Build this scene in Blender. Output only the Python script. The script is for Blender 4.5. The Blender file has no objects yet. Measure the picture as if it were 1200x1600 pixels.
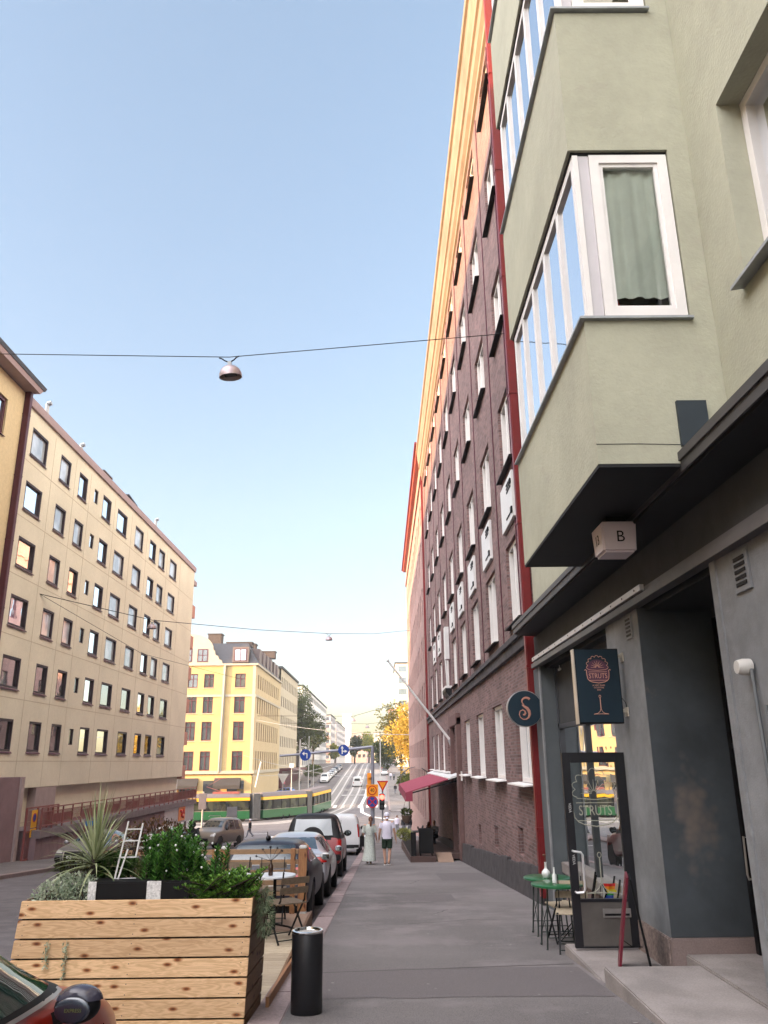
import bpy, bmesh, math, random
from mathutils import Vector, Matrix
R = math.radians
random.seed(7)
S = bpy.context.scene
C = S.collection
# ---------------- camera ----------------
cam_d = bpy.data.cameras.new("camera"); cam = bpy.data.objects.new("camera", cam_d); C.objects.link(cam)
EYE = 1.6
_up = Vector((-42, 3920, -1236)).normalized()
_yy = Vector((-3, -390, -1236)); _yy = (_yy - _up * _yy.dot(_up)).normalized()
_xx = _yy.cross(_up)
CM = Matrix((_xx, _yy, _up))
cam.matrix_world = Matrix.Translation((0, 0, EYE)) @ CM.to_4x4()
cam_d.sensor_fit = 'VERTICAL'; cam_d.sensor_height = 24; cam_d.lens = 1236 / 1600 * 24
cam_d.clip_start = .05; cam_d.clip_end = 5000
S.camera = cam
S.render.resolution_x = 768; S.render.resolution_y = 1024
# ---------------- light ----------------
SUN_EL, SUN_TRAVEL = R(6.5), Vector((.93, .37, 0)).normalized()      # low evening sun from the left, a little behind
W = bpy.data.worlds.new("World"); S.world = W; W.use_nodes = True
nt = W.node_tree; nt.nodes.clear()
sky = nt.nodes.new('ShaderNodeTexSky'); sky.sky_type = 'NISHITA'; sky.sun_disc = False
sky.sun_elevation = SUN_EL
sky.sun_rotation = math.atan2(-SUN_TRAVEL.x, -SUN_TRAVEL.y)
sky.air_density = 1.0; sky.dust_density = 1.0; sky.ozone_density = 1.0; sky.altitude = 0
bg = nt.nodes.new('ShaderNodeBackground'); bg.inputs[1].default_value = .15
wo = nt.nodes.new('ShaderNodeOutputWorld')
tc = nt.nodes.new('ShaderNodeTexCoord'); sx_ = nt.nodes.new('ShaderNodeSeparateXYZ'); nt.links.new(tc.outputs['Generated'], sx_.inputs[0])
el = nt.nodes.new('ShaderNodeValToRGB'); e_ = el.color_ramp.elements; e_[0].position = 0; e_[0].color = (.52, .56, .80, 1); e_[1].position = .8; e_[1].color = (1.36, 1.22, 1.20, 1)
k_ = e_.new(.3); k_.color = (1.0, .90, .94, 1)
nt.links.new(sx_.outputs[2], el.inputs[0])
cur = nt.nodes.new('ShaderNodeMix'); cur.data_type = 'RGBA'; cur.blend_type = 'MULTIPLY'; cur.inputs[0].default_value = 1
nt.links.new(sky.outputs[0], cur.inputs[6]); nt.links.new(el.outputs[0], cur.inputs[7]); cur = cur.outputs[2]
def added_sky_glow(cur, d, lo, hi, col):       # broad glow added to the sky outside this view, brightens the shaded street
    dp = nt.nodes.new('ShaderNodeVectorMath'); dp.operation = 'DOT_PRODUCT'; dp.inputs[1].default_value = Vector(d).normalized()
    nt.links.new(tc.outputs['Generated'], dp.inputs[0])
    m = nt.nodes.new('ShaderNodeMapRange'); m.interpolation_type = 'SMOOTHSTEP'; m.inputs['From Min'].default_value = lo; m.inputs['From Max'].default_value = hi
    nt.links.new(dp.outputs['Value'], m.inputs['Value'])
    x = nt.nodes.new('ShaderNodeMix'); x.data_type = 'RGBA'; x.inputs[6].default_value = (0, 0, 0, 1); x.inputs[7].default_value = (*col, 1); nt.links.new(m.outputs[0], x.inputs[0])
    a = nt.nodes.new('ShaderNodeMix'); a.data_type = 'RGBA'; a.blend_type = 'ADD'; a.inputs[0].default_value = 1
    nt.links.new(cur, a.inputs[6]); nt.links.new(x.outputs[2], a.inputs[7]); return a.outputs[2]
cur = added_sky_glow(cur, (-.62, -.45, .64), .45, .92, (10.5, 9.8, 9.5))
cur = added_sky_glow(cur, (.85, -.05, .53), .60, .97, (7.5, 6.0, 4.0))
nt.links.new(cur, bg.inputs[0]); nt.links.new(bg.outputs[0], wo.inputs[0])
sd = bpy.data.lights.new("sun", 'SUN'); sd.energy = 4.2; sd.angle = R(.5); sd.color = (1, .60, .24)
sun = bpy.data.objects.new("sun", sd); C.objects.link(sun)
_d = (SUN_TRAVEL * math.cos(SUN_EL) + Vector((0, 0, -math.sin(SUN_EL))))
sun.rotation_euler = _d.to_track_quat('-Z', 'Y').to_euler()
S.view_settings.view_transform = 'Standard'; S.view_settings.look = 'None'
S.view_settings.gamma = 1; S.view_settings.exposure = 2.0
S.render.engine = 'CYCLES'
S.cycles.max_bounces = 7; S.cycles.transparent_max_bounces = 12
S.cycles.caustics_reflective = False; S.cycles.caustics_refractive = False
# ---------------- ground profile ----------------
GP = [(-60, 3.9), (0, 0), (50, -3.2), (86, -5.45), (100, -5.75), (122, -5.5), (190, -2.2), (260, .9), (320, 1.3), (700, 1.0), (3000, 1.0)]
def gz(y):
    if y <= GP[0][0]: return GP[0][1]
    for (a, za), (b, zb) in zip(GP, GP[1:]):
        if y <= b: return za + (zb - za) * (y - a) / (b - a)
    return GP[-1][1]
def rz(y): return gz(y) - .12          # carriageway, a kerb below the pavement
# ---------------- materials ----------------
def _mat(name):
    m = bpy.data.materials.new(name); m.use_nodes = True
    n = m.node_tree; return m, n, n.nodes['Principled BSDF']
def mat(name, col, rough=.6, metal=0, var=.12, scale=3, bump=0, bscale=60, spec=.4, stretch=None, stain=None, coat=0, var2=0, scale2=.5):
    m, n, b = _mat(name); L = n.links
    b.inputs['Roughness'].default_value = rough; b.inputs['Metallic'].default_value = metal
    b.inputs['Specular IOR Level'].default_value = spec
    if coat: b.inputs['Coat Weight'].default_value = coat; b.inputs['Coat Roughness'].default_value = .04
    geo = n.nodes.new('ShaderNodeNewGeometry')
    src = geo.outputs['Position']
    if stretch:
        mp = n.nodes.new('ShaderNodeMapping'); mp.inputs['Scale'].default_value = stretch
        L.new(src, mp.inputs[0]); src = mp.outputs[0]
    c = (*col, 1)
    if var:
        t = n.nodes.new('ShaderNodeTexNoise'); t.inputs['Scale'].default_value = scale; t.inputs['Detail'].default_value = 6; t.inputs['Roughness'].default_value = .65
        L.new(src, t.inputs['Vector'])
        rp = n.nodes.new('ShaderNodeValToRGB')
        rp.color_ramp.elements[0].position = .3; rp.color_ramp.elements[1].position = .72
        rp.color_ramp.elements[0].color = (*[max(0, x * (1 - var)) for x in col], 1)
        rp.color_ramp.elements[1].color = (*[min(1, x * (1 + var)) for x in col], 1)
        L.new(t.outputs[0], rp.inputs[0]); out = rp.outputs[0]
        if var2:
            t2 = n.nodes.new('ShaderNodeTexNoise'); t2.inputs['Scale'].default_value = scale2; t2.inputs['Detail'].default_value = 4
            L.new(src, t2.inputs['Vector'])
            r2 = n.nodes.new('ShaderNodeValToRGB'); r2.color_ramp.elements[0].position = .35; r2.color_ramp.elements[1].position = .65
            k = 1 - var2; r2.color_ramp.elements[0].color = (k, k, k, 1); r2.color_ramp.elements[1].color = (1, 1, 1, 1)
            mx = n.nodes.new('ShaderNodeMix'); mx.data_type = 'RGBA'; mx.blend_type = 'MULTIPLY'; mx.inputs[0].default_value = 1
            L.new(t2.outputs[0], r2.inputs[0]); L.new(out, mx.inputs[6]); L.new(r2.outputs[0], mx.inputs[7]); out = mx.outputs[2]
        if stain:
            t3 = n.nodes.new('ShaderNodeTexNoise'); t3.inputs['Scale'].default_value = stain[1]; t3.inputs['Detail'].default_value = 8; t3.inputs['Roughness'].default_value = .7
            L.new(src, t3.inputs['Vector'])
            r3 = n.nodes.new('ShaderNodeValToRGB'); r3.color_ramp.elements[0].position = stain[2]; r3.color_ramp.elements[1].position = stain[2] + .12
            L.new(t3.outputs[0], r3.inputs[0])
            mx = n.nodes.new('ShaderNodeMix'); mx.data_type = 'RGBA'
            L.new(r3.outputs[0], mx.inputs[0]); L.new(out, mx.inputs[6]); mx.inputs[7].default_value = (*stain[0], 1); out = mx.outputs[2]
        L.new(out, b.inputs['Base Color'])
    else: b.inputs['Base Color'].default_value = c
    if bump:
        t = n.nodes.new('ShaderNodeTexNoise'); t.inputs['Scale'].default_value = bscale; t.inputs['Detail'].default_value = 4
        L.new(src, t.inputs['Vector'])
        bp = n.nodes.new('ShaderNodeBump'); bp.inputs['Strength'].default_value = bump; bp.inputs['Distance'].default_value = .01
        L.new(t.outputs[0], bp.inputs['Height']); L.new(bp.outputs[0], b.inputs['Normal'])
    return m
def brick(name, c1, c2, mort, sc=1., bw=.27, bh=.075, axis='x', msize=.010, stain=.35):
    m, n, b = _mat(name); L = n.links
    geo = n.nodes.new('ShaderNodeNewGeometry'); sp = n.nodes.new('ShaderNodeSeparateXYZ'); cb = n.nodes.new('ShaderNodeCombineXYZ')
    L.new(geo.outputs['Position'], sp.inputs[0])
    ad = n.nodes.new('ShaderNodeMath'); ad.operation = 'ADD'; L.new(sp.outputs[0], ad.inputs[0]); L.new(sp.outputs[1], ad.inputs[1])
    L.new(ad.outputs[0], cb.inputs[0]); L.new(sp.outputs[2], cb.inputs[1])
    t = n.nodes.new('ShaderNodeTexBrick'); t.offset = .5
    L.new(cb.outputs[0], t.inputs['Vector'])
    t.inputs['Scale'].default_value = 1; t.inputs['Brick Width'].default_value = bw; t.inputs['Row Height'].default_value = bh
    t.inputs['Mortar Size'].default_value = msize; t.inputs['Mortar Smooth'].default_value = .3
    t.inputs['Color1'].default_value = (*c1, 1); t.inputs['Color2'].default_value = (*c2, 1); t.inputs['Mortar'].default_value = (*mort, 1)
    ns = n.nodes.new('ShaderNodeTexNoise'); ns.inputs['Scale'].default_value = .7; ns.inputs['Detail'].default_value = 8; ns.inputs['Roughness'].default_value = .7
    L.new(geo.outputs['Position'], ns.inputs['Vector'])
    rp = n.nodes.new('ShaderNodeValToRGB'); rp.color_ramp.elements[0].position = .3; rp.color_ramp.elements[1].position = .7
    k = 1 - stain; rp.color_ramp.elements[0].color = (k, k, k, 1); rp.color_ramp.elements[1].color = (1.1, 1.08, 1.1, 1)
    L.new(ns.outputs[0], rp.inputs[0])
    mx = n.nodes.new('ShaderNodeMix'); mx.data_type = 'RGBA'; mx.blend_type = 'MULTIPLY'; mx.inputs[0].default_value = 1
    L.new(t.outputs[0], mx.inputs[6]); L.new(rp.outputs[0], mx.inputs[7]); L.new(mx.outputs[2], b.inputs['Base Color'])
    bp = n.nodes.new('ShaderNodeBump'); bp.invert = True; bp.inputs['Strength'].default_value = .6; bp.inputs['Distance'].default_value = .01
    L.new(t.outputs['Fac'], bp.inputs['Height']); L.new(bp.outputs[0], b.inputs['Normal'])
    b.inputs['Roughness'].default_value = .85
    return m
def glassy(name, inner=(.03, .035, .04), refl=.45, rough=.02, var=.3):
    """window pane seen from outside: dark room behind, sky mirrored in it"""
    m = bpy.data.materials.new(name); m.use_nodes = True; n = m.node_tree; n.nodes.clear(); L = n.links
    o = n.nodes.new('ShaderNodeOutputMaterial'); d = n.nodes.new('ShaderNodeBsdfDiffuse'); g = n.nodes.new('ShaderNodeBsdfGlossy')
    geo = n.nodes.new('ShaderNodeNewGeometry'); t = n.nodes.new('ShaderNodeTexNoise'); t.inputs['Scale'].default_value = .8
    L.new(geo.outputs['Position'], t.inputs['Vector'])
    rp = n.nodes.new('ShaderNodeValToRGB'); rp.color_ramp.elements[0].position = .4; rp.color_ramp.elements[1].position = .6
    rp.color_ramp.elements[0].color = (*[x * (1 - var) for x in inner], 1); rp.color_ramp.elements[1].color = (*[x * (1 + 2 * var) for x in inner], 1)
    L.new(t.outputs[0], rp.inputs[0]); L.new(rp.outputs[0], d.inputs[0])
    g.inputs['Roughness'].default_value = rough; g.inputs['Color'].default_value = (.95, .97, 1, 1)
    lw = n.nodes.new('ShaderNodeFresnel'); lw.inputs[0].default_value = 1.55
    ma = n.nodes.new('ShaderNodeMath'); ma.operation = 'MULTIPLY_ADD'; ma.inputs[1].default_value = 1 - refl; ma.inputs[2].default_value = refl
    L.new(lw.outputs[0], ma.inputs[0])
    mx = n.nodes.new('ShaderNodeMixShader'); L.new(ma.outputs[0], mx.inputs[0]); L.new(d.outputs[0], mx.inputs[1]); L.new(g.outputs[0], mx.inputs[2])
    t2 = n.nodes.new('ShaderNodeTexNoise'); t2.inputs['Scale'].default_value = 1.1; L.new(geo.outputs['Position'], t2.inputs['Vector'])
    bp = n.nodes.new('ShaderNodeBump'); bp.inputs['Strength'].default_value = .15; bp.inputs['Distance'].default_value = .02
    L.new(t2.outputs[0], bp.inputs['Height']); L.new(bp.outputs[0], g.inputs['Normal'])
    L.new(mx.outputs[0], o.inputs[0]); return m
def clearglass(name, tint=(.8, .85, .82), refl=.12):
    m = bpy.data.materials.new(name); m.use_nodes = True; n = m.node_tree; n.nodes.clear(); L = n.links
    o = n.nodes.new('ShaderNodeOutputMaterial'); d = n.nodes.new('ShaderNodeBsdfTransparent'); g = n.nodes.new('ShaderNodeBsdfGlossy')
    d.inputs[0].default_value = (*tint, 1); g.inputs['Roughness'].default_value = .01
    lw = n.nodes.new('ShaderNodeFresnel'); lw.inputs[0].default_value = 1.5
    ma = n.nodes.new('ShaderNodeMath'); ma.operation = 'MULTIPLY_ADD'; ma.inputs[1].default_value = 1 - refl; ma.inputs[2].default_value = refl
    L.new(lw.outputs[0], ma.inputs[0])
    mx = n.nodes.new('ShaderNodeMixShader'); L.new(ma.outputs[0], mx.inputs[0]); L.new(d.outputs[0], mx.inputs[1]); L.new(g.outputs[0], mx.inputs[2])
    L.new(mx.outputs[0], o.inputs[0]); return m
def leafmat(name, dark, light, trans=.35):
    m = bpy.data.materials.new(name); m.use_nodes = True; n = m.node_tree; n.nodes.clear(); L = n.links
    o = n.nodes.new('ShaderNodeOutputMaterial'); geo = n.nodes.new('ShaderNodeNewGeometry')
    rp = n.nodes.new('ShaderNodeValToRGB'); rp.color_ramp.elements[0].color = (*dark, 1); rp.color_ramp.elements[1].color = (*light, 1)
    L.new(geo.outputs['Random Per Island'], rp.inputs[0])
    d = n.nodes.new('ShaderNodeBsdfPrincipled'); d.inputs['Roughness'].default_value = .5; d.inputs['Specular IOR Level'].default_value = .3
    t = n.nodes.new('ShaderNodeBsdfTranslucent'); L.new(rp.outputs[0], d.inputs['Base Color']); L.new(rp.outputs[0], t.inputs[0])
    mx = n.nodes.new('ShaderNodeMixShader'); mx.inputs[0].default_value = trans
    L.new(d.outputs[0], mx.inputs[1]); L.new(t.outputs[0], mx.inputs[2]); L.new(mx.outputs[0], o.inputs[0]); return m
def emit(name, col, s):
    m, n, b = _mat(name); b.inputs['Base Color'].default_value = (*col, 1)
    b.inputs['Emission Color'].default_value = (*col, 1); b.inputs['Emission Strength'].default_value = s; return m
def wood(name, c1, c2, knots=True, along='x'):
    m, n, b = _mat(name); L = n.links
    geo = n.nodes.new('ShaderNodeNewGeometry'); mp = n.nodes.new('ShaderNodeMapping')
    mp.inputs['Scale'].default_value = (1.2, 6, 9) if along == 'x' else (9, 1.2, 9) if along == 'y' else (6, 6, 1)
    L.new(geo.outputs['Position'], mp.inputs[0])
    ns = n.nodes.new('ShaderNodeTexNoise'); ns.inputs['Scale'].default_value = 2.2; ns.inputs['Detail'].default_value = 3; ns.inputs['Distortion'].default_value = .6
    L.new(mp.outputs[0], ns.inputs['Vector'])
    wv = n.nodes.new('ShaderNodeMath'); wv.operation = 'MULTIPLY'; wv.inputs[1].default_value = 14; L.new(ns.outputs[0], wv.inputs[0])
    fr = n.nodes.new('ShaderNodeMath'); fr.operation = 'PINGPONG'; fr.inputs[1].default_value = 1; L.new(wv.outputs[0], fr.inputs[0])
    rp = n.nodes.new('ShaderNodeValToRGB'); rp.color_ramp.elements[0].color = (*c1, 1); rp.color_ramp.elements[1].color = (*c2, 1)
    L.new(fr.outputs[0], rp.inputs[0]); out = rp.outputs[0]
    ri = n.nodes.new('ShaderNodeTexNoise'); ri.inputs['Scale'].default_value = 1.3; L.new(mp.outputs[0], ri.inputs['Vector'])
    isl = n.nodes.new('ShaderNodeValToRGB'); isl.color_ramp.elements[0].color = (.78, .74, .7, 1); isl.color_ramp.elements[1].color = (1.08, 1.05, 1, 1)
    L.new(geo.outputs['Random Per Island'], isl.inputs[0])
    mx = n.nodes.new('ShaderNodeMix'); mx.data_type = 'RGBA'; mx.blend_type = 'MULTIPLY'; mx.inputs[0].default_value = 1
    L.new(out, mx.inputs[6]); L.new(isl.outputs[0], mx.inputs[7]); out = mx.outputs[2]
    if knots:
        sp2 = n.nodes.new('ShaderNodeSeparateXYZ'); cb2 = n.nodes.new('ShaderNodeCombineXYZ'); L.new(geo.outputs['Position'], sp2.inputs[0])
        for k, (ax, f_) in enumerate([(0, 2.6), (2, 6.2)] if along == 'x' else [(1, 2.6), (2, 6.2)] if along == 'y' else [(0, 7), (2, 2.5)]):
            mu = n.nodes.new('ShaderNodeMath'); mu.operation = 'MULTIPLY'; mu.inputs[1].default_value = f_; L.new(sp2.outputs[ax], mu.inputs[0]); L.new(mu.outputs[0], cb2.inputs[k])
        vo = n.nodes.new('ShaderNodeTexVoronoi'); vo.voronoi_dimensions = '2D'; vo.inputs['Scale'].default_value = 1; L.new(cb2.outputs[0], vo.inputs['Vector'])
        r2 = n.nodes.new('ShaderNodeValToRGB'); e = r2.color_ramp.elements; e[0].position = .03; e[0].color = (.16, .07, .03, 1); e[1].position = .13; e[1].color = (1, 1, 1, 1)
        ee = e.new(.06); ee.color = (.45, .22, .1, 1)
        L.new(vo.outputs['Distance'], r2.inputs[0])
        m2 = n.nodes.new('ShaderNodeMix'); m2.data_type = 'RGBA'; m2.blend_type = 'MULTIPLY'; m2.inputs[0].default_value = 1
        L.new(out, m2.inputs[6]); L.new(r2.outputs[0], m2.inputs[7]); out = m2.outputs[2]
    L.new(out, b.inputs['Base Color']); b.inputs['Roughness'].default_value = .65
    return m
# ---------------- mesh builder ----------------
class MB:
    def __init__(s): s.v = []; s.f = []; s.xf = None
    def av(s, p):
        s.v.append(tuple(s.xf @ Vector(p)) if s.xf else tuple(p)); return len(s.v) - 1
    def face(s, pts): s.f.append([s.av(p) for p in pts]); return s
    def box(s, x0, x1, y0, y1, z0, z1):
        i = [s.av(p) for p in [(x0, y0, z0), (x1, y0, z0), (x1, y1, z0), (x0, y1, z0), (x0, y0, z1), (x1, y0, z1), (x1, y1, z1), (x0, y1, z1)]]
        for a in ((3, 2, 1, 0), (4, 5, 6, 7), (0, 1, 5, 4), (1, 2, 6, 5), (2, 3, 7, 6), (3, 0, 4, 7)): s.f.append([i[k] for k in a])
        return s
    def hexa(s, p):      # 8 points, bottom ring then top ring
        i = [s.av(q) for q in p]
        for a in ((3, 2, 1, 0), (4, 5, 6, 7), (0, 1, 5, 4), (1, 2, 6, 5), (2, 3, 7, 6), (3, 0, 4, 7)): s.f.append([i[k] for k in a])
        return s
    def beam(s, a, b, w, h=None, up=(0, 0, 1)):
        a = Vector(a); b = Vector(b); h = h or w; d = (b - a).normalized(); u = Vector(up)
        if abs(d.dot(u)) > .95: u = Vector((1, 0, 0))
        x = d.cross(u).normalized() * (w / 2); y = x.cross(d).normalized() * (h / 2)
        return s.hexa([a - x - y, a + x - y, a + x + y, a - x + y, b - x - y, b + x - y, b + x + y, b - x + y])
    def tube(s, pts, r, n=8, cap=True, closed=False):
        pts = [Vector(p) for p in pts]; k = len(pts); rs = r if isinstance(r, (list, tuple)) else [r] * k
        rings = []; px = None
        for i, p in enumerate(pts):
            if closed: d = pts[(i + 1) % k] - pts[i - 1]
            else: d = (pts[min(i + 1, k - 1)] - pts[max(i - 1, 0)])
            d = d.normalized() if d.length > 1e-9 else Vector((0, 0, 1))
            if px is None:
                u = Vector((0, 0, 1)) if abs(d.z) < .9 else Vector((1, 0, 0)); px = d.cross(u).normalized()
            else: px = (px - d * px.dot(d)); px = px.normalized() if px.length > 1e-6 else d.orthogonal().normalized()
            py = d.cross(px)
            rings.append([s.av(p + (px * math.cos(t) + py * math.sin(t)) * rs[i]) for t in [2 * math.pi * j / n for j in range(n)]])
        for i in range(k if closed else k - 1):
            a, b = rings[i], rings[(i + 1) % k]
            for j in range(n): s.f.append([a[j], a[(j + 1) % n], b[(j + 1) % n], b[j]])
        if cap and not closed: s.f.append(rings[0][::-1]); s.f.append(rings[-1])
        return s
    def lathe(s, c, prof, n=24, axis='z'):
        rings = []
        for (r, h) in prof:
            ring = []
            for j in range(n):
                t = 2 * math.pi * j / n; a, b = r * math.cos(t), r * math.sin(t)
                p = (a, b, h) if axis == 'z' else (h, a, b) if axis == 'x' else (b, h, a)
                ring.append(s.av((c[0] + p[0], c[1] + p[1], c[2] + p[2])))
            rings.append(ring)
        for a, b in zip(rings, rings[1:]):
            for j in range(n): s.f.append([a[j], a[(j + 1) % n], b[(j + 1) % n], b[j]])
        if prof[0][0] > 1e-6: s.f.append(rings[0][::-1])
        if prof[-1][0] > 1e-6: s.f.append(rings[-1])
        return s
    def ball(s, c, r, n=12, m=8):
        r = r if isinstance(r, (tuple, list)) else (r, r, r)
        rings = []
        for i in range(m + 1):
            t = math.pi * i / m
            rings.append([s.av((c[0] + r[0] * math.sin(t) * math.cos(2 * math.pi * j / n), c[1] + r[1] * math.sin(t) * math.sin(2 * math.pi * j / n), c[2] - r[2] * math.cos(t))) for j in range(n)])
        for a, b in zip(rings, rings[1:]):
            for j in range(n): s.f.append([a[j], a[(j + 1) % n], b[(j + 1) % n], b[j]])
        return s
    def prism(s, poly, fn, d0, d1):
        """poly of (u,v) extruded from depth d0 to d1; fn(u,v,d)->xyz"""
        a = [s.av(fn(u, v, d0)) for u, v in poly]; b = [s.av(fn(u, v, d1)) for u, v in poly]
        s.f.append(a[::-1]); s.f.append(b); n = len(poly)
        for i in range(n): s.f.append([a[i], a[(i + 1) % n], b[(i + 1) % n], b[i]])
        return s
    def grid(s, rows):
        ids = [[s.av(p) for p in r] for r in rows]
        for a, b in zip(ids, ids[1:]):
            for j in range(len(a) - 1): s.f.append([a[j], a[j + 1], b[j + 1], b[j]])
        return s
    def build(s, name, m, parent=None, smooth=False, bevel=0, local=False):
        me = bpy.data.meshes.new(name)
        off = Vector((0, 0, 0))
        if parent is not None and not local:
            p = parent
            while p: off += p.location; p = p.parent
        me.from_pydata([tuple(Vector(v) - off) for v in s.v], [], s.f); me.validate()
        bm = bmesh.new(); bm.from_mesh(me)
        bmesh.ops.remove_doubles(bm, verts=bm.verts, dist=1e-5)
        if not getattr(s, 'nofix', False): bmesh.ops.recalc_face_normals(bm, faces=bm.faces)
        if bevel:
            es = [e for e in bm.edges if len(e.link_faces) == 2 and e.calc_face_angle(0) > .6]
            bmesh.ops.bevel(bm, geom=es, offset=bevel, segments=2, affect='EDGES', clamp_overlap=True)
        bm.to_mesh(me); bm.free()
        if smooth:
            me.polygons.foreach_set('use_smooth', [True] * len(me.polygons))
            if smooth != 'all': me.set_sharp_from_angle(angle=R(40))
        me.materials.append(m)
        o = bpy.data.objects.new(name, me); C.objects.link(o)
        if parent is not None: o.parent = parent
        return o
def struct(o): o['kind'] = 'structure'; return o
def thing(name, label, cat, loc=(0, 0, 0), rz_=0, group=None):
    o = bpy.data.objects.new(name, None); C.objects.link(o); o.location = loc; o.rotation_euler = (0, 0, rz_)
    o.empty_display_size = .3
    return tag(o, label, cat, group)
def tag(o, label, cat, group=None):
    o['label'] = label; o['category'] = cat
    if group: o['group'] = group
    return o
def dup(root, loc, rzz=None, label=None, group=None, swap=None, scale=None):
    def cp(o, par):
        c = o.copy(); C.objects.link(c)
        if par is not None: c.parent = par
        if swap and c.type == 'MESH' and c.data.materials and c.data.materials[0].name in swap:
            c.data = c.data.copy(); c.data.materials[0] = swap[o.data.materials[0].name]
        for ch in o.children: cp(ch, c)
        return c
    r = cp(root, None); r.location = loc
    if rzz is not None: r.rotation_euler = (r.rotation_euler.x, r.rotation_euler.y, rzz)
    if scale: r.scale = scale
    if label: r['label'] = label
    if group: r['group'] = group
    return r
def text(s, size, name, m, parent, origin, ux, uy, depth=.004, align='CENTER', sx=1., local=True, out=.0):
    """lettering as a mesh: origin, ux/uy are the text's right and up directions"""
    cu = bpy.data.curves.new('t', 'FONT'); cu.body = s; cu.size = size; cu.extrude = depth; cu.align_x = align; cu.align_y = 'CENTER'
    cu.resolution_u = 3
    to = bpy.data.objects.new('t', cu); C.objects.link(to)
    dg = bpy.context.evaluated_depsgraph_get(); me = bpy.data.meshes.new_from_object(to.evaluated_get(dg))
    bpy.data.objects.remove(to); bpy.data.curves.remove(cu)
    ux = Vector(ux).normalized(); uy = Vector(uy).normalized(); nz = ux.cross(uy)
    M_ = Matrix((ux * sx, uy, nz)).transposed().to_4x4(); 
    off = Vector((0, 0, 0)); p_ = parent
    while p_: off += p_.location; p_ = p_.parent
    M_.translation = Vector(origin) + nz * out - off
    me.transform(M_); me.materials.clear(); me.materials.append(m); me.name = name
    o = bpy.data.objects.new(name, me); C.objects.link(o); o.parent = parent; return o
# walls: plane mappings fn(u,v,d): u along the wall, v up, d = depth INTO the wall
def planeX(x, sgn): return lambda u, v, d: (x + sgn * d, u, v)     # sgn=+1: wall faces -X (depth goes +X)
def planeY(y, sgn): return lambda u, v, d: (u, y + sgn * d, v)
def wall(mb, fn, u0, u1, v0, v1, holes, depth=.25):
    us = sorted(set([u0, u1] + [h[0] for h in holes] + [h[1] for h in holes])); vs = sorted(set([v0, v1] + [h[2] for h in holes] + [h[3] for h in holes]))
    us = [u for u in us if u0 <= u <= u1]; vs = [v for v in vs if v0 <= v <= v1]
    for a, b in zip(us, us[1:]):
        run = None
        for c, d in zip(vs, vs[1:]):
            mu, mv = (a + b) / 2, (c + d) / 2
            inside = any(h[0] < mu < h[1] and h[2] < mv < h[3] for h in holes)
            if inside: continue
            mb.face([fn(a, c, 0), fn(b, c, 0), fn(b, d, 0), fn(a, d, 0)])
    for h in holes:
        a, b, c, d = h[:4]; D = h[4] if len(h) > 4 else depth
        mb.face([fn(a, c, 0), fn(b, c, 0), fn(b, c, D), fn(a, c, D)]); mb.face([fn(a, d, 0), fn(b, d, 0), fn(b, d, D), fn(a, d, D)])
        mb.face([fn(a, c, 0), fn(a, d, 0), fn(a, d, D), fn(a, c, D)]); mb.face([fn(b, c, 0), fn(b, d, 0), fn(b, d, D), fn(b, c, D)])
def fbox(mb, fn, u0, u1, v0, v1, d0, d1):
    mb.hexa([fn(u0, v0, d0), fn(u1, v0, d0), fn(u1, v0, d1), fn(u0, v0, d1), fn(u0, v1, d0), fn(u1, v1, d0), fn(u1, v1, d1), fn(u0, v1, d1)])
def window(parent, fn, u0, u1, v0, v1, depth, fm, gm, fw=.07, mull=(), trans=(), sill=None, fd=.06, sillout=.08, sillm=None, silldrop=.05, local=False, out=0.):
    mb = MB(); e = .004
    fbox(mb, fn, u0 + e, u0 + fw, v0 + e, v1 - e, depth - fd, depth); fbox(mb, fn, u1 - fw, u1 - e, v0 + e, v1 - e, depth - fd, depth)
    fbox(mb, fn, u0 + fw, u1 - fw, v0 + e, v0 + fw, depth - fd, depth); fbox(mb, fn, u0 + fw, u1 - fw, v1 - fw, v1 - e, depth - fd, depth)
    for m_ in mull: fbox(mb, fn, m_ - fw * .5, m_ + fw * .5, v0 + fw, v1 - fw, depth - fd + .003, depth)
    for t_ in trans: fbox(mb, fn, u0 + fw, u1 - fw, t_ - fw * .35, t_ + fw * .35, depth - fd + .006, depth - .002)
    w = mb.build('window', fm, parent, local=local)
    p = MB(); p.face([fn(u0 + fw * .5, v0 + fw * .5, depth - fd * .4), fn(u1 - fw * .5, v0 + fw * .5, depth - fd * .4), fn(u1 - fw * .5, v1 - fw * .5, depth - fd * .4), fn(u0 + fw * .5, v1 - fw * .5, depth - fd * .4)])
    if local: p.build('pane', gm, w, local=True)
    else: p.build('pane', gm, w)
    if sill:
        q = MB(); so = sillout
        q.hexa([fn(u0 - sill, v0 - silldrop - .03, -so), fn(u1 + sill, v0 - silldrop - .03, -so), fn(u1 + sill, v0 - .03, depth - fd), fn(u0 - sill, v0 - .03, depth - fd),
                fn(u0 - sill, v0 - silldrop, -so), fn(u1 + sill, v0 - silldrop, -so), fn(u1 + sill, v0 + .002, depth - fd), fn(u0 - sill, v0 + .002, depth - fd)])
        q.build('sill', sillm or fm, w, local=local)
    return w
def place(px, py, Y):
    d = CM @ Vector((px - 600, 800 - py, -1236)); return Vector((0, 0, EYE)) + d * (Y / d.y)
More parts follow.
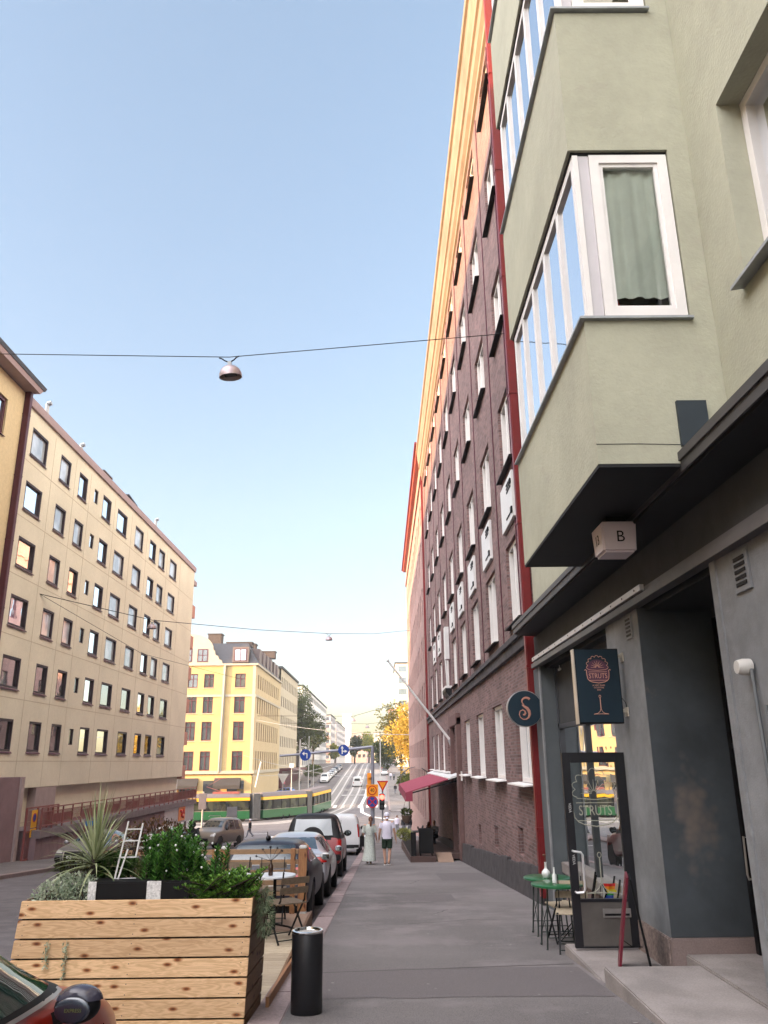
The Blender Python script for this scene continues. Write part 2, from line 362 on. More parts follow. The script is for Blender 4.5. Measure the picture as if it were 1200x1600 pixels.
# ---------------- palette ----------------
M_asphalt = mat('asphalt', (.13, .12, .13), .85, var=.25, scale=2.5, bump=.5, bscale=220, stain=((.17, .158, .165), 1.1, .58), var2=.25, scale2=.35)
M_pave = mat('pavement_asphalt', (.172, .157, .157), .88, var=.5, scale=85, bump=1, bscale=120, stain=((.185, .165, .168), .55, .5), var2=.35, scale2=.3)
M_granite = mat('granite_kerb', (.26, .2, .2), .8, var=.25, scale=30, bump=.5, bscale=60, var2=.15, scale2=2)
M_gran_light = mat('granite_step', (.28, .25, .24), .8, var=.2, scale=50, bump=.2, bscale=80, var2=.3, scale2=2)
M_plinth = mat('rough_granite', (.22, .17, .155), .85, var=.45, scale=22, bump=1, bscale=35)
M_plinth2 = mat('honed_granite', (.23, .175, .165), .7, var=.2, scale=60, bump=.1, var2=.2, scale2=2)
M_dkstone = mat('dark_stone', (.05, .045, .05), .85, var=.5, scale=4, bump=.9, bscale=18)
M_line = mat('road_paint', (.7, .7, .7), .6, var=.2, scale=6)
M_rail = mat('rail_steel', (.5, .48, .47), .35, metal=.6, var=.1)
M_green = mat('green_plaster', (.385, .385, .30), .9, var=.06, scale=7, bump=.45, bscale=30, stain=((.335, .325, .26), 1.7, .58), var2=.13, scale2=.9)
M_black = mat('black_paint', (.005, .005, .006), .55, var=.2, spec=.2)
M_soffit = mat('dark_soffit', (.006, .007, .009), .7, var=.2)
M_dkgrey = mat('dark_grey_render', (.04, .042, .045), .8, var=.2, scale=3, bump=.15)
M_grey = mat('grey_painted_render', (.225, .235, .25), .75, var=.14, scale=6, bump=.3, stain=((.25, .26, .27), 2.6, .62), var2=.35, scale2=.9)
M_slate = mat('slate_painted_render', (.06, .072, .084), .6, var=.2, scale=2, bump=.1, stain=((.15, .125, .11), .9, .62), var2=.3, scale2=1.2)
M_white = mat('white_frame_paint', (.72, .70, .69), .5, var=.06)
M_whitem = mat('white_sheet', (.58, .58, .58), .45, var=.05)
M_steel = mat('brushed_steel', (.42, .4, .39), .35, metal=.8, var=.15, scale=5)
M_galv = mat('galvanised', (.33, .35, .37), .5, metal=.5, var=.15)
M_redpipe = mat('red_sheet_metal', (.14, .006, .008), .45, var=.15, scale=6, stain=((.5, .3, .28), 14, .72))
M_brick1 = brick('dark_red_brick', (.105, .058, .056), (.235, .135, .128), (.19, .155, .15))
M_brick2 = brick('pale_red_brick', (.27, .155, .14), (.34, .20, .18), (.30, .24, .22))
M_corn = mat('cream_cornice', (.205, .155, .12), .85, var=.18, scale=1.5, var2=.2, scale2=.4)
M_redroof = mat('red_roof_sheet', (.38, .07, .05), .5, var=.12)
M_beige = mat('beige_panel', (.74, .705, .58), .85, var=.05, scale=5, bump=.15, bscale=60, stain=((.66, .62, .5), .9, .62), var2=.1, scale2=.4)
M_beige2 = mat('yellow_roughcast', (.64, .53, .34), .9, var=.09, scale=6, bump=.5, bscale=50)
M_maroon = mat('maroon_metal', (.075, .016, .028), .45, var=.15)
M_winframe = mat('dark_window_frame', (.03, .017, .026), .5, var=.1)
M_pinksheet = mat('dusty_pink_sheet', (.34, .25, .26), .6, var=.08)
M_mauve = mat('mauve_render', (.26, .175, .195), .85, var=.1, scale=2, bump=.2, var2=.2, scale2=.7)
M_rust = mat('rust_red_rail', (.24, .075, .07), .5, var=.2)
M_glass = glassy('sky_glass'); M_glassL = glassy('sky_tinted_glass', (.42, .47, .53), .12, .02, .2); M_glassd = glassy('dark_glass', refl=.12); M_glassm = glassy('mirror_glass', refl=.6)  # M_glassL: pale sky reflection put into the pane's inner colour
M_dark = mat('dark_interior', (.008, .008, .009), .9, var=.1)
M_yel = mat('yellow_plaster', (.42, .315, .15), .9, var=.07, scale=.8)
M_yelp = mat('pale_plaster', (.36, .33, .28), .9, var=.06, scale=.8)
M_cream = mat('cream_plaster', (.40, .36, .29), .9, var=.06, scale=.5)
M_roofd = mat('dark_roof_sheet', (.035, .035, .045), .5, var=.2)
M_chim = mat('chimney_brick', (.075, .06, .058), .9, var=.2)
M_tree = leafmat('tree_leaves', (.02, .035, .008), (.075, .10, .02))
M_gold = leafmat('golden_leaves', (.30, .20, .03), (.60, .44, .07), .4)
M_bark = mat('bark', (.05, .038, .03), .9, var=.3, scale=8, bump=.6)
M_rubber = mat('rubber', (.012, .012, .013), .8, var=.1)
M_rim = mat('alloy_rim', (.25, .25, .26), .35, metal=.7, var=.1)
M_plate = mat('number_plate', (.7, .7, .68), .5, var=.03)
M_tail = mat('red_lamp_glass', (.35, .01, .01), .15, var=.1, coat=.6)
M_tailon = emit('lit_tail_lamp', (1, .03, .02), 2.5)
M_head = mat('headlamp_glass', (.5, .5, .52), .1, var=.1, coat=.8)
M_skin = mat('skin', (.42, .24, .17), .55, var=.06)
M_hair = mat('brown_hair', (.10, .04, .02), .5, var=.3, scale=40)
M_dkcloth = mat('dark_cloth', (.012, .012, .016), .9, var=.2)
M_pine = wood('knotty_pine', (.55, .36, .20), (.74, .52, .32))
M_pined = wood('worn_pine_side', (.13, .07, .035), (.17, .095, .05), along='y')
M_postw = wood('brown_post_wood', (.22, .10, .045), (.30, .15, .065), along='z')
M_deck = wood('weathered_deck', (.32, .27, .2), (.42, .36, .28), knots=False)
M_deckr = wood('reddish_deck', (.24, .17, .135), (.30, .215, .17), knots=False)
M_tgreen = mat('green_enamel', (.012, .10, .035), .3, var=.1, coat=.3)
M_iron = mat('dark_green_iron', (.012, .02, .018), .5, var=.2)
M_slat = mat('pale_slats', (.36, .30, .22), .7, var=.2, scale=20)
M_tabw = mat('white_tabletop', (.47, .5, .54), .3, var=.03)
# ================= SETTING =================
def ystat(a, b, st):
    ys = [a]; 
    while ys[-1] + st < b: ys.append(ys[-1] + st)
    ys.append(b)
    for g_, _ in GP:
        if a < g_ < b: ys.append(g_)
    return sorted(set(round(y, 3) for y in ys))
def sheet(name, m, x0, x1, y0, y1, dz, st=2, xs=None):
    mb = MB(); xs = xs or [x0, x1]
    mb.grid([[(x, y, gz(y) + dz) for x in xs] for y in ystat(y0, y1, st)])
    return struct(mb.build(name, m, smooth='all'))
M_ground = mat('bare_ground', (.14, .13, .11), .9, var=.2, scale=.3)
sheet('ground', M_ground, -1500, 1500, -60, 3000, -.16, 20)
sheet('road', M_asphalt, -90, 60, -30, 330, -.12, 2, xs=[-90, -40, -17, -12, -6, -1, 3, 60])
def slab(name, m, x0, x1, y0, y1, top=0., bot=-.2, st=1.):
    mb = MB(); ys = ystat(y0, y1, st)
    mb.grid([[(x0, y, gz(y) + bot), (x0, y, gz(y) + top), (x1, y, gz(y) + top), (x1, y, gz(y) + bot)] for y in ys])
    for y in (y0, y1): mb.face([(x0, y, gz(y) + bot), (x0, y, gz(y) + top), (x1, y, gz(y) + top), (x1, y, gz(y) + bot)])
    return struct(mb.build(name, m))
slab('pavement', M_pave, -.87, 3.9, -8, 97)
slab('pavement', M_pave, -20, -12.62, -30, 62)
slab('pavement', M_pave, -24, -14.6, 150, 300)
slab('pavement', M_pave, 1.2, 3.4, 124, 300); slab('pavement', M_pave, 3.4, 40, 124, 300, top=.02)
def kerb(x0, x1, y0, y1, seed=1):
    rd = random.Random(seed); mb = MB(); y = y0
    while y < y1:
        l = rd.uniform(.9, 1.5); e = min(y + l - .012, y1); j = rd.uniform(-.006, .008)
        mb.hexa([(x0, y, gz(y) - .2), (x1, y, gz(y) - .2), (x1, e, gz(e) - .2), (x0, e, gz(e) - .2),
                 (x0 + .015, y, gz(y) + .006 + j), (x1, y, gz(y) + .006 + j), (x1, e, gz(e) + .006 + j), (x0 + .015, e, gz(e) + .006 + j)]); y += l
    return struct(mb.build('kerb', M_granite, bevel=.008))
kerb(-1.17, -.872, 2, 96, 3); kerb(-12.618, -12.3, 0, 62, 4); kerb(.9, 1.198, 126, 230, 5)
# rounded safety islands near the crossing
def island(cx, cy, w, l, rot=0):
    mb = MB(); pts = []
    for k in range(24):
        t = 2 * math.pi * k / 24; c, s_ = math.cos(t), math.sin(t)
        x = w / 2 * (abs(c) ** .6) * (1 if c > 0 else -1); y = l / 2 * (abs(s_) ** .8) * (1 if s_ > 0 else -1)
        pts.append((cx + x * math.cos(rot) - y * math.sin(rot), cy + x * math.sin(rot) + y * math.cos(rot)))
    b = [mb.av((x, y, rz(y) - .02)) for x, y in pts]; t_ = [mb.av((x, y, rz(y) + .12)) for x, y in pts]
    n = len(pts)
    for i in range(n): mb.f.append([b[i], b[(i + 1) % n], t_[(i + 1) % n], t_[i]])
    mb.f.append(t_); return struct(mb.build('traffic_island', M_granite))
island(-9.7, 66, 3.0, 16); island(-14.5, 74, 3, 5)
# painted markings, one sheet per kind, 4 mm above the asphalt
def strip(mb, pts, w, dz=-.116):
    """ribbon through ground points (x,y)"""
    out = []
    dense = []
    for (a, b) in zip(pts, pts[1:]):
        n = max(1, int((Vector(b) - Vector(a)).length / 3))
        for k in range(n): dense.append(Vector(a).lerp(Vector(b), k / n))
    dense.append(Vector(pts[-1])); rows = []
    for i, p in enumerate(dense):
        d = (dense[min(i + 1, len(dense) - 1)] - dense[max(0, i - 1)]).normalized(); q = Vector((-d.y, d.x)) * w / 2
        rows.append([(p.x - q.x, p.y - q.y, gz(p.y - q.y) + dz), (p.x + q.x, p.y + q.y, gz(p.y + q.y) + dz)])
    mb.grid(rows)
mk = MB()
for k in range(12):                                            # zebra at the foot of the upper street
    x = -14 + k * 1.3; strip(mk, [(x, 131), (x, 134.5)], .55)
for k in range(9): x = -11.2 + k * 1.2; strip(mk, [(x, 84), (x, 87)], .5)
strip(mk, [(-15, 152), (0, 152)], .9); strip(mk, [(-15, 163), (0.5, 163)], .5)
for k in range(7): strip(mk, [(-6.2, 16 + k * 9), (-6.2, 19 + k * 9)], .12)
for k in range(6): strip(mk, [(-14 + k * 3.1, 91.5), (-12.4 + k * 3.1, 91.8)], .25)
struct(mk.build('road_markings', M_line))
tr = MB()
TR = [[(-5.9, 300), (-5.9, 160), (-6.4, 130), (-8.8, 118), (-14, 109), (-24, 104), (-60, 103)],
      [(-4.5, 300), (-4.5, 160), (-5.0, 130), (-7.6, 117), (-13.5, 107.6), (-24, 102.6), (-60, 101.6)],
      [(-9.3, 300), (-9.3, 160), (-9.5, 135), (-12, 122), (-17, 114), (-26, 109.5), (-60, 108.5)],
      [(-7.9, 300), (-7.9, 160), (-8.1, 135), (-10.7, 121), (-16, 112.7), (-25.5, 108.1), (-60, 107.1)]]
for t_ in TR: strip(tr, t_, .32, -.112)
struct(tr.build('tram_tracks', mat('track_concrete', (.42, .40, .40), .6, var=.15)))
tb = MB(); strip(tb, [(-5.2, 300), (-5.2, 160), (-5.7, 130), (-8.2, 117.5), (-13.8, 108.3), (-24, 103.3), (-60, 102.3)], 2.6, -.116)
strip(tb, [(-8.6, 300), (-8.6, 160), (-8.8, 135), (-11.4, 121.5), (-16.5, 113.3), (-26, 108.8), (-60, 107.8)], 2.6, -.1155)
struct(tb.build('tram_bed', mat('track_bed', (.2, .19, .19), .8, var=.2)))
cr = MB(); strip(cr, [(-2.9, 230), (-3.0, 150), (-3.4, 135), (-3.0, 124), (-1.2, 116), (1.5, 111)], .5, -.10)
struct(cr.build('platform_edge', M_line))
pv = MB(); strip(pv, [(-.5, 230), (-.5, 140)], 3.6, -.104)
struct(pv.build('tram_platform', mat('platform_paving', (.24, .225, .225), .8, var=.15)))
# asphalt patches and cracks in the near pavement
pt = MB(); rd = random.Random(5)
def blotch(mb, cx, cy, rx, ry, dz, n=14):
    mb.face([(cx + rx * math.cos(t) * rd.uniform(.75, 1.15), cy + ry * math.sin(t) * rd.uniform(.8, 1.1), gz(cy + 0) - .0645 * (ry * math.sin(t)) + dz) for t in [2 * math.pi * k / n for k in range(n)]])
ck = MB()
for (x, y, L_, a) in [(.4, 14.2, 1.6, .1), (1.4, 17.5, 1.3, -.2), (1.9, 12.6, .5, .3), (.2, 21, 2.2, .05), (1.2, 26, 1.6, .12), (-.3, 31, 1.2, 0), (.9, 15.6, .7, 1.2), (.7, 22.4, 1.4, 1.35)]:
    pts = [(x, y)]
    for k in range(8): a2 = a + rd.uniform(-.5, .5); pts.append((pts[-1][0] + L_ / 8 * math.cos(a2), pts[-1][1] + L_ / 8 * math.sin(a2)))
    strip(ck, pts, .018, .004)
strip(ck, [(-.87, 19.6), (3.2, 19.9)], .03, .004); strip(ck, [(-.87, 9.9), (2.2, 10.3)], .02, .004); strip(ck, [(-.87, 28.5), (3.2, 28.9)], .03, .004)
struct(ck.build('pavement_cracks', mat('crack', (.03, .027, .028), .95, var=0)))

# darker repair patches, a drain cover and gum spots
M_patch = mat('asphalt_patch', (.125, .111, .114), .9, var=.35, scale=100, bump=.9, bscale=150)
def patch_sheet(x0, x1, y0, y1, dz):
    q = MB(); n = 8; r2 = random.Random(int(y0 * 10))
    top = [(x0 + (x1 - x0) * k / n, y1 + r2.uniform(-.05, .05)) for k in range(n + 1)]; bot = [(x0 + (x1 - x0) * k / n, y0 + r2.uniform(-.05, .05)) for k in range(n + 1)]
    q.grid([[(x, y, gz(y) + dz) for x, y in bot], [(x, y, gz(y) + dz) for x, y in top]]); return q
q = patch_sheet(-.86, 2.2, 8.55, 10.1, .0035); struct(q.build('pavement_patch', M_patch))
q = patch_sheet(.3, 1.5, 17.9, 19.3, .0035); struct(q.build('pavement_patch', M_patch))
q = patch_sheet(1.6, 3.1, 23.5, 26.5, .0035); struct(q.build('pavement_patch', M_patch))
q = MB(); rr2 = random.Random(77)
for k in range(130):
    x = rr2.uniform(-.8, 2.1); y = rr2.uniform(5, 26); r_ = rr2.uniform(.008, .022); q.face([(x + r_ * math.cos(t), y + r_ * math.sin(t), gz(y + r_ * math.sin(t)) + .005) for t in [k2 * math.pi / 3 for k2 in range(6)]])
struct(q.build('gum_spots', mat('gum', (.24, .23, .225), .9, var=.3, scale=5)))
# ================= BUILDINGS =================
FX = planeX(3.2, 1)
# ---- dark red brick house on the right ----
B1 = thing('brick_house', 'long dark red brick apartment house with cream cornice beside the pale green building', 'building', (3.2, 36, gz(36)))
Y0, Y1 = 16.4, 55.5
cols = [17.5 + 4.1 * k for k in range(9)]
rows = [(4.7, 6.72), (8.54, 10.55), (12.3, 14.15), (16.2, 18.1), (20.0, 21.25)]
holes = []
for y in cols:
    for a, b in rows: holes.append((y, y + 2.05, a, b, .3))
for k, y in enumerate(cols):
    if k != 4: holes.append((y, y + 2.0, 1.12, 3.05, .3))
holes.append((33.9, 36.3, gz(34), 3.0, .7))
base = []
for k, y in enumerate([19.4, 23.6, 27.6]): base.append((y, y + .7, gz(y) + .75, gz(y) + 1.35, .25))
w = MB(); wall(w, FX, Y0, Y1, -4, 21.6, holes + base)
w.box(3.7, 12, Y0 + .01, Y1 - .01, -4, 21.5); w.face([(3.2, Y0, -4), (3.7, Y0, -4), (3.7, Y0, 21.5), (3.2, Y0, 21.5)])
w.box(3.0, 12, Y0, Y1, 24.0, 24.3)
w.build('wall', M_brick1, B1)
for (y0, y1, z0, z1, d) in base:
    q = MB(); q.box(3.4, 3.43, y0, y1, z0, z1); q.build('basement_hatch', M_dkgrey, B1)
for k, y in enumerate(cols):
    for a, b in rows: window(B1, FX, y, y + 2.05, a, b, .3, M_white, M_glassm, fw=.09, mull=(y + 1.3,), sill=.06, sillm=M_black, sillout=.14, silldrop=.03, fd=.22)
    if k != 4: window(B1, FX, y, y + 2.0, 1.12, 3.05, .3, M_white, M_glassm, fw=.09, mull=(y + 1.0,), sill=.12, sillm=M_white, sillout=.26, silldrop=.03, fd=.22)
cn = MB()        # stepped cornice
prof = [(3.2, 21.5), (3.12, 21.55), (3.12, 21.8), (3.02, 21.95), (3.0, 22.4), (2.93, 22.45), (2.93, 22.75), (2.86, 23.1), (2.84, 23.6), (2.76, 23.65), (2.76, 24.0), (3.2, 24.05)]
cn.grid([[(x, Y0, z) for x, z in prof], [(x, Y1, z) for x, z in prof]]); cn.face([(x, Y0, z) for x, z in prof]); cn.face([(x, Y1, z) for x, z in prof])
cn.build('cornice', M_corn, B1)
bd = MB(); bd.box(3.03, 3.2, Y0 + .3, Y1, 4.22, 4.34); bd.box(3.1, 3.2, Y0 + .3, Y1, 3.98, 4.22); bd.build('string_course', M_dkstone, B1)
pl = MB(); rd = random.Random(3); y = Y0 + .35; cutp = False
while y < Y1 - 1:
    if y > 34 and not cutp: cutp = True; pl.build('plinth', M_dkstone, B1, bevel=.012); pl = MB(); y = 37.0
    l = rd.uniform(1.1, 2.2)
    if not 33.2 < y + l / 2 < 36.8:
        h = rd.uniform(.60, .68)
        pl.hexa([(3.06, y, gz(y) - .2), (3.2, y, gz(y) - .2), (3.2, y + l - .008, gz(y) - .2), (3.06, y + l - .008, gz(y) - .2), (3.1, y, gz(y) + h), (3.2, y, gz(y) + h), (3.2, y + l - .008, gz(y + l) + h), (3.1, y + l - .008, gz(y + l) + h)])
    y += l
pl.build('plinth', M_dkstone, B1, bevel=.012)
pr = MB(); pr.box(3.02, 3.2, 33.2, 33.85, gz(33), 3.3); pr.box(3.02, 3.2, 36.35, 36.9, gz(36), 3.3); pr.box(3.0, 3.2, 33.2, 36.9, 3.0, 3.45)
pr.build('portal', mat('portal_stone', (.13, .075, .07), .85, var=.2, scale=3, bump=.3), B1, bevel=.02)
dd = MB(); dd.box(3.8, 3.9, 33.9, 36.3, gz(34), 3.0); dd.build('door', M_dark, B1)
for y in [19.95 + 4.1 * k for k in range(9)] + [17.2]:
    t = MB(); t.tube([(3.185, y + .6, 4.4), (3.185, y + .6, 21.3)], .018, 5); t.build('cable', M_maroon, B1)
for k, y in enumerate(cols[:8]):          # white ventilation boxes between two window rows
    z0, z1 = 7.05, 8.2
    if k == 5: continue
    q = MB(); q.box(3.12, 3.2, y + .15, y + 1.9, z0, z1); bx_ = q.build('ventilation_box', M_whitem, B1, bevel=.01)
    g_ = MB()
    for i in range(3): g_.box(3.105, 3.12, y + .3, y + .9, z0 + .78 + i * .09, z0 + .82 + i * .09)
    g_.box(3.08, 3.12, y + .2, y + .34, z0 + .12, z0 + .26); g_.box(3.08, 3.12, y + .2, y + .34, z1 - .3, z1 - .2); g_.box(3.105, 3.12, y + .3, y + 1.1, z0 + .16, z0 + .2)
    g_.build('grille', M_black, bx_)
q = MB(); q.box(2.98, 3.2, 37.0, 37.6, 6.1, 7.6); q.box(2.9, 3.2, 36.6, 38.4, 4.75, 4.85); q.tube([(3.0, 37.3, 6.1), (3.05, 37.2, 4.85)], .04, 6); q.build('fan_box', M_whitem, B1)
q = MB(); q.hexa([(2.9, 36.6, 4.6), (3.2, 36.6, 4.2), (3.2, 38.4, 4.2), (2.9, 38.4, 4.6), (2.9, 36.6, 4.75), (3.2, 36.6, 4.75), (3.2, 38.4, 4.75), (2.9, 38.4, 4.75)]); q.build('bracket', M_black, B1)
def downpipe(parent, x, y, z0, z1, m, w_=.2):
    mb = MB(); mb.box(x, x + w_, y, y + w_, z0, z1); o = mb.build('downpipe', m, parent, bevel=.02)
    z = z0 + 1.2
    while z < z1: c = MB(); c.box(x - .012, x + w_, y - .012, y + w_ + .012, z, z + .05); c.build('clamp', m, o); z += 3.1
downpipe(B1, 2.99, 16.42, gz(16.4) + .15, 23, M_redpipe, .2)
q = MB(); q.box(3.1, 3.12, 32.4, 32.9, .85, 1.2); q.build('house_sign', M_whitem, B1)
# ---- second brick house with the red eaves ----
B2 = thing('brick_house', 'farther brick apartment house with red gutter beyond the dark red one', 'building', (3.2, 76, gz(76)))
cols2 = [56.6 + 2.85 * k for k in range(14)]
rows2 = [(-2.6, .9), (1.9, 3.2), (4.7, 7.2), (8.5, 10.6), (12.2, 14.3), (15.9, 17.9), (19.3, 20.9)]
holes = [(y, y + 1.35, a, b, .25) for y in cols2 for a, b in rows2 if a > -2 or y > 60]
w = MB(); wall(w, FX, 55.52, 97, -7, 24.3, holes)
w.box(3.6, 12, 55.6, 96.9, -7, 24.2); w.face([(3.2, 97, -7), (12, 97, -7), (12, 97, 24.3), (3.2, 97, 24.3)]); w.build('wall', M_brick2, B2)
for y in cols2:
    for a, b in rows2:
        if a > -2 or y > 60: window(B2, FX, y, y + 1.35, a, b, .25, M_maroon, M_glassd, fw=.1, fd=.12)
ev = MB(); ev.hexa([(2.86, 55.52, 24.3), (12, 55.52, 24.3), (12, 97.4, 24.3), (2.86, 97.4, 24.3), (2.78, 55.52, 24.55), (12, 55.52, 24.9), (12, 97.4, 24.9), (2.78, 97.4, 24.55)]); ev.build('eaves', M_redroof, B2)
gt = MB(); gt.tube([(2.74, 55.5, 24.55), (2.74, 97.5, 24.55)], .09, 8); gt.build('gutter', M_redpipe, B2)
downpipe(B2, 3.05, 55.6, gz(56), 24.3, M_redpipe, .16)
sc = MB(); sc.box(3.08, 3.2, 55.8, 96.8, 22.3, 22.7)
sc.build('frieze', M_brick2, B2)
# ---- green building with the bay ----
G = thing('green_building', 'pale green plastered building with projecting bay window and dark shop front', 'building', (3.2, 8, gz(8)))
ZT = 24.4
bw = [(5.62, 7.52), (9.46, 11.4), (13.3, 15.2), (17.2, 19.0), (21, 22.8)]
holes = [(4.1, 5.95, a - .05, b - .05, .38) for a, b in bw] + [(-1.5, .8, a, b, .38) for a, b in bw]
w = MB(); wall(w, FX, -14, 16.35, 4.0, ZT, holes); w.box(3.6, 12, -14, 16.3, 3.4, ZT - .1)
w.face([(3.2, 16.35, -1), (12, 16.35, -1), (12, 16.35, ZT), (3.2, 16.35, ZT)])
w.build('wall', M_green, G)
for a, b in bw: 
    window(G, FX, 4.1, 5.95, a - .05, b - .05, .36, M_white, M_glass, fw=.1, mull=(5.0,), sill=.05, sillm=M_galv, sillout=.12, fd=.14)
    window(G, FX, -1.5, .8, a, b, .36, M_white, M_glass, fw=.1, mull=(-.3,), sill=.05, sillm=M_galv, sillout=.12, fd=.14)
bay = MB(); BX, BY0, BY1 = 1.96, 6.62, 10.45
FBX = planeX(BX, 1); FBY = planeY(BY0, 1); FBY2 = planeY(BY1, -1)
zs = [(4.12, 5.58), (7.56, 9.4), (11.44, 13.24), (15.24, 17.14), (19.04, 20.94), (22.8, ZT)]
for a, b in zs:
    bay.box(BX, 3.2, BY0, BY1, a, b)
for (a, b) in zip([z[1] for z in zs[:-1]], [z[0] for z in zs[1:]]): bay.box(2.98, 3.198, BY0, BY0 + .3, a, b); bay.box(2.98, 3.198, BY1 - .3, BY1, a, b)
BO = bay.build('bay', M_green, G)
ct = MB(); ct.tube([(BX + .0, BY0 - .001, 4.3 + .01), (BX + .4, BY0 - .001, 4.31), (BX + .9, BY0 - .001, 4.295)], .004, 4); ct.build('plaster_crack', M_dkgrey, BO)
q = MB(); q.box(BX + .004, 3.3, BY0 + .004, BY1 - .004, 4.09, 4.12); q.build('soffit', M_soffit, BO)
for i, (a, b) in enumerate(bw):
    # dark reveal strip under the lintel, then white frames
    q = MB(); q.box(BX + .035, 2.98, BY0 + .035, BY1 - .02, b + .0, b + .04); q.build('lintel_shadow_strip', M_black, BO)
    q = MB(); q.hexa([(BX - .05, BY0 - .05, a - .045), (2.99, BY0 - .05, a - .045), (2.99, BY1, a - .045), (BX - .05, BY1, a - .045), (BX - .05, BY0 - .05, a - .02), (2.99, BY0 - .05, a - .02), (2.99, BY1, a - .0), (BX - .05, BY1, a - .02)]); q.build('sill', M_galv, BO)
    fx = planeX(BX + .0, 1); ms = [BY0 + .55 + .8 * k for k in range(1, 5)]
    window(BO, fx, BY0 + .02, BY1 - .1, a, b, .1, M_white, M_glassm, fw=.1, mull=tuple(BY0 + .1 + .74 * k for k in range(1, 5)), fd=.055)
    fy = planeY(BY0 + .04, 1)
    q = MB(); fbox(q, fy, BX + .06, 2.17, a, b, .0, .04); q.build('corner_panel', mat('lilac_grey_panel', (.52, .50, .53), .5, var=.05) if i == 0 else bpy.data.materials['lilac_grey_panel'], BO)
    window(BO, fy, 2.17, 2.97, a, b, .06, M_white, clearglass('bay_glass', (.88, .92, .88), .06) if i == 0 else bpy.data.materials['bay_glass'], fw=.1, fd=.08)
    q = MB(); fbox(q, fy, 2.33, 2.83, a + .12, b - .09, .02, .04); fbox(q, fy, 2.27, 2.33, a + .1, b - .09, .01, .03) ; 
    fr = MB()
    fbox(fr, fy, 2.27, 2.31, a + .1, b - .1, .0, .05); fbox(fr, fy, 2.83, 2.87, a + .1, b - .1, 0, .05); fbox(fr, fy, 2.31, 2.83, b - .14, b - .1, 0, .05); fbox(fr, fy, 2.31, 2.83, a + .1, a + .14, 0, .05)
    fr.build('casement', M_white, BO)
    cu = MB(); r_ = []
    for k in range(15):
        x = 2.3 + k * .04; d = .13 + .02 * math.sin(k * 1.7) + .012 * math.sin(k * .7)
        r_.append([(x, BY0 + d, a + .28), (x + .01, BY0 + d + .02, (a + b) / 2), (x, BY0 + d - .01, b - .05)])
    cu.grid(r_); cu.build('curtain', mat('green_curtain', (.84, .88, .83), .9, var=.08) if i == 0 else bpy.data.materials['green_curtain'], BO, smooth='all')
    q = MB(); q.box(2.22, 2.95, BY0 + .35, BY0 + .4, a, b); q.build('room_backing', mat('room_wall', (.10, .12, .10), .9) if i == 0 else bpy.data.materials['room_wall'], BO)
    if i == 0:
        q = MB(); q.ball((2.62, BY0 + .2, a + .1), (.2, .06, .13)); q.build('cushion', mat('brown_fluff', (.14, .09, .06), 1, var=.4, scale=30), BO, smooth='all')
        q = MB(); q.face([(2.3, BY0 + .16, a + .75), (2.33, BY0 + .16, a + .4), (2.42, BY0 + .16, a + .02), (2.31, BY0 + .16, a + .02)]); q.build('red_drape', mat('red_cloth', (.25, .03, .03), .9), BO)
q = MB(); q.box(2.72, 2.99, BY0 - .04, BY0, 4.28, 4.72); q.build('end_box', mat('blue_black_sheet', (.02, .03, .04), .5), G)
q = MB(); q.box(BX + .02, BX + .035, 9.2, 9.3, 8.3, 8.5); q.build('vent', M_dkgrey, BO)
# canopy, beam and shop front
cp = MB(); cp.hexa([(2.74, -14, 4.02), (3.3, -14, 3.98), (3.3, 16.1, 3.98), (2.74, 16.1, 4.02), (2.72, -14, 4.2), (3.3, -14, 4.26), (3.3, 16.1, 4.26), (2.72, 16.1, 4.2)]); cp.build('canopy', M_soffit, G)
cf = MB(); cf.box(2.68, 2.72, -14, 16.15, 4.14, 4.22); cf.box(2.7, 2.72, -14, 16.15, 4.04, 4.14); cf.build('fascia', mat('fascia_sheet', (.05, .048, .05), .5, var=.2), G)
hw = MB(); hw.box(3.14, 3.6, -14, 16.3, 3.38, 4.0); hw.build('upper_band', M_dkgrey, G)
bm_ = MB(); bm_.box(3.0, 3.13, -14, 16.0, 3.34, 3.42); bm_.box(3.05, 3.14, -14, 16.0, 3.42, 3.5); bm_.build('awning_rail', mat('rail_grey', (.085, .082, .085), .5, var=.15), G)
q = MB(); q.box(3.0, 3.05, 9.0, 15.9, 3.46, 3.53); rl = q.build('rail_cover', mat('rail_cover', (.5, .49, .5), .4, metal=.4, var=.1), G)
q = MB()
for k in range(14): q.lathe((2.998, 9.2 + k * .5, 3.495), [(.012, -.004), (.012, .004)], 8, axis='x')
q.build('bolt', M_black, rl)
# pilasters and returns
far = MB(); far.box(3.1, 3.55, 15.62, 16.35, gz(16) - .3, 3.34); far.build('pilaster', mat('slate_grey_render', (.085, .098, .108), .7, var=.12, scale=2), G)
q = MB(); q.box(3.07, 3.1, 15.6, 15.72, gz(16) - .1, 3.36); q.build('corner_strip', M_grey, G)
p1 = MB(); p1.box(3.1, 3.7, 9.5, 10.9, -.25, 3.34); p1.build('pilaster', M_grey, G)
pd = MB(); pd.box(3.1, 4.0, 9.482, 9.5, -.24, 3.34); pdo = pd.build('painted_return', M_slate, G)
px = MB(); px.box(3.075, 3.7, 9.53, 10.92, -.9, -.25); px.build('plinth', M_plinth, G, bevel=.01)
px = MB(); px.box(3.078, 4.0, 9.45, 9.52, -.9, -.245); px.build('plinth', M_plinth2, G, bevel=.012)
p2 = MB(); p2.box(3.1, 3.7, -14, 7.2, -.4, 3.34); p2.build('pilaster', M_grey, G)
q = MB(); q.box(3.08, 3.1, 7.1, 7.22, -.4, 3.34); q.build('corner_strip', M_grey, G)
q = MB(); q.box(4.22, 4.27, 7.2, 9.5, -.6, 3.3); q.build('recess_wall', M_dark, G)
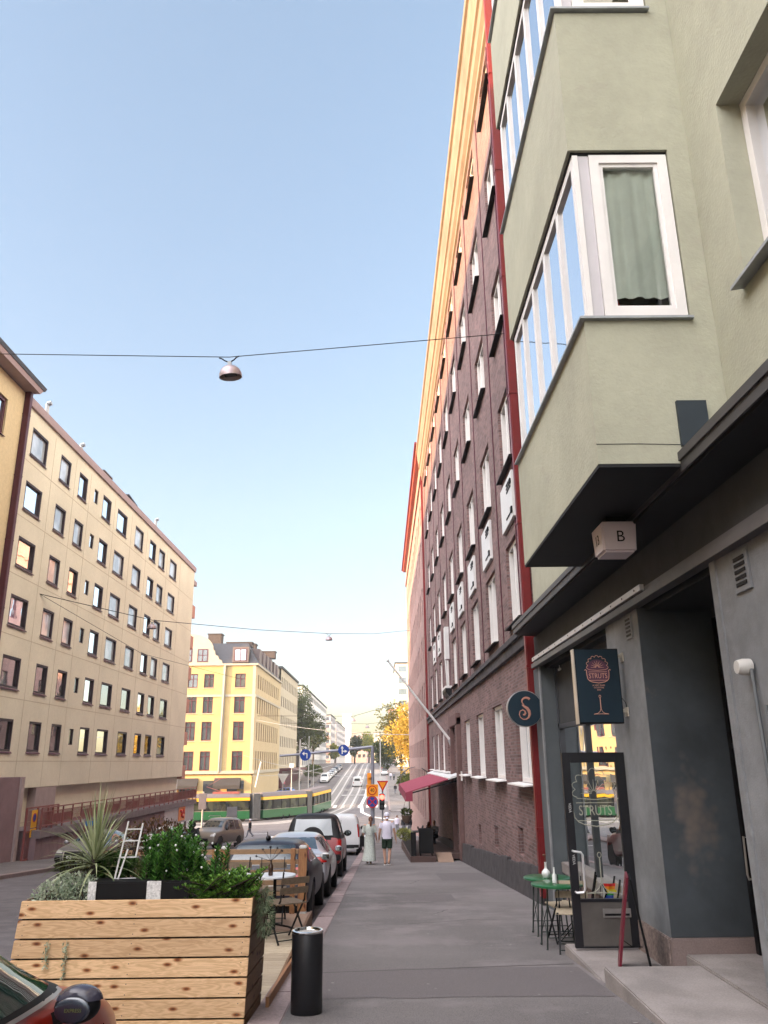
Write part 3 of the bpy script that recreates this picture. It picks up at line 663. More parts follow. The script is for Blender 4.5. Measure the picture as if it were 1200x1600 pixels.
dr = MB(); dr.box(4.0, 4.06, 7.3, 9.48, -.5, 3.2); dr.box(3.97, 4.0, 9.36, 9.44, -.4, 3.2); dr.box(3.97, 4.0, 7.3, 9.36, 1.7, 1.76); dr.box(3.98, 4.0, 8.3, 9.2, -.2, .6); dr.box(3.98, 4.0, 8.3, 9.2, .8, 1.6); D2 = dr.build('door', M_black, G)
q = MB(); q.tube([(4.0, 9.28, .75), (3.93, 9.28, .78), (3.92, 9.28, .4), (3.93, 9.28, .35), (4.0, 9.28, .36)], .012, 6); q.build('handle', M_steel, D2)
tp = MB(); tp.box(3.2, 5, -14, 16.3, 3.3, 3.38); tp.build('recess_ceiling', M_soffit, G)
q = MB(); q.box(3.08, 3.098, 9.7, 9.95, 3.02, 3.3); v = q.build('vent', M_grey, G)
q = MB()
for k in range(5): q.box(3.072, 3.08, 9.74, 9.91, 3.05 + k * .048, 3.075 + k * .048)
q.build('slot', M_black, v)
q = MB(); q.box(3.08, 3.098, 6.45, 6.75, 2.95, 3.3); v = q.build('vent', M_grey, G)
q = MB()
for k in range(5): q.box(3.072, 3.08, 6.5, 6.7, 3.0 + k * .055, 3.03 + k * .055)
q.build('slot', M_black, v)
q = MB(); q.tube([(3.06, 6.62, 2.3), (3.06, 6.6, 1.6), (3.06, 6.58, -.2)], .018, 6); q.tube([(3.08, 6.5, 2.0), (3.08, 6.5, -.2)], .012, 6); q.build('conduit', mat('conduit_grey', (.10, .11, .12), .5), G)
q = MB(); q.lathe((3.05, 6.68, 2.32), [(.0, -.09), (.055, -.085), (.07, -.03), (.07, .03), (.03, .05), (0, .05)], 16, axis='x'); q.build('wall_light', mat('light_grey_plastic', (.45, .44, .42), .5), G, smooth=True)
# shop window behind the open door
sx = 3.36; SF = planeX(sx, 1)
q = MB(); q.box(sx - .12, sx + .2, 10.9, 15.62, -.35, -.17); q.build('window_ledge', M_gran_light, G, bevel=.01)
q = MB(); q.box(sx - .07, sx + .2, 10.9, 15.62, -1.2, -.35); q.build('stall_riser', M_plinth, G)
q = MB(); q.box(sx, sx + .1, 10.9, 15.6, 2.16, 2.24); q.box(sx, sx + .1, 10.9, 11.0, -.17, 3.3); q.box(sx, sx + .1, 13.55, 13.65, -.17, 2.16); q.box(sx, sx + .1, 15.5, 15.6, -.17, 3.3); SW = q.build('shop_window', mat('shop_frame', (.05, .055, .065), .5), G)
q = MB(); q.face([SF(10.95, -.16, .05), SF(15.55, -.16, .05), SF(15.55, 2.2, .05), SF(10.95, 2.2, .05)]); q.build('pane', glassy('shop_glass', (.015, .016, .02), .35, .004), SW)
q = MB(); q.box(sx + .02, sx + .06, 10.95, 15.55, 2.24, 3.3); q.build('transom_panel', M_dkgrey, SW)
q = MB()
for k in range(7): q.hexa([(sx - .06, 11.0, 2.3 + k * .12 - .9), (sx, 11.0, 2.3 + k * .12 - .9), (sx, 11.75, 2.3 + k * .12 - .9), (sx - .06, 11.75, 2.3 + k * .12 - .9), (sx - .01, 11.0, 2.37 + k * .12 - .9), (sx, 11.0, 2.37 + k * .12 - .9), (sx, 11.75, 2.37 + k * .12 - .9), (sx - .01, 11.75, 2.37 + k * .12 - .9)])
# entrance door, standing open across the view
dp = MB(); DY = 10.6; x0, x1, z0, z1 = 2.3, 3.1, -.56, 1.68; DF = planeY(DY, 1)
for a in ((x0, x0 + .1, z0, z1), (x1 - .12, x1, z0, z1)): fbox(dp, DF, a[0], a[1], a[2], a[3], 0, .05)
fbox(dp, DF, x0 + .1, x1 - .12, z1 - .12, z1, 0, .05); fbox(dp, DF, x0 + .1, x1 - .12, z0 + .5, z0 + .535, 0, .05); fbox(dp, DF, x0 + .1, x1 - .12, z0, z0 + .02, 0, .05)
DO = dp.build('door', mat('black_door_frame', (.007, .007, .010), .4, var=.1), G, bevel=.004)
q = MB(); fbox(q, DF, x0 + .015, x1 - .015, z0 + .02, z0 + .5, .01, .04)
q.v = [(x, y - .0, z) for x, y, z in q.v]; q.build('kick_plate', mat('worn_steel_plate', (.13, .12, .112), .4, metal=.5, var=.2, scale=2.5), DO)
q = MB(); fbox(q, DF, 2.66, 3.0, z0 + .33, z0 + .43, -.012, .0); mbx = q.build('letter_slot', M_steel, DO, bevel=.004)
q = MB(); fbox(q, DF, 2.68, 2.98, z0 + .35, z0 + .375, -.014, -.012); q.build('slot_opening', M_black, mbx)
q = MB(); q.face([DF(x0 + .1, z0 + .535, .025), DF(x1 - .12, z0 + .535, .025), DF(x1 - .12, z1 - .12, .025), DF(x0 + .1, z1 - .12, .025)]); q.build('pane', clearglass('door_glass', (.82, .86, .84), .05), DO)
q = MB(); q.tube([(x0 + .05, DY, .52), (x0 + .05, DY - .07, .52), (x0 + .13, DY - .08, .51), (x0 + .15, DY - .08, .48), (x0 + .15, DY - .08, .1), (x0 + .13, DY - .08, .06), (x0 + .05, DY - .07, .055), (x0 + .05, DY, .055)], .014, 8); q.build('handle', mat('white_metal_handle', (.6, .6, .62), .3, metal=.4), DO, smooth=True)
M_etch = mat('etched_lettering', (.30, .30, .25), .5, var=.05)
text('STRUTS', .17, 'lettering', M_etch, DO, (2.68, DY + .02, .98), (1, 0, 0), (0, 0, 1), .002, sx=.72)
text('VEDÄ', .045, 'lettering', M_whitem, DO, (x0 + .055, DY - .003, .42), (0, 0, -1), (1, 0, 0), .001)
text('VEDÄ', .045, 'lettering', M_whitem, DO, (x0 + .055, DY - .003, 1.02), (0, 0, -1), (1, 0, 0), .001)
def glass_emblem(cx, y, cz, s, r, parent, m):
    q = MB(); P_ = lambda u, v: (cx + u * s, y, cz + v * s)
    sh = []                                     # scalloped shell
    for k in range(9):
        a0 = math.pi * (1.12 - k * 1.24 / 9); a1 = math.pi * (1.12 - (k + 1) * 1.24 / 9); R0 = .36
        for j in range(7):
            a = a0 + (a1 - a0) * j / 6; rr = R0 + .07 * math.sin(math.pi * j / 6); sh.append(P_(rr * math.cos(a) * 1.05, .62 + rr * math.sin(a)))
    q.tube(sh, r, 5)
    for k in range(9):
        a = math.pi * k / 8; q.tube([P_(.05 * math.cos(a), .56 + .05 * math.sin(a)), P_(.27 * math.cos(a), .56 + .27 * math.sin(a))], [r * 1.2, r * .5], 5)
    for sg in (-1, 1):
        bw_ = [(.55, .44), (.5, .47), (.455, .44), (.46, .36), (.45, .22), (.43, .1), (.36, .02), (.25, -.03), (.12, -.05), (0, -.07)]
        q.tube([P_(sg * u, v) for u, v in bw_], [r * .6, r * 1.8, r * 1.6] + [r * 1.4] * 7, 5)
    q.tube([P_(-.36, .47), P_(0, .44), P_(.36, .47)], r, 5); q.tube([P_(-.38, .38), P_(.38, .38)], r, 5); q.tube([P_(-.38, .04), P_(.38, .04)], r, 5)
    q.tube([P_(.04 * math.cos(t), -.6 + .05 * math.sin(t)) for t in [2 * math.pi * k / 8 for k in range(9)]], r, 5)
    q.tube([P_(0, -.65), P_(0, -1.1)], r * 1.6, 5)
    for sg in (-1, 1): q.tube([P_(0, -1.08), P_(sg * .05, -1.2), P_(sg * .14, -1.27), P_(sg * .3, -1.3)], r, 5)
    q.tube([P_(-.3, -1.3), P_(0, -1.29), P_(.3, -1.3)], r, 5)
    return q.build('emblem', m, parent)
glass_emblem(2.68, DY + .02, .84, .62, .005, DO, M_etch)
# little spotlight inside the recess
q = MB(); q.box(3.35, 3.37, 15.0, 15.2, 3.2, 3.24); q.tube([(3.36, 15.1, 3.3), (3.36, 15.1, 3.24)], .01, 6); q.build('downlight', M_whitem, G)
for (y, z) in [(14.6, 2.0), (14.2, 1.72), (14.0, 1.6), (13.7, 1.45)]:
    q = MB(); q.ball((sx + .35, y, z), .02, 8, 6); q.build('bulb', emit('warm_bulb', (1, .7, .4), 6) if (y, z) == (14.6, 2.0) else bpy.data.materials['warm_bulb'], SW)
# steps
def stepobj(x0, x1, y0, y1, zt, lab):
    mb = MB(); mb.box(x0, x1, y0, y1, gz(y1) - .3, zt); o = mb.build('step', M_gran_light, G, bevel=.012); o['label'] = lab; return o
stepobj(2.25, 3.4, 9.02, 11.0, -.585, 'lower granite step at the open door'); stepobj(2.22, 3.2, 5.4, 9.0, -.4, 'higher granite landing nearer the viewer')
stepobj(3.22, 4.3, 7.0, 9.46, -.395, 'grey recess floor slab')
stepobj(2.22, 3.2, 2, 5.38, -.16, 'nearest granite landing')
# worn floral patch of old paint showing through the slate coat
mm = bpy.data.materials['slate_painted_render'].node_tree; bs = mm.nodes['Principled BSDF']; lk = bs.inputs['Base Color'].links[0].from_socket
gp_ = mm.nodes.new('ShaderNodeNewGeometry'); mpp = mm.nodes.new('ShaderNodeMapping'); mpp.inputs['Location'].default_value = (-3.5 / .3, 0, -.95 / .75); mpp.inputs['Scale'].default_value = (1 / .3, 0, 1 / .75)
mm.links.new(gp_.outputs['Position'], mpp.inputs[0]); ln = mm.nodes.new('ShaderNodeVectorMath'); ln.operation = 'LENGTH'; mm.links.new(mpp.outputs[0], ln.inputs[0])
nz_ = mm.nodes.new('ShaderNodeTexVoronoi'); nz_.inputs['Scale'].default_value = 9; mm.links.new(gp_.outputs['Position'], nz_.inputs['Vector'])
n2_ = mm.nodes.new('ShaderNodeTexNoise'); n2_.inputs['Scale'].default_value = 5; n2_.inputs['Detail'].default_value = 8; mm.links.new(gp_.outputs['Position'], n2_.inputs['Vector'])
a1 = mm.nodes.new('ShaderNodeMath'); a1.operation = 'MULTIPLY_ADD'; a1.inputs[1].default_value = 1.3; mm.links.new(n2_.outputs[0], a1.inputs[0]); mm.links.new(ln.outputs['Value'], a1.inputs[2])
a2 = mm.nodes.new('ShaderNodeMath'); a2.operation = 'MULTIPLY_ADD'; a2.inputs[1].default_value = .6; mm.links.new(nz_.outputs['Distance'], a2.inputs[0]); mm.links.new(a1.outputs[0], a2.inputs[2])
rr_ = mm.nodes.new('ShaderNodeValToRGB'); rr_.color_ramp.elements[0].position = .95 / 2; rr_.color_ramp.elements[0].color = (1, 1, 1, 1); rr_.color_ramp.elements[1].position = 1.75 / 2; rr_.color_ramp.elements[1].color = (0, 0, 0, 1)
hf = mm.nodes.new('ShaderNodeMath'); hf.operation = 'MULTIPLY'; hf.inputs[1].default_value = .5; mm.links.new(a2.outputs[0], hf.inputs[0]); mm.links.new(hf.outputs[0], rr_.inputs[0])
mxx = mm.nodes.new('ShaderNodeMix'); mxx.data_type = 'RGBA'; mm.links.new(rr_.outputs[0], mxx.inputs[0]); mm.links.new(lk, mxx.inputs[6]); mxx.inputs[7].default_value = (.13, .11, .10, 1); mm.links.new(mxx.outputs[2], bs.inputs['Base Color'])
# ---- beige panel building on the left ----
FL = planeX(-17, -1)
L1 = thing('panel_building', 'beige panel apartment building with dark framed windows above the mauve gallery', 'building', (-17, 53, gz(53)))
LY0, LY1, LZ0, LZ1 = 35.05, 70.8, .57, 18.3
wc = [(35.9, 37.8), (39.5, 40.95), (42.2, 43.55), (46.2, 47.75), (49, 51.05), (52.9, 54.85), (56.5, 58.15), (59.05, 60.75), (62.3, 64.45)]
tops = [17.48 - 2.77 * k for k in range(6)]
holes = [(a, b, t - 1.42, t, .2) for a, b in wc for t in tops] + [(44.7, 45.35, t - 1.0, t - .15, .14) for t in tops]
w = MB(); wall(w, FL, LY0, LY1, LZ0, LZ1, holes)
w.box(-80, -17.4, LY0, LY1 - .02, -3, LZ1 - .02); w.face([(-17, LY1, LZ0), (-80, LY1, -3), (-80, LY1, LZ1), (-17, LY1, LZ1)])
w.face([(-17, LY0, LZ0), (-17, LY1, LZ0), (-20.5, LY1, LZ0), (-20.5, LY0, LZ0)])
w.build('wall', M_beige, L1)
for a, b in wc:
    for i, t in enumerate(tops): window(L1, FL, a, b, t - 1.42, t, .2, M_winframe, M_glassL if i < 4 else M_glass if i < 5 else M_glassd, fw=.1, fd=.19, sill=.05, sillout=.07, sillm=M_maroon, silldrop=.06, trans=())
for t in tops: window(L1, FL, 44.7, 45.35, t - 1.0, t - .15, .14, M_winframe, M_glassd, fw=.06, fd=.1)
jt = MB()
for k in range(7): z = 15.5 - 2.77 * k + .12; jt.box(-17.0, -16.993, LY0 + .1, LY1, z, z + .03)
for y in (38.6, 41.6, 43.95, 48.4, 52.0, 55.7, 61.4, 65.6): jt.box(-17, -16.9935, y, y + .025, LZ0, LZ1 - .3)
jt.build('panel_joints', mat('joint', (.5, .45, .35), .9, var=0), L1)
q = MB(); q.box(-17.3, -16.88, LY0 + .1, LY1 + .1, LZ1, LZ1 + .42); q.build('parapet', M_pinksheet, L1)
q = MB(); q.hexa([(-17.3, LY0, LZ1 + .2), (-17.3, LY1, LZ1 + .2), (-24, LY1, LZ1 + .2), (-24, LY0, LZ1 + .2), (-17.5, LY0, LZ1 + .4), (-17.5, LY1, LZ1 + .4), (-24, LY1, LZ1 + 1.4), (-24, LY0, LZ1 + 1.4)]); q.build('roof', M_roofd, L1)
q = MB(); q.box(-42, -35, -40, 69, 15, 23.1); q.build('sun_blocker', M_beige, L1)  # added unseen block behind the roofs, sets the shadow line on the brick
for y, h in [(38.2, 1.5), (43.2, 1.2), (59.2, 1.5)]:
    q = MB(); q.tube([(-17.5, y, LZ1), (-17.5, y, LZ1 + h)], .11, 8); q.tube([(-17.5, y, LZ1 + h), (-17.3, y, LZ1 + h + .05)], .13, 8); q.build('roof_flue', M_galv, L1)
q = MB(); q.box(-18, -17.5, 47.2, 48.4, LZ1, LZ1 + .9); q.box(-18.1, -17.4, 47, 48.6, LZ1 + 1.0, LZ1 + 1.1); q.build('chimney', M_chim, L1)
q = MB(); q.hexa([(-18, 51.5, LZ1 + .9), (-17.2, 51.5, LZ1 + .9), (-17.2, 53.5, LZ1 + .7), (-18, 53.5, LZ1 + .7), (-18, 51.5, LZ1 + 1), (-17.2, 51.5, LZ1 + 1), (-17.2, 53.5, LZ1 + .8), (-18, 53.5, LZ1 + .8)]); q.tube([(-17.8, 52.2, LZ1), (-17.8, 52.2, LZ1 + .9)], .1, 6); q.build('roof_hatch', M_roofd, L1)
M_salm = mat('salmon_balcony', (.5, .25, .2), .8, var=.05)
for k in range(6):
    z = 14.2 - 2.77 * k; q = MB(); q.box(-20.5, -17.0, LY1 + .02, LY1 + 1.1, z, z + 1.1); q.build('balcony', M_salm, L1)
q = MB(); q.box(-19.5, -17.0, LY1 + .02, LY1 + 1.2, 17.2, 17.6); q.build('cornice', M_pinksheet, L1)
# ground storey set back behind the gallery
gs = MB(); gs.box(-21, -20, 42.0, 55.5, -4, .57); gs.box(-21, -20, 57.8, 66.5, -4, .57); gs.build('recessed_wall', M_mauve, L1)
q = MB(); q.box(-21.2, -20.6, 36, 42, -4, .57); q.box(-20.8, -20.2, 55.5, 57.8, -4, .57); q.build('dark_opening', M_dark, L1)
pr = MB(); pr.box(-17.9, -17.0, 41.2, 43.7, -3.2, .55); pr.build('pier', mat('pale_mauve_render', (.36, .29, .29), .85, var=.1), L1)
pr = MB(); pr.box(-19, -16.2, 26, 37.6, -3.2, 1.1); pr.build('pier', M_mauve, L1)
pr = MB(); pr.box(-16.25, -16.1, 37.4, 37.7, -3.2, 1.1); pr.build('corner_strip', mat('pale_mauve_strip', (.4, .32, .32), .85), L1)
# ---- yellow rough-cast building, nearest left ----
L0 = thing('roughcast_building', 'yellow roughcast apartment building cut by the left edge of the photo', 'building', (-17, 15, gz(15)))
lt = [17.6 - 2.85 * k for k in range(7)]
holes = [(y, y + 1.9, t - 1.75, t, .2) for y in [31.2 - 4.2 * k for k in range(12)] for t in lt if t > 3]
w = MB(); wall(w, FL, -40, 34.85, 1.1, 18.7, holes); w.box(-60, -17.5, -40, 34.8, -2, 18.6); w.build('wall', M_beige2, L0)
for y in [31.2 - 4.2 * k for k in range(4)]:
    for t in lt:
        if t > 3: window(L0, FL, y, y + 1.9, t - 1.75, t, .2, M_maroon, M_glass, fw=.16, mull=(y + .8,), fd=.12, sill=.05, sillout=.08)
q = MB(); q.hexa([(-16.4, -40, 18.75), (-30, -40, 18.75), (-30, 34.9, 18.75), (-16.4, 34.9, 18.75), (-16.35, -40, 19.0), (-30, -40, 21.4), (-30, 35.1, 21.4), (-16.35, 35.1, 19.0)]); q.build('eaves', M_pinksheet, L0)
q = MB(); q.hexa([(-16.32, -40, 19.0), (-30, -40, 21.4), (-30, 35.2, 21.4), (-16.32, 35.2, 19.0), (-16.28, -40, 19.2), (-30, -40, 21.6), (-30, 35.3, 21.6), (-16.28, 35.3, 19.2)]); q.build('roof', M_roofd, L0)
downpipe(L0, -17.0, 34.6, gz(35), 18.75, M_maroon, .28)
q = MB(); q.box(-17.6, -16.9, -40, 26, -2, 1.1); q.build('base_wall', M_mauve, L0)
# ---- gallery: retaining wall, slab, railing ----
GW = thing('gallery', 'mauve retaining wall carrying a raised walkway in front of the panel building', 'retaining wall', (-15.5, 55, gz(55)))
q = MB(); q.box(-17.5, -15.6, 38.4, 60.5, -5.2, -1.55); q.build('retaining_wall', M_mauve, GW)
q = MB()
for k in range(46): q.box(-15.6, -15.585, 38.6 + k * .48, 38.64 + k * .48, -5, -1.56)
q.build('board_marks', M_mauve, GW)
q = MB(); q.box(-20, -15.45, 38.4, 70, -1.55, -1.22); q.build('slab', mat('grey_mauve_concrete', (.2, .165, .18), .85, var=.15), GW)
q = MB(); q.box(-17.5, -15.6, 60.5, 69.8, -2.75, -1.56); q.build('shop_fascia', mat('shop_fascia', (.5, .47, .5), .6), GW)
q = MB(); q.box(-17.5, -15.7, 60.5, 69.8, -5.2, -2.76); q.build('shop_front', M_glassm, GW)
for k in range(5): q = MB(); q.box(-15.72, -15.62, 60.6 + k * 2.25, 60.75 + k * 2.25, -5.2, -2.76); q.build('shop_mullion', M_mauve, GW)
q = MB(); q.box(-15.6, -15.56, 64.6, 66.6, -2.6, -1.62); lg = q.build('shop_logo', mat('logo_orange', (.75, .22, .02), .5, var=0), GW)
q = MB(); q.tube([(-15.54, 65.0, -1.85), (-15.54, 65.6, -2.0), (-15.54, 65.3, -2.2), (-15.54, 66.0, -2.35)], .1, 6); q.tube([(-15.54, 65.9, -1.8), (-15.54, 66.2, -2.1)], .08, 6); q.build('logo_mark', mat('logo_red', (.6, .03, .02), .5, var=0), lg)
def railing(name, lab, y0, y1, x, z0, z1, fill=True):
    T = thing(name, lab, 'railing', (x, (y0 + y1) / 2, z0))
    n = int((y1 - y0) / 1.25)
    for k in range(n + 1):
        y = y0 + (y1 - y0) * k / n; q = MB(); q.box(x - .03, x + .03, y - .03, y + .03, z0, z1); q.build('post', M_rust, T)
    q = MB(); q.beam((x, y0, z1), (x, y1, z1), .07, .05); q.beam((x, y0, z0 + .15), (x, y1, z0 + .15), .05); q.beam((x, y0, z1 - .18), (x, y1, z1 - .18), .03); q.build('rail', M_rust, T)
    q = MB(); y = y0 + .12
    while y < y1: q.beam((x, y, z0 + .15), (x, y, z1 - .18), .022); y += .125
    q.build('balusters', M_rust, T)
    if fill:
        for k in range(0, n, 1):
            if k % 3: q = MB(); ya = y0 + (y1 - y0) * k / n + .1; q.box(x - .05, x - .035, ya, ya + (y1 - y0) / n - .2, z0 + .22, z1 - .32); q.build('infill_panel', mat('faded_red_panel', (.30, .12, .12), .7) if 'faded_red_panel' not in bpy.data.materials else bpy.data.materials['faded_red_panel'], T)
railing('railing', 'rust red railing running along the raised walkway', 38.5, 69.9, -15.5, -1.2, -.28)
# gate at pavement level
T = thing('gate', 'tall rust red barred gate between two mauve piers', 'gate', (-16.6, 40, gz(39)))
q = MB(); x = -15.9; a, b = 37.8, 41.4; z0, z1 = gz(40) + .15, -.25
for y in (a, 39.0, 40.2, b): q.box(x - .04, x + .04, y - .04, y + .04, z0 - .1, z1)
for z in (z0, -1.25, z1): q.box(x - .03, x + .03, a, b, z - .03, z + .03)
q.build('frame', M_rust, T)
q = MB(); y = a + .12
while y < b: q.beam((x, y, z0), (x, y, z1 - .12), .02); y += .12
q.build('bars', M_rust, T)
sg = MB(); sg.box(x + .045, x + .06, 38.25, 38.85, -1.1, -.35); so = sg.build('sign', mat('sign_yellow', (.8, .42, .02), .5, var=.03), T)
q = MB(); q.lathe((x + .065, 38.55, -.68), [(.16, -.003), (.16, .003)], 20, axis='x'); q.build('sign_disc', mat('sign_blue', (.03, .05, .3), .5, var=0), so)
q = MB(); q.lathe((x + .064, 38.55, -.68), [(.2, -.003), (.2, .003)], 20, axis='x'); q.build('sign_ring', mat('sign_red', (.5, .02, .02), .5, var=0), so)
sg = MB(); sg.box(x + .045, x + .06, 38.25, 38.85, -1.5, -1.14); so2 = sg.build('sign', bpy.data.materials['sign_yellow'], T)
for i, wd in enumerate((.4, .3, .36)): q = MB(); q.box(x + .06, x + .064, 38.35, 38.35 + wd, -1.24 - i * .09, -1.21 - i * .09); q.build('text_line', M_black, so2)
# ---- yellow corner house ----
YB = thing('corner_house', 'sunlit yellow corner house with dark mansard roof and rounded gable', 'building', (-26, 131, gz(130)))
FY = planeY(130, 1); FYX = planeX(-20.2, -1)
fr = [(-.3, 3.4), (4.1, 7.6), (8.2, 11.3), (12.6, 15.4)]; fr = [(.5, 3.4), (5.0, 7.9), (9.2, 12.0), (13.2, 15.4)]
fc = [(-31.2, -29.6), (-28.6, -27.0), (-23.6, -21.9)]
holes = [(a, b, c, d, .25) for a, b in fc for c, d in fr] + [(-32.2, -31.0, 17.2, 19.4, .2), (-29.9, -28.2, 17.2, 19.4, .2)]
w = MB(); wall(w, FY, -52, -20.2, .3, 16.9, [h for h in holes if h[3] < 17]); w.box(-52, -20.5, 130.3, 162, -6, 16.8)
w.build('wall', M_yel, YB)
side = [132.0 + 2.55 * k for k in range(11)]
holes = [(y, y + 1.1, c, d, .25) for y in side for c, d in fr]
w = MB(); wall(w, FYX, 130, 162, -6, 16.9, holes); w.build('side_wall', mat('warm_cream_plaster', (.42, .34, .22), .9, var=.06, scale=.5), YB)
for a, b in fc:
    for c, d in fr: window(YB, FY, a, b, c, d, .25, M_maroon, M_glassd, fw=.14, mull=((a + b) / 2,), trans=(d - .8,), sill=.1, sillm=M_yelp, sillout=.12, silldrop=.1, fd=.14)
for y in side:
    for c, d in fr: window(YB, FYX, y, y + 1.1, c, d, .25, M_maroon, M_glassd, fw=.1, mull=(y + .55,), fd=.12)
w = MB(); w.box(-52, -20.3, 129.9, 130.3, -6, -.3); w.build('shop_wall', M_yel, YB)
q = MB(); q.box(-52, -20.0, 129.75, 130.0, 0, .45); q.box(-52, -20.1, 129.88, 130.0, 11.75, 12.1); q.box(-20.2, -20.05, 129.9, 162, 11.75, 12.1); q.box(-52, -19.9, 129.7, 130.0, 16.7, 17.0); q.box(-20.2, -19.9, 130, 162, 16.7, 17.0); q.box(-20.2, -20.0, 129.8, 162, 0, .45); q.build('string_course', M_yelp, YB)
q = MB()
for x in (-25.6, -20.75): q.box(x, x + .5, 129.86, 130, .45, 16.7)
q.build('lesene', M_yelp, YB)
q = MB(); q.tube([(-25.5, 129.7, .2), (-25.2, 129.7, 16.7)], .14, 6); q.build('downpipe', M_yelp, YB)
# gable
gp = [(-36, 16.9)] + [(-31.0 + 3.6 * math.cos(t), 19.3 + 2.6 * math.sin(t)) for t in [math.pi - math.pi * k / 14 for k in range(15)] if True] + [(-27.2, 19.2), (-27.0, 18.4), (-26.6, 18.3), (-26.4, 17.7), (-26.0, 17.6), (-25.7, 16.9)]
q = MB(); q.prism(gp, FY, -.05, .6); q.build('gable', M_yelp, YB)
for (a, b) in [(-32.0, -30.8), (-29.9, -28.2)]: window(YB, planeY(129.95, 1), a, b, 17.3, 19.4, .03, M_maroon, M_glassd, fw=.14, mull=((a + b) / 2,), trans=(18.4,), fd=.1)
q = MB(); q.hexa([(-52, 130.4, 17), (-20.1, 130.1, 17), (-20.1, 161.9, 17), (-52, 161.9, 17), (-52, 132.2, 20.6), (-22.2, 132.2, 20.6), (-22.2, 161.9, 20.6), (-52, 161.9, 20.6)]); q.build('roof', M_roofd, YB)
q = MB(); q.box(-24.2, -21.6, 130.0, 131.8, 17.2, 19.7); dm = q.build('dormer', mat('dormer_sheet', (.13, .10, .10), .6), YB)
window(dm, planeY(129.98, 1), -23.9, -21.9, 17.4, 19.4, .03, M_maroon, M_glassm, fw=.14, mull=(-22.9,), fd=.06)
for k in range(6): q = MB(); y = 134 + k * 4.6; q.box(-21.8, -20.4, y, y + 2.4, 17.3, 19.9); q.build('dormer', bpy.data.materials['dormer_sheet'], YB)
for (x, y, w_, h) in [(-29.2, 134, 2.2, 1.8), (-26, 134, 4.2, .35), (-23.9, 140, 1.8, .9), (-23, 150, 3, .9)]:
    q = MB(); q.box(x, x + w_, y, y + 2, 20.3, 20.6 + h); q.box(x - .15, x + w_ + .15, y - .1, y + 2.1, 20.6 + h, 20.75 + h); q.build('chimney', M_chim, YB)
aw = MB(); 
for (a, b) in [(-34, -28.6), (-26.1, -22.0)]: aw.hexa([(a, 128.9, -2.2), (b, 128.9, -2.2), (b, 130, -1.0), (a, 130, -1.0), (a, 128.9, -1.7), (b, 128.9, -1.7), (b, 130, -.5), (a, 130, -.5)])
aw.build('awning', mat('grey_awning', (.03, .027, .028), .8), YB)
sf = MB()
for k in range(8): sf.box(-50 + k * 3.7, -47.4 + k * 3.7, 129.84, 129.9, -5, -1)
sf.build('shop_window', M_glassd, YB)
# extension, pale, beyond the corner house
XB = thing('cream_house', 'cream plastered five storey house adjoining the yellow corner house', 'building', (-20.5, 178, gz(178)))
xs_ = [163.6 + 3.2 * k for k in range(10)]; xr = [(16.2, 18.3), (12.4, 14.5), (8.6, 10.7), (4.6, 6.7), (1.2, 3.2)]
w = MB(); wall(w, FYX, 162.1, 195, -6, 19.8, [(y, y + 1.35, a, b, .25) for y in xs_ for a, b in xr]); w.box(-50, -20.6, 162.1, 195, -6, 19.7)
w.build('wall', M_cream, XB)
for y in xs_:
    for a, b in xr: window(XB, FYX, y, y + 1.35, a, b, .25, M_winframe, M_glass, fw=.12, fd=.12)
q = MB(); q.box(-50, -19.9, 162, 195.2, 19.8, 20.2); q.build('eaves', M_dkgrey, XB)
q = MB(); q.box(-20.2, -17.5, 163, 194, .0, .5); q.box(-20.2, -19.6, 163, 194, -3.2, 0); q.build('canopy', M_maroon, XB)
q = MB(); q.box(-50, -19.5, 196, 197, -4, 4); q.build('garden_wall', M_chim, XB)
# ---- farther houses, each its own thing ----
def block(name, lab, x0, x1, y0, y1, z0, z1, wm, faceX=None, nrow=6, ncol=6, frontcols=4, band=None, gm=None, roofm=None, zf=None, ww=.6, xface=None):
    T = thing(name, lab, 'building', ((x0 + x1) / 2, y0, z0))
    fx = planeX(x1, -1) if faceX != -1 else planeX(x0, 1); fy = planeY(y0, 1)
    st = (z1 - (zf if zf is not None else z0 + 3)) / nrow; zf = zf if zf is not None else z0 + 3
    H1 = []; H2 = []
    dy = (y1 - y0) / ncol; dx = (x1 - x0) / max(frontcols, 1)
    for r in range(nrow):
        for c in range(ncol): H1.append((y0 + dy * (c + .5 - ww / 2), y0 + dy * (c + .5 + ww / 2), zf + st * r + st * .25, zf + st * r + st * .75, .3))
        for c in range(frontcols): H2.append((x0 + dx * (c + .5 - ww / 2), x0 + dx * (c + .5 + ww / 2), zf + st * r + st * .25, zf + st * r + st * .75, .3))
    w = MB(); wall(w, fx, y0, y1, z0, z1, H1); wall(w, fy, x0, x1, z0, z1, H2); e = .5
    w.box(x0 + e if faceX == -1 else x0, x1 - (e if faceX != -1 else 0), y0 + e, y1, z0, z1 - .05); w.build('wall', wm, T)
    for i, (h, f) in enumerate([(h, fx) for h in H1] + [(h, fy) for h in H2]):
        q = MB(); a, b, c, d = h[:4]; q.face([f(a, c, .25), f(b, c, .25), f(b, d, .25), f(a, d, .25)]); fbox(q, f, (a + b) / 2 - .06, (a + b) / 2 + .06, c, d, .2, .26)
        q.build('window', gm or M_glass, T)
    q = MB(); q.box(x0 - .3, x1 + .3, y0 - .3, y1, z1, z1 + .35); q.build('roof', roofm or M_dkgrey, T)
    if band:
        q = MB()
        for r in range(nrow): q.box(x0, x1 + .05, y0 - .9, y0, zf + st * r - .1, zf + st * r + .9)
        q.build('balcony', band, T)
    return T
M_lil = mat('lilac_grey_plaster', (.47, .46, .5), .9, var=.04, scale=.3); M_pinkp = mat('dusty_pink_plaster', (.5, .36, .34), .9, var=.05)
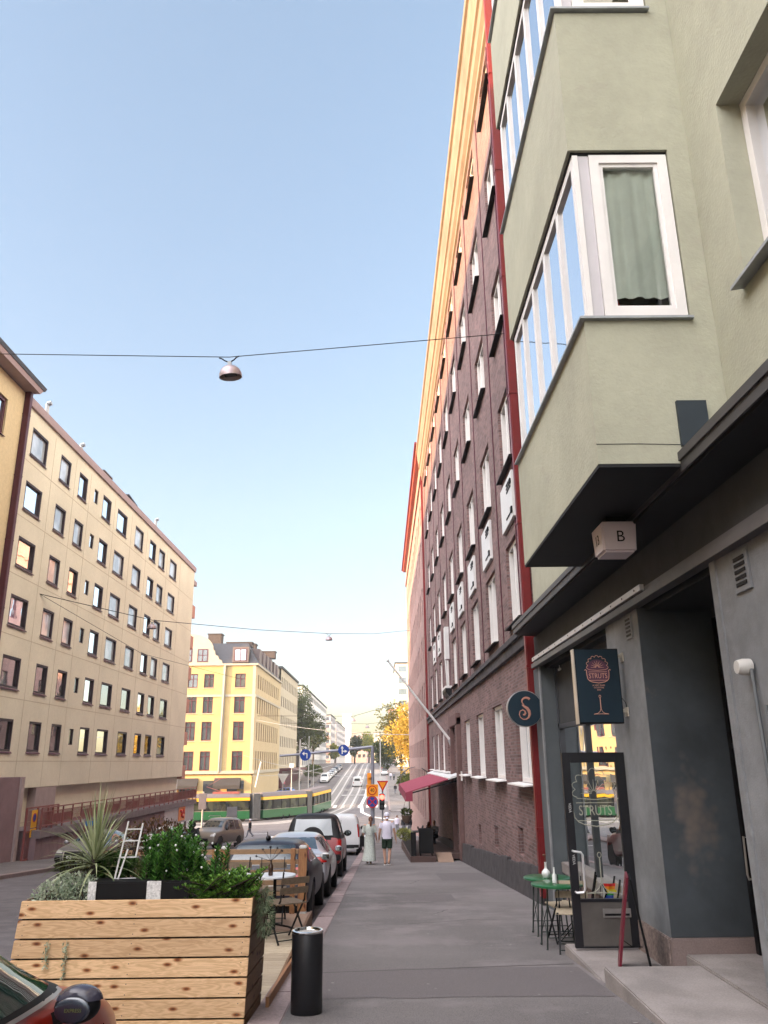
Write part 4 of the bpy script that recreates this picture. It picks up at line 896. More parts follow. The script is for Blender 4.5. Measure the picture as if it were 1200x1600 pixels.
M_whp = mat('cool_white_plaster', (.58, .6, .64), .9, var=.04, scale=.3)
block('long_white_house', 'long cool white house with ribbon windows behind the dark green tree', -44, -22, 226, 325, -3, 22, M_whp, nrow=7, ncol=16, frontcols=4, ww=.75)
block('balcony_house', 'pale house with stacked pinkish balconies at the bend of the street', -34, -21.5, 345, 380, -1, 20.5, M_lil, nrow=6, ncol=6, frontcols=3, ww=.7, band=mat('pink_balcony', (.5, .33, .33), .9))
block('pale_house', 'pale lilac house next after the balcony house', -34, -21, 385, 470, 0, 19.5, M_lil, nrow=6, ncol=14, frontcols=1)
block('stepped_house', 'pale stepped house rising behind the balcony house', -60, -40, 420, 450, 0, 31, M_whp, nrow=6, ncol=2, frontcols=5)
block('end_house', 'low pink house closing the far end of the street', -17, -6.5, 480, 500, 0, 17.5, M_pinkp, nrow=4, ncol=1, frontcols=4)
block('pale_end_house', 'pale yellow house in sun at the far right end of the street', -5, 9, 520, 540, 0, 19, mat('sun_cream_plaster', (.66, .58, .42), .9), nrow=4, ncol=1, frontcols=5)
block('red_end_house', 'narrow salmon house seen left of the golden tree', 2.5, 7.5, 300, 312, 0, 20, mat('salmon_plaster', (.5, .28, .22), .9), faceX=-1, nrow=6, ncol=2, frontcols=2)
block('white_tower_house', 'tall white and yellow house standing above the golden tree', 4.2, 16, 235, 262, 0, 29, mat('white_yellow_plaster', (.66, .6, .5), .9), faceX=-1, nrow=8, ncol=4, frontcols=3)
TW = thing('tower', 'faint square tower above the roofs at the far end of the street', 'tower', (-27, 650, 0))
q = MB(); q.box(-31, -24, 640, 650, 0, 38); q.build('shaft', M_lil, TW); q = MB(); q.box(-29.5, -25.5, 639.9, 640.2, 31, 36); q.build('clock_panel', M_whp, TW)
# ================= VEHICLES =================
from mathutils.bvhtree import BVHTree
def evalmesh(o):
    dg = bpy.context.evaluated_depsgraph_get(); return bpy.data.meshes.new_from_object(o.evaluated_get(dg))
PROF = {  # y (fraction of length, rear..front), belt z, roof z, width factor, roof half-width factor
 'hatch': (4.1, 1.76, [(-.5, .45, .5, .84, .6), (-.487, .78, .84, .93, .66), (-.47, .92, .98, .965, .7), (-.385, .95, 1.33, .985, .66), (-.35, .95, 1.38, .99, .66), (-.15, .94, 1.42, 1, .67), (.04, .93, 1.39, 1, .67), (.22, .92, .97, .99, .72), (.36, .84, .88, .97, .7), (.45, .7, .73, .92, .66), (.492, .48, .52, .82, .6)]),
 'sedan': (4.6, 1.82, [(-.5, .45, .5, .82, .6), (-.485, .88, .93, .92, .66), (-.46, .95, .99, .95, .68), (-.40, .97, 1.02, .97, .68), (-.24, .95, 1.36, .99, .62), (-.1, .94, 1.43, 1, .63), (.04, .93, 1.39, 1, .64), (.21, .9, .95, .99, .72), (.36, .82, .86, .97, .7), (.46, .68, .71, .9, .66), (.493, .48, .52, .8, .6)]),
 'suv': (4.5, 1.84, [(-.5, .5, .55, .9, .7), (-.49, 1.0, 1.06, .97, .8), (-.478, 1.08, 1.2, .99, .8), (-.455, 1.1, 1.66, 1, .76), (-.42, 1.1, 1.77, 1, .76), (-.15, 1.09, 1.8, 1, .77), (.06, 1.08, 1.76, 1, .76), (.19, 1.06, 1.12, 1, .8), (.35, 1.0, 1.05, .99, .78), (.465, .92, .96, .95, .74), (.495, .55, .6, .88, .68)]),
 'van': (5.2, 1.94, [(-.5, .55, .6, .95, .9), (-.495, 1.05, 1.2, .985, .88), (-.49, 1.1, 1.8, .99, .84), (-.475, 1.12, 1.93, 1, .84), (-.2, 1.12, 1.96, 1, .84), (.14, 1.12, 1.93, 1, .83), (.3, 1.08, 1.3, .99, .8), (.36, 1.02, 1.08, .98, .78), (.46, .9, .94, .93, .72), (.494, .5, .55, .86, .7)]),
}
def carbody(kind, H=None, dz=0):
    L_, W_, st = PROF[kind]; hw = W_ / 2; mb = MB(); rows = []
    for (f, zb, zr, ws, wr) in st:
        y = f * L_; w = hw * ws; g = hw * wr; zl = .26 + dz
        zb += dz; zr += dz
        if H: k = H; zr = zb + (zr - zb) * k if zr - zb > .15 else zr
        half = [(w * .86, zl - .02), (w * .97, zl + .1), (w, zl + (zb - zl) * .5), (w * .985, zb - .07), (w * .93, zb), (g + (w * .93 - g) * .2, zb + (zr - zb) * .82), (g * .82, zr - .005), (g * .4, zr + .01)]
        ring = [(x, y, z) for x, z in half] + [(0, y, zr + .015)] + [(-x, y, z) for x, z in half[::-1]]
        rows.append(ring)
    ids = [[mb.av(p) for p in r] for r in rows]; n = len(ids[0])
    for a, b in zip(ids, ids[1:]):
        for j in range(n): mb.f.append([a[j], a[(j + 1) % n], b[(j + 1) % n], b[j]])
    for r in (ids[0], ids[-1]):
        c = rows[0] if r is ids[0] else rows[-1]
        m_ = n // 2
        for j in range(m_):
            q = [r[j], r[j + 1], r[n - 2 - j], r[n - 1 - j]] if j < m_ - 1 else [r[j], r[j + 1], r[n - 1 - j]]
            mb.f.append(q)
    return mb, L_, W_
class Car:
    def __init__(s, name, label, kind, paint, group=None, H=None, wheel=.33, dz=0, level=2, track=.5):
        s.root = thing(name, label, 'van' if kind == 'van' else 'car', group=group)
        mb, s.L, s.W = carbody(kind, H, dz); b = mb.build('body', paint, s.root, local=True)
        m = b.modifiers.new('s', 'SUBSURF'); m.levels = level; m.render_levels = level
        me = evalmesh(b); b.modifiers.clear(); b.data = me
        bmx = bmesh.new(); bmx.from_mesh(me); bmesh.ops.recalc_face_normals(bmx, faces=bmx.faces); bmx.to_mesh(me); bmx.free()
        s.bvh = BVHTree.FromPolygons([v.co[:] for v in me.vertices], [p.vertices[:] for p in me.polygons])
        s.wy = (-s.L * .305, s.L * .315); s.wr = wheel
        cut = MB()
        for y in s.wy:
            for sg in (-1, 1): cut.tube([(sg * (s.W / 2 - .28), y, wheel), (sg * (s.W / 2 + .2), y, wheel)], wheel + .06, 28)
        co = cut.build('cut', M_black, None)
        bo = b.modifiers.new('b', 'BOOLEAN'); bo.operation = 'DIFFERENCE'; bo.solver = 'EXACT'; bo.object = co
        me2 = evalmesh(b); b.modifiers.clear(); b.data = me2; bpy.data.objects.remove(co)
        me2.materials.clear(); me2.materials.append(paint)
        for p in me2.polygons: p.material_index = 0; p.use_smooth = True
        me2.set_sharp_from_angle(angle=R(50))
        s.body = b; s.root_children()
    def root_children(s):
        for y in s.wy:
            for sg in (-1, 1):
                x = sg * (s.W / 2 - .12); r = s.wr
                q = MB(); q.lathe((x, y, r), [(r * .62, -.1), (r * .94, -.1), (r, -.06), (r, .06), (r * .94, .1), (r * .62, .1)], 28, axis='x'); t = q.build('wheel', M_rubber, s.root, smooth=True, local=True)
                q = MB(); q.lathe((x, y, r), [(r * .64, -.05), (r * .64, sg * .085), (r * .58, sg * .07), (r * .16, sg * .05), (.0, sg * .06)], 20, axis='x')
                for k in range(5):
                    a = 2 * math.pi * k / 5; q.beam((x + sg * .075, y + .03 * math.cos(a), r + .03 * math.sin(a)), (x + sg * .085, y + r * .6 * math.cos(a), r + r * .6 * math.sin(a)), .05, .02, up=(1, 0, 0))
                q.build('rim', M_rim, t, smooth=True, local=True)
    def patch(s, name, m, corners, side, off=.005, n=8, parent=None, flip=False):
        """corners: 4 (a,b) pairs; side 'L','R' -> (y,z); 'B','F' -> (x,z); 'T' -> (x,y)"""
        mb = MB(); rows = []
        for i in range(n + 1):
            r = []
            for j in range(n + 1):
                u, v = i / n, j / n; c = [Vector(k) for k in corners]
                p = (c[0].lerp(c[1], u)).lerp(c[3].lerp(c[2], u), v)
                o, d = {'R': (Vector((5, p.x, p.y)), Vector((-1, 0, 0))), 'L': (Vector((-5, p.x, p.y)), Vector((1, 0, 0))), 'B': (Vector((p.x, -9, p.y)), Vector((0, 1, 0))), 'F': (Vector((p.x, 9, p.y)), Vector((0, -1, 0))), 'T': (Vector((p.x, p.y, 9)), Vector((0, 0, -1)))}[side]
                h, nn, _, _ = s.bvh.ray_cast(o, d)
                if h is None: r.append(None); continue
                if nn.dot(d) > 0: nn = -nn
                r.append(h + nn * off)
            rows.append(r)
        for ra, rb in zip(rows, rows[1:]):
            for j in range(n):
                f4 = [ra[j], ra[j + 1], rb[j + 1], rb[j]]
                if None not in f4: mb.face(f4)
        return mb.build(name, m, parent or s.root, smooth='all', local=True)
    def hit(s, o, d):
        h, nn, _, _ = s.bvh.ray_cast(Vector(o), Vector(d)); return h
    def box(s, name, m, *a, bevel=0, parent=None):
        q = MB(); q.box(*a); return q.build(name, m, parent or s.root, bevel=bevel, local=True)
    def mirrors(s, y, z, m, sz=1.):
        for sg in (-1, 1):
            q = MB(); q.ball((sg * (s.W / 2 + .06), y, z), (.1 * sz, .07 * sz, .075 * sz), 14, 8); o = q.build('wing_mirror', m, s.root, smooth='all', local=True)
            q = MB(); q.box(min(sg * (s.W / 2 - .0), sg * (s.W / 2 + .14)), max(sg * (s.W / 2 + .0), sg * (s.W / 2 + .14)), y - .068 * sz, y - .06 * sz, z - .045, z + .045); q.build('mirror_glass', M_glassm, o, local=True)
    def finish(s, x, y, back=True, rot=0, tilt=None):
        s.root.location = (x, y, rz(y)); t = math.atan2(rz(y + 1.4) - rz(y - 1.4), 2.8)
        s.root.rotation_euler = (t if rot == 0 else -t, 0, rot); return s.root
def paint(name, c, metal=.3, rough=.3): return mat(name, c, rough, metal=metal * .5, var=.03, coat=.45)
def sideglass(c, ys, zb, zt, m, k=0):
    for a, b, cut0, cut1 in ys:
        for sd_ in 'LR': c.patch('side_window', m, [(a, zb), (b, zb), (b - cut1, zt), (a + cut0, zt)], sd_)
M_carglass = glassy('car_glass', (.012, .018, .02), .07, .01); M_carglass0 = glassy('near_car_glass', (.012, .03, .024), .03, .02)
P_dk = mat('dark_blue_paint', (.008, .010, .022), .45, var=.03, coat=.12); P_sil = paint('silver_paint', (.36, .36, .4), .6, .28); P_red = paint('red_paint', (.22, .012, .015), .2)
P_wh = paint('white_paint', (.55, .56, .58), 0); P_grey = paint('grey_paint', (.12, .12, .13), .5); P_oran = paint('deep_red_paint', (.30, .018, .008), .2); P_tan = paint('bronze_paint', (.2, .175, .15), .5)
# dark hatchback behind the terrace fence
c = Car('parked_car', 'dark blue hatchback parked nearest behind the wooden terrace fence', 'hatch', P_dk, group='cars parked along the right kerb', H=.92)
c.patch('rear_window', M_carglass, [(-.62, .95), (.62, .95), (.52, 1.27), (-.52, 1.27)], 'B', .006)
sideglass(c, [(-1.5, -.75, .2, 0), (-.68, .02, 0, .05), (.09, .75, .02, .5)], .98, 1.27, M_carglass)
c.patch('windscreen', M_carglass, [(-.62, .85), (.62, .85), (.5, .28), (-.5, .28)], 'T', .006)
for sg in (-1, 1): c.patch('tail_lamp', M_tail, [(sg * .5, .72), (sg * .8, .74), (sg * .76, .93), (sg * .56, .9)], 'B', .012)
c.box('number_plate', M_plate, -.26, .26, -2.09, -2.07, .62, .74); c.mirrors(.72, .98, P_wh)
c.patch('bumper', M_black, [(-.7, .3), (.7, .3), (.7, .42), (-.7, .42)], 'B', .008)
q = MB(); q.ball((0, -1.35, 1.39), (.05, .12, .05), 10, 6); q.tube([(0, -1.4, 1.38), (0, -1.5, 1.5)], .008, 5); q.build('aerial', M_black, c.root, local=True)
for x in (-.3, .3): q = MB(); q.ball((x, .0, 1.1), (.13, .05, .11), 10, 8); q.build('head_rest', M_dkcloth, c.root, local=True)
c.finish(-2.15, 17.3)
# silver sedan
c = Car('parked_car', 'silver hybrid sedan with dark tail band parked between the dark hatchback and the red off-roader', 'sedan', P_sil, group='cars parked along the right kerb')
c.patch('rear_window', M_carglass, [(-.6, -1.78), (.6, -1.78), (.5, -1.22), (-.5, -1.22)], 'T', .006)
sideglass(c, [(-1.55, -.75, .35, 0), (-.68, .05, 0, .03), (.12, .85, .02, .55)], .97, 1.3, M_carglass)
c.patch('windscreen', M_carglass, [(-.62, .92), (.62, .92), (.5, .32), (-.5, .32)], 'T', .006)
c.patch('tail_band', M_black, [(-.78, .74), (.78, .74), (.72, .9), (-.72, .9)], 'B', .01)
for sg in (-1, 1): c.patch('tail_lamp', M_tail, [(sg * .55, .78), (sg * .84, .78), (sg * .8, .89), (sg * .6, .88)], 'B', .018)
c.patch('number_plate', M_plate, [(-.26, .55), (.26, .55), (.26, .67), (-.26, .67)], 'B', .012)
c.patch('bumper', M_black, [(-.75, .28), (.75, .28), (.75, .4), (-.75, .4)], 'B', .01); c.mirrors(.78, .98, P_sil)
c.finish(-2.15, 22.0)
# red off-roader with black top and spare wheel
c = Car('parked_car', 'red off-roader with black hard top and spare wheel on its tailgate', 'suv', P_red, group='cars parked along the right kerb', wheel=.4, dz=.1)
c.body.data.materials.append(mat('hard_top_black', (.008, .008, .01), .55, var=.1, spec=.25))
for f_ in c.body.data.polygons:
    if f_.center.z > 1.13 and f_.center.y < .95: f_.material_index = 1
c.patch('rear_window', glassy('pale_rear_glass', (.16, .18, .19), .04), [(-.62, 1.22), (.62, 1.22), (.55, 1.7), (-.55, 1.7)], 'B', .035, n=12)
sideglass(c, [(-1.9, -1.1, .1, 0)], 1.26, 1.7, M_carglass); sideglass(c, [(-.1, .62, 0, .3)], 1.24, 1.7, M_carglass)
c.patch('windscreen', M_carglass, [(-.68, .85), (.68, .85), (.6, .38), (-.6, .38)], 'T', .006)
q = MB(); q.lathe((.0, -2.4, 1.12), [(.0, -.1), (.22, -.1), (.34, -.09), (.37, -.03), (.37, .08), (.2, .12)], 28, axis='y'); q.build('spare_wheel', M_rubber, c.root, smooth=True, local=True)
for x in (-.38, .38):
    q = MB(); q.ball((x, -1.9, 1.42), (.16, .05, .12), 12, 8); q.build('head_rest', M_dkcloth, c.root, local=True)
for sg in (-1, 1): c.patch('tail_lamp', M_tail, [(sg * .74, .85), (sg * .88, .85), (sg * .88, 1.08), (sg * .74, 1.08)], 'B', .02)
c.box('bumper', M_black, -.88, .88, -2.36, -2.2, .5, .68, bevel=.03); c.mirrors(.6, 1.25, M_black, 1.3)
c.finish(-2.2, 29.0)
# white van
c = Car('parked_van', 'white panel van parked ahead of the red off-roader', 'van', P_wh, group='cars parked along the right kerb', wheel=.34)
for sg in (-1, 1): c.patch('tail_lamp', M_tail, [(sg * .86, .85), (sg * .93, .85), (sg * .86, 1.45), (sg * .8, 1.45)], 'B', .015)
c.patch('door_gap', M_black, [(-.008, .5), (.008, .5), (.008, 1.85), (-.008, 1.85)], 'B', .006, n=6); c.box('door_handle', M_black, .03, .2, -2.66, -2.6, .98, 1.05)
c.patch('number_plate', M_plate, [(-.5, .62), (-.05, .62), (-.05, .73), (-.5, .73)], 'B', .012); c.patch('bumper', M_black, [(-.9, .34), (.9, .34), (.9, .5), (-.9, .5)], 'B', .02)
c.patch('windscreen', M_carglass, [(-.7, 1.75), (.7, 1.75), (.62, 1.0), (-.62, 1.0)], 'T', .006); sideglass(c, [(.5, 1.4, 0, .5)], 1.15, 1.65, M_carglass); c.mirrors(1.5, 1.25, M_black, 1.5)
c.finish(-2.1, 45.2)
# nearest dark red car, cut by the lower left corner
c = Car('parked_car', 'deep red car in the lower left corner, only its right side and bonnet in frame', 'hatch', P_oran, group='cars parked along the right kerb', H=1.05, level=3)
sideglass(c, [(-1.4, -.75, .2, 0), (-.68, .05, 0, .04), (.12, .84, .02, .56)], .965, 1.33, M_carglass0)
c.patch('windscreen', M_carglass0, [(-.66, .9), (.66, .9), (.5, .25), (-.5, .25)], 'T', .006)
for sd_ in 'R': c.patch('window_trim', M_black, [(.0, .95), (1.0, .94), (1.0, .968), (.0, .968)], sd_, .008)
c.patch('window_seal', M_steel, [(-1.4, .935), (.95, .93), (.95, .945), (-1.4, .95)], 'R', .009, n=12)
sg = 1; q = MB()
q.ball((.95, .62, .93), (.10, .07, .068), 20, 14); q.v = [(x, max(y, .555), z) for x, y, z in q.v]
mo = q.build('wing_mirror', M_black, c.root, smooth='all', local=True)
q = MB(); q.ball((.95, .555, .925), (.078, .006, .05), 20, 10); q.build('mirror_glass', glassy('mirror_dark', (.01, .012, .02), .06, .15), mo, smooth='all', local=True)
q = MB(); q.ball((.955, .625, .948), (.102, .073, .066), 20, 14); q.v = [(x, max(y, .568), max(z, .955)) for x, y, z in q.v]; q.build('mirror_cap', mat('glossy_navy_cap', (.035, .032, .05), .25, var=.05, coat=.3), mo, smooth=True, local=True)
q = MB(); q.beam((.8, .7, .85), (.9, .64, .9), .06, .05); q.build('mirror_arm', M_black, mo, local=True)
text('EXPRESS', .02, 'lettering', mat('mirrored_word_paint', (.09, .09, .02), .6), mo, (.955, .547, .925), (1, 0, 0), (0, 0, 1), .0005)  # word reflected in the mirror, painted on as flat letters
c.finish(-2.3, 3.3); c.root.location.z += .03
# grey estate facing us on the left
c = Car('parked_car', 'grey saloon facing the camera at the left kerb beyond the spiky plant', 'sedan', P_grey, group='cars parked along the left kerb', H=1.0)
c.patch('windscreen', M_carglass, [(-.64, .95), (.64, .95), (.52, .3), (-.52, .3)], 'T', .006)
sideglass(c, [(-1.55, -.75, .35, 0), (-.68, .05, 0, .03), (.12, .85, .02, .55)], .97, 1.3, M_carglass)
c.patch('grille', M_black, [(-.36, .36), (.36, .36), (.42, .68), (-.42, .68)], 'F', .012); c.patch('grille_ring', M_steel, [(-.4, .34), (.4, .34), (.46, .70), (-.46, .70)], 'F', .008)
for sg in (-1, 1): c.patch('headlight', M_head, [(sg * .5, .62), (sg * .84, .64), (sg * .78, .74), (sg * .52, .70)], 'F', .012); c.patch('air_intake', M_black, [(sg * .5, .34), (sg * .76, .34), (sg * .76, .48), (sg * .54, .5)], 'F', .01)
c.box('number_plate', M_plate, -.26, .26, 2.3, 2.32, .42, .53); text('VTR-318', .1, 'plate_text', M_black, c.root, (0, 2.322, .475), (-1, 0, 0), (0, 0, 1), .001); c.mirrors(.75, .98, P_sil)
c.finish(-11.35, 34.0, rot=math.pi - .04)
def simple_front(name, lab, kind, pt, x, y, group, rot=math.pi, **k):
    c = Car(name, lab, kind, pt, group=group, level=2, **k); big = kind in ('van', 'suv')
    zb = 1.16 if big else .97; zt = 1.72 if big else 1.3
    c.patch('windscreen', M_carglass, [(-.66, 1.5 if kind == 'van' else .88), (.66, 1.5 if kind == 'van' else .88), (.56, .85 if kind == 'van' else .36), (-.56, .85 if kind == 'van' else .36)], 'T', .006)
    sideglass(c, [(-1.6, -.8, .2, 0), (-.7, .05, 0, .03), (.12, .8, .02, .4)], zb, zt, M_carglass)
    c.patch('rear_window', M_carglass, [(-.6, zb + .05), (.6, zb + .05), (.52, zt - .04), (-.52, zt - .04)], 'B', .008)
    for sg in (-1, 1):
        c.patch('headlight', M_head, [(sg * .55, .62 if not big else .78), (sg * .82, .64 if not big else .8), (sg * .78, .74 if not big else .92), (sg * .56, .72 if not big else .9)], 'F', .012)
        c.patch('tail_lamp', M_tail, [(sg * .66, .75), (sg * .84, .75), (sg * .82, .95), (sg * .68, .95)], 'B', .012)
    c.patch('grille', M_black, [(-.42, .5), (.42, .5), (.42, .66), (-.42, .66)], 'F', .012); c.patch('number_plate', M_plate, [(-.26, .36), (.26, .36), (.26, .46), (-.26, .46)], 'F', .02)
    c.mirrors(.75, zb + .03, M_black); c.finish(x, y, rot=rot); return c.root
r1 = simple_front('parked_car', 'bronze off-road estate waiting beside the tram with its roof rails in view', 'suv', P_tan, -10.6, 54.5, None, rot=math.pi - .25, dz=.08, wheel=.38)
for sg in (-.6, .6): q = MB(); q.tube([(sg, -1.6, 1.9), (sg, -1.5, 1.96), (sg, .1, 1.97), (sg, .2, 1.9)], .025, 6); q.build('roof_rail', M_steel, r1, local=True)
for sg in (-1, 1): q = MB(); q.tube([(sg * .93, -.9, .4), (sg * .93, .8, .4)], .04, 6); q.build('side_step', M_steel, r1, local=True)
simple_front('moving_car', 'pale car half hidden by the rider and the planter greenery', 'sedan', P_wh, -12.2, 47.5, None, rot=math.pi - .15)
simple_front('parked_car', 'white small van first in the row on the upper street', 'van', P_wh, -12.6, 183, 'cars parked on the left of the upper street')
fars = [('white', P_wh), ('silver', P_sil), ('dark', P_dk), ('grey', P_grey)]
proto = simple_front('parked_car', 'pale parked car second in the row on the upper street', 'hatch', P_wh, -12.5, 190, 'cars parked on the left of the upper street')
for k, (y, col, w_) in enumerate([(196.5, 'white_paint', 'third'), (203, 'silver_paint', 'fourth'), (210, 'white_paint', 'fifth'), (217, 'dark_blue_paint', 'sixth'), (224, 'silver_paint', 'seventh'), (232, 'grey_paint', 'eighth')]):
    dup(proto, (-12.5 + .1 * k, y, rz(y)), None, '%s parked car %s from the front of the row on the upper street' % (col.split('_')[0], w_), swap={'white_paint': bpy.data.materials[col]})
simple_front('moving_van', 'white van driving away up the hill between the tram tracks', 'van', P_wh, -5.1, 172, None, rot=0)
dup(proto, (.6, 205, rz(205)), 0, 'white car beyond the signal pole on the far right lane')
dup(proto, (.7, 222, rz(222)), 0, 'dark car farthest up the right lane', swap={'white_paint': P_dk})
dup(proto, (-17.8, 152, rz(152)), 1.2, 'small blue car peeping over the tram roof', swap={'white_paint': paint('pale_blue_paint', (.12, .2, .5), .2)})
# ---------------- tram ----------------
T = thing('tram', 'green and yellow articulated tram turning across the junction', 'tram', (-17, 113, rz(113)))
M_tgrn = mat('tram_green', (.012, .10, .035), .35, var=.06, coat=.4); M_tyel = mat('tram_yellow', (.75, .44, .02), .4, var=.04, coat=.3); M_troof = mat('tram_roof', (.13, .115, .13), .6, var=.1); M_bell = mat('tram_bellows', (.12, .12, .12), .8)
M_tglass = glassy('tram_glass', (.02, .022, .014), .04, .03, .9)
def tsec(a, b, nose=0):
    a = Vector(a); b = Vector(b); d = (b - a).to_3d().normalized(); n = Vector((-d.y, d.x, 0)); L_ = (b - a).length; za, zb = rz(a.y), rz(b.y)
    F_ = lambda u, s_, z: Vector((a.x, a.y, 0)) + d * u + n * s_ + Vector((0, 0, za + (zb - za) * u / L_ + z))
    hw = 1.15
    def ring(u, ins=0, lo=.32):
        return u, ins
    def shell(m, name, z0, z1, w0, w1, par=T, u0=0, u1=L_):
        q = MB(); q.hexa([F_(u0, -w0, z0), F_(u1, -w0, z0), F_(u1, w0, z0), F_(u0, w0, z0), F_(u0, -w1, z1), F_(u1, -w1, z1), F_(u1, w1, z1), F_(u0, w1, z1)]); return q.build(name, m, par, bevel=.04)
    bd_ = shell(M_tgrn, 'body_section', .3, 1.35, hw, hw); shell(M_tglass, 'window_band', 1.36, 2.55, hw - .03, hw - .05, bd_, .1, L_ - .1); shell(M_tyel, 'yellow_band', 2.56, 2.95, hw - .01, hw - .04, bd_); shell(M_troof, 'roof', 2.96, 3.45, hw - .04, hw - .35, bd_)
    shell(M_yelp, 'pale_stripe', 1.3, 1.36, hw + .01, hw + .01, bd_); shell(M_black, 'underframe', .12, .3, hw - .15, hw - .1, bd_, .8, L_ - .8)
    n_ = max(2, int(L_ / 1.5))
    for k in range(n_ + 1):
        u = .15 + (L_ - .3) * k / n_; q = MB(); q.beam(F_(u, -hw + .035, 1.36), F_(u, -hw + .035, 2.56), .12, .05, up=d); q.build('window_post', M_black, bd_)
    return F_, L_
s1 = tsec((-25.4, 111), (-17.7, 112.4)); s2 = tsec((-16.75, 113.0), (-11.5, 119.6)); s3 = tsec((-10.95, 120.5), (-8.9, 128.4))
for p, qv in (((-17.7, 112.4), (-16.75, 113.0)), ((-11.5, 119.6), (-10.95, 120.5))):
    a, b = Vector(p), Vector(qv); m_ = MB(); dd_ = (b - a).normalized(); nn_ = Vector((-dd_.y, dd_.x))
    for k in range(5):
        c0 = a.lerp(b, k / 5); c1 = a.lerp(b, (k + .75) / 5); w_ = 1.12
        m_.hexa([(c0.x - nn_.x * w_, c0.y - nn_.y * w_, rz(112) + .3), (c1.x - nn_.x * w_, c1.y - nn_.y * w_, rz(112) + .3), (c1.x + nn_.x * w_, c1.y + nn_.y * w_, rz(112) + .3), (c0.x + nn_.x * w_, c0.y + nn_.y * w_, rz(112) + .3),
                 (c0.x - nn_.x * w_, c0.y - nn_.y * w_, rz(112) + 3.4), (c1.x - nn_.x * w_, c1.y - nn_.y * w_, rz(112) + 3.4), (c1.x + nn_.x * w_, c1.y + nn_.y * w_, rz(112) + 3.4), (c0.x + nn_.x * w_, c0.y + nn_.y * w_, rz(112) + 3.4)])
    m_.build('bellows', M_bell, T)
z = rz(112) + 3.45; q = MB(); q.tube([(-20.6, 111.8, z), (-23.4, 111.5, z + .9), (-21.6, 111.6, z + 1.9)], .05, 6); q.tube([(-22.3, 111, z + 1.9), (-21, 112.2, z + 1.95)], .05, 6); q.box(-22.5, -19, 111.2, 112.3, z, z + .25); q.build('pantograph', M_rust, T)
q = MB(); q.box(-25.46, -25.38, 110, 110.5, rz(111) + 1.0, rz(111) + 3); q.build('lit_edge', M_tyel, T)
for f, u in ((s1[0], 1.5), (s1[0], 6.4), (s2[0], 4.2), (s3[0], 4)):
    for sg in (-1,):
        for k in (0, 1): q = MB(); p = f(u + k * 1.2 - .6, -1.0, 0); q.lathe((p.x, p.y, p.z + .3), [(0, -.05), (.3, -.05), (.3, .05), (0, .05)], 16, axis='y'); q.build('wheel', M_black, T)
# ---------------- scooter under the rider ----------------
SC = thing('scooter', 'dark scooter with a white headlamp arc, ridden by the person in black', 'scooter')
q = MB(); q.tube([(0, .65, .25), (0, .45, .9), (0, .38, 1.0)], .06, 8); q.ball((0, .42, .85), (.2, .12, .25), 12, 8); q.box(-.18, .18, -.5, .35, .25, .35); q.ball((0, -.35, .55), (.2, .45, .25), 12, 8); q.build('body', M_black, SC, smooth='all', local=True)
for y in (.7, -.6): q = MB(); q.lathe((0, y, .25), [(.12, -.05), (.25, -.04), (.25, .04), (.12, .05)], 20, axis='x'); q.build('wheel', M_rubber, SC, smooth=True, local=True)
q = MB(); q.tube([(-.34, .3, 1.05), (-.1, .4, 1.02), (.1, .4, 1.02), (.34, .3, 1.05)], .02, 6); q.build('handlebar', M_black, SC, local=True)
q = MB(); q.tube([(.22 * math.cos(t), .56, .82 + .22 * math.sin(t)) for t in [math.pi * k / 10 for k in range(11)]], .02, 6); q.tube([(-.14, .56, .86), (.14, .56, .86)], .025, 6); q.build('front_trim', M_whitem, SC, local=True)
SC.location = (-9.35, 41.8, rz(41.8)); SC.rotation_euler = (0, 0, math.pi - .1)
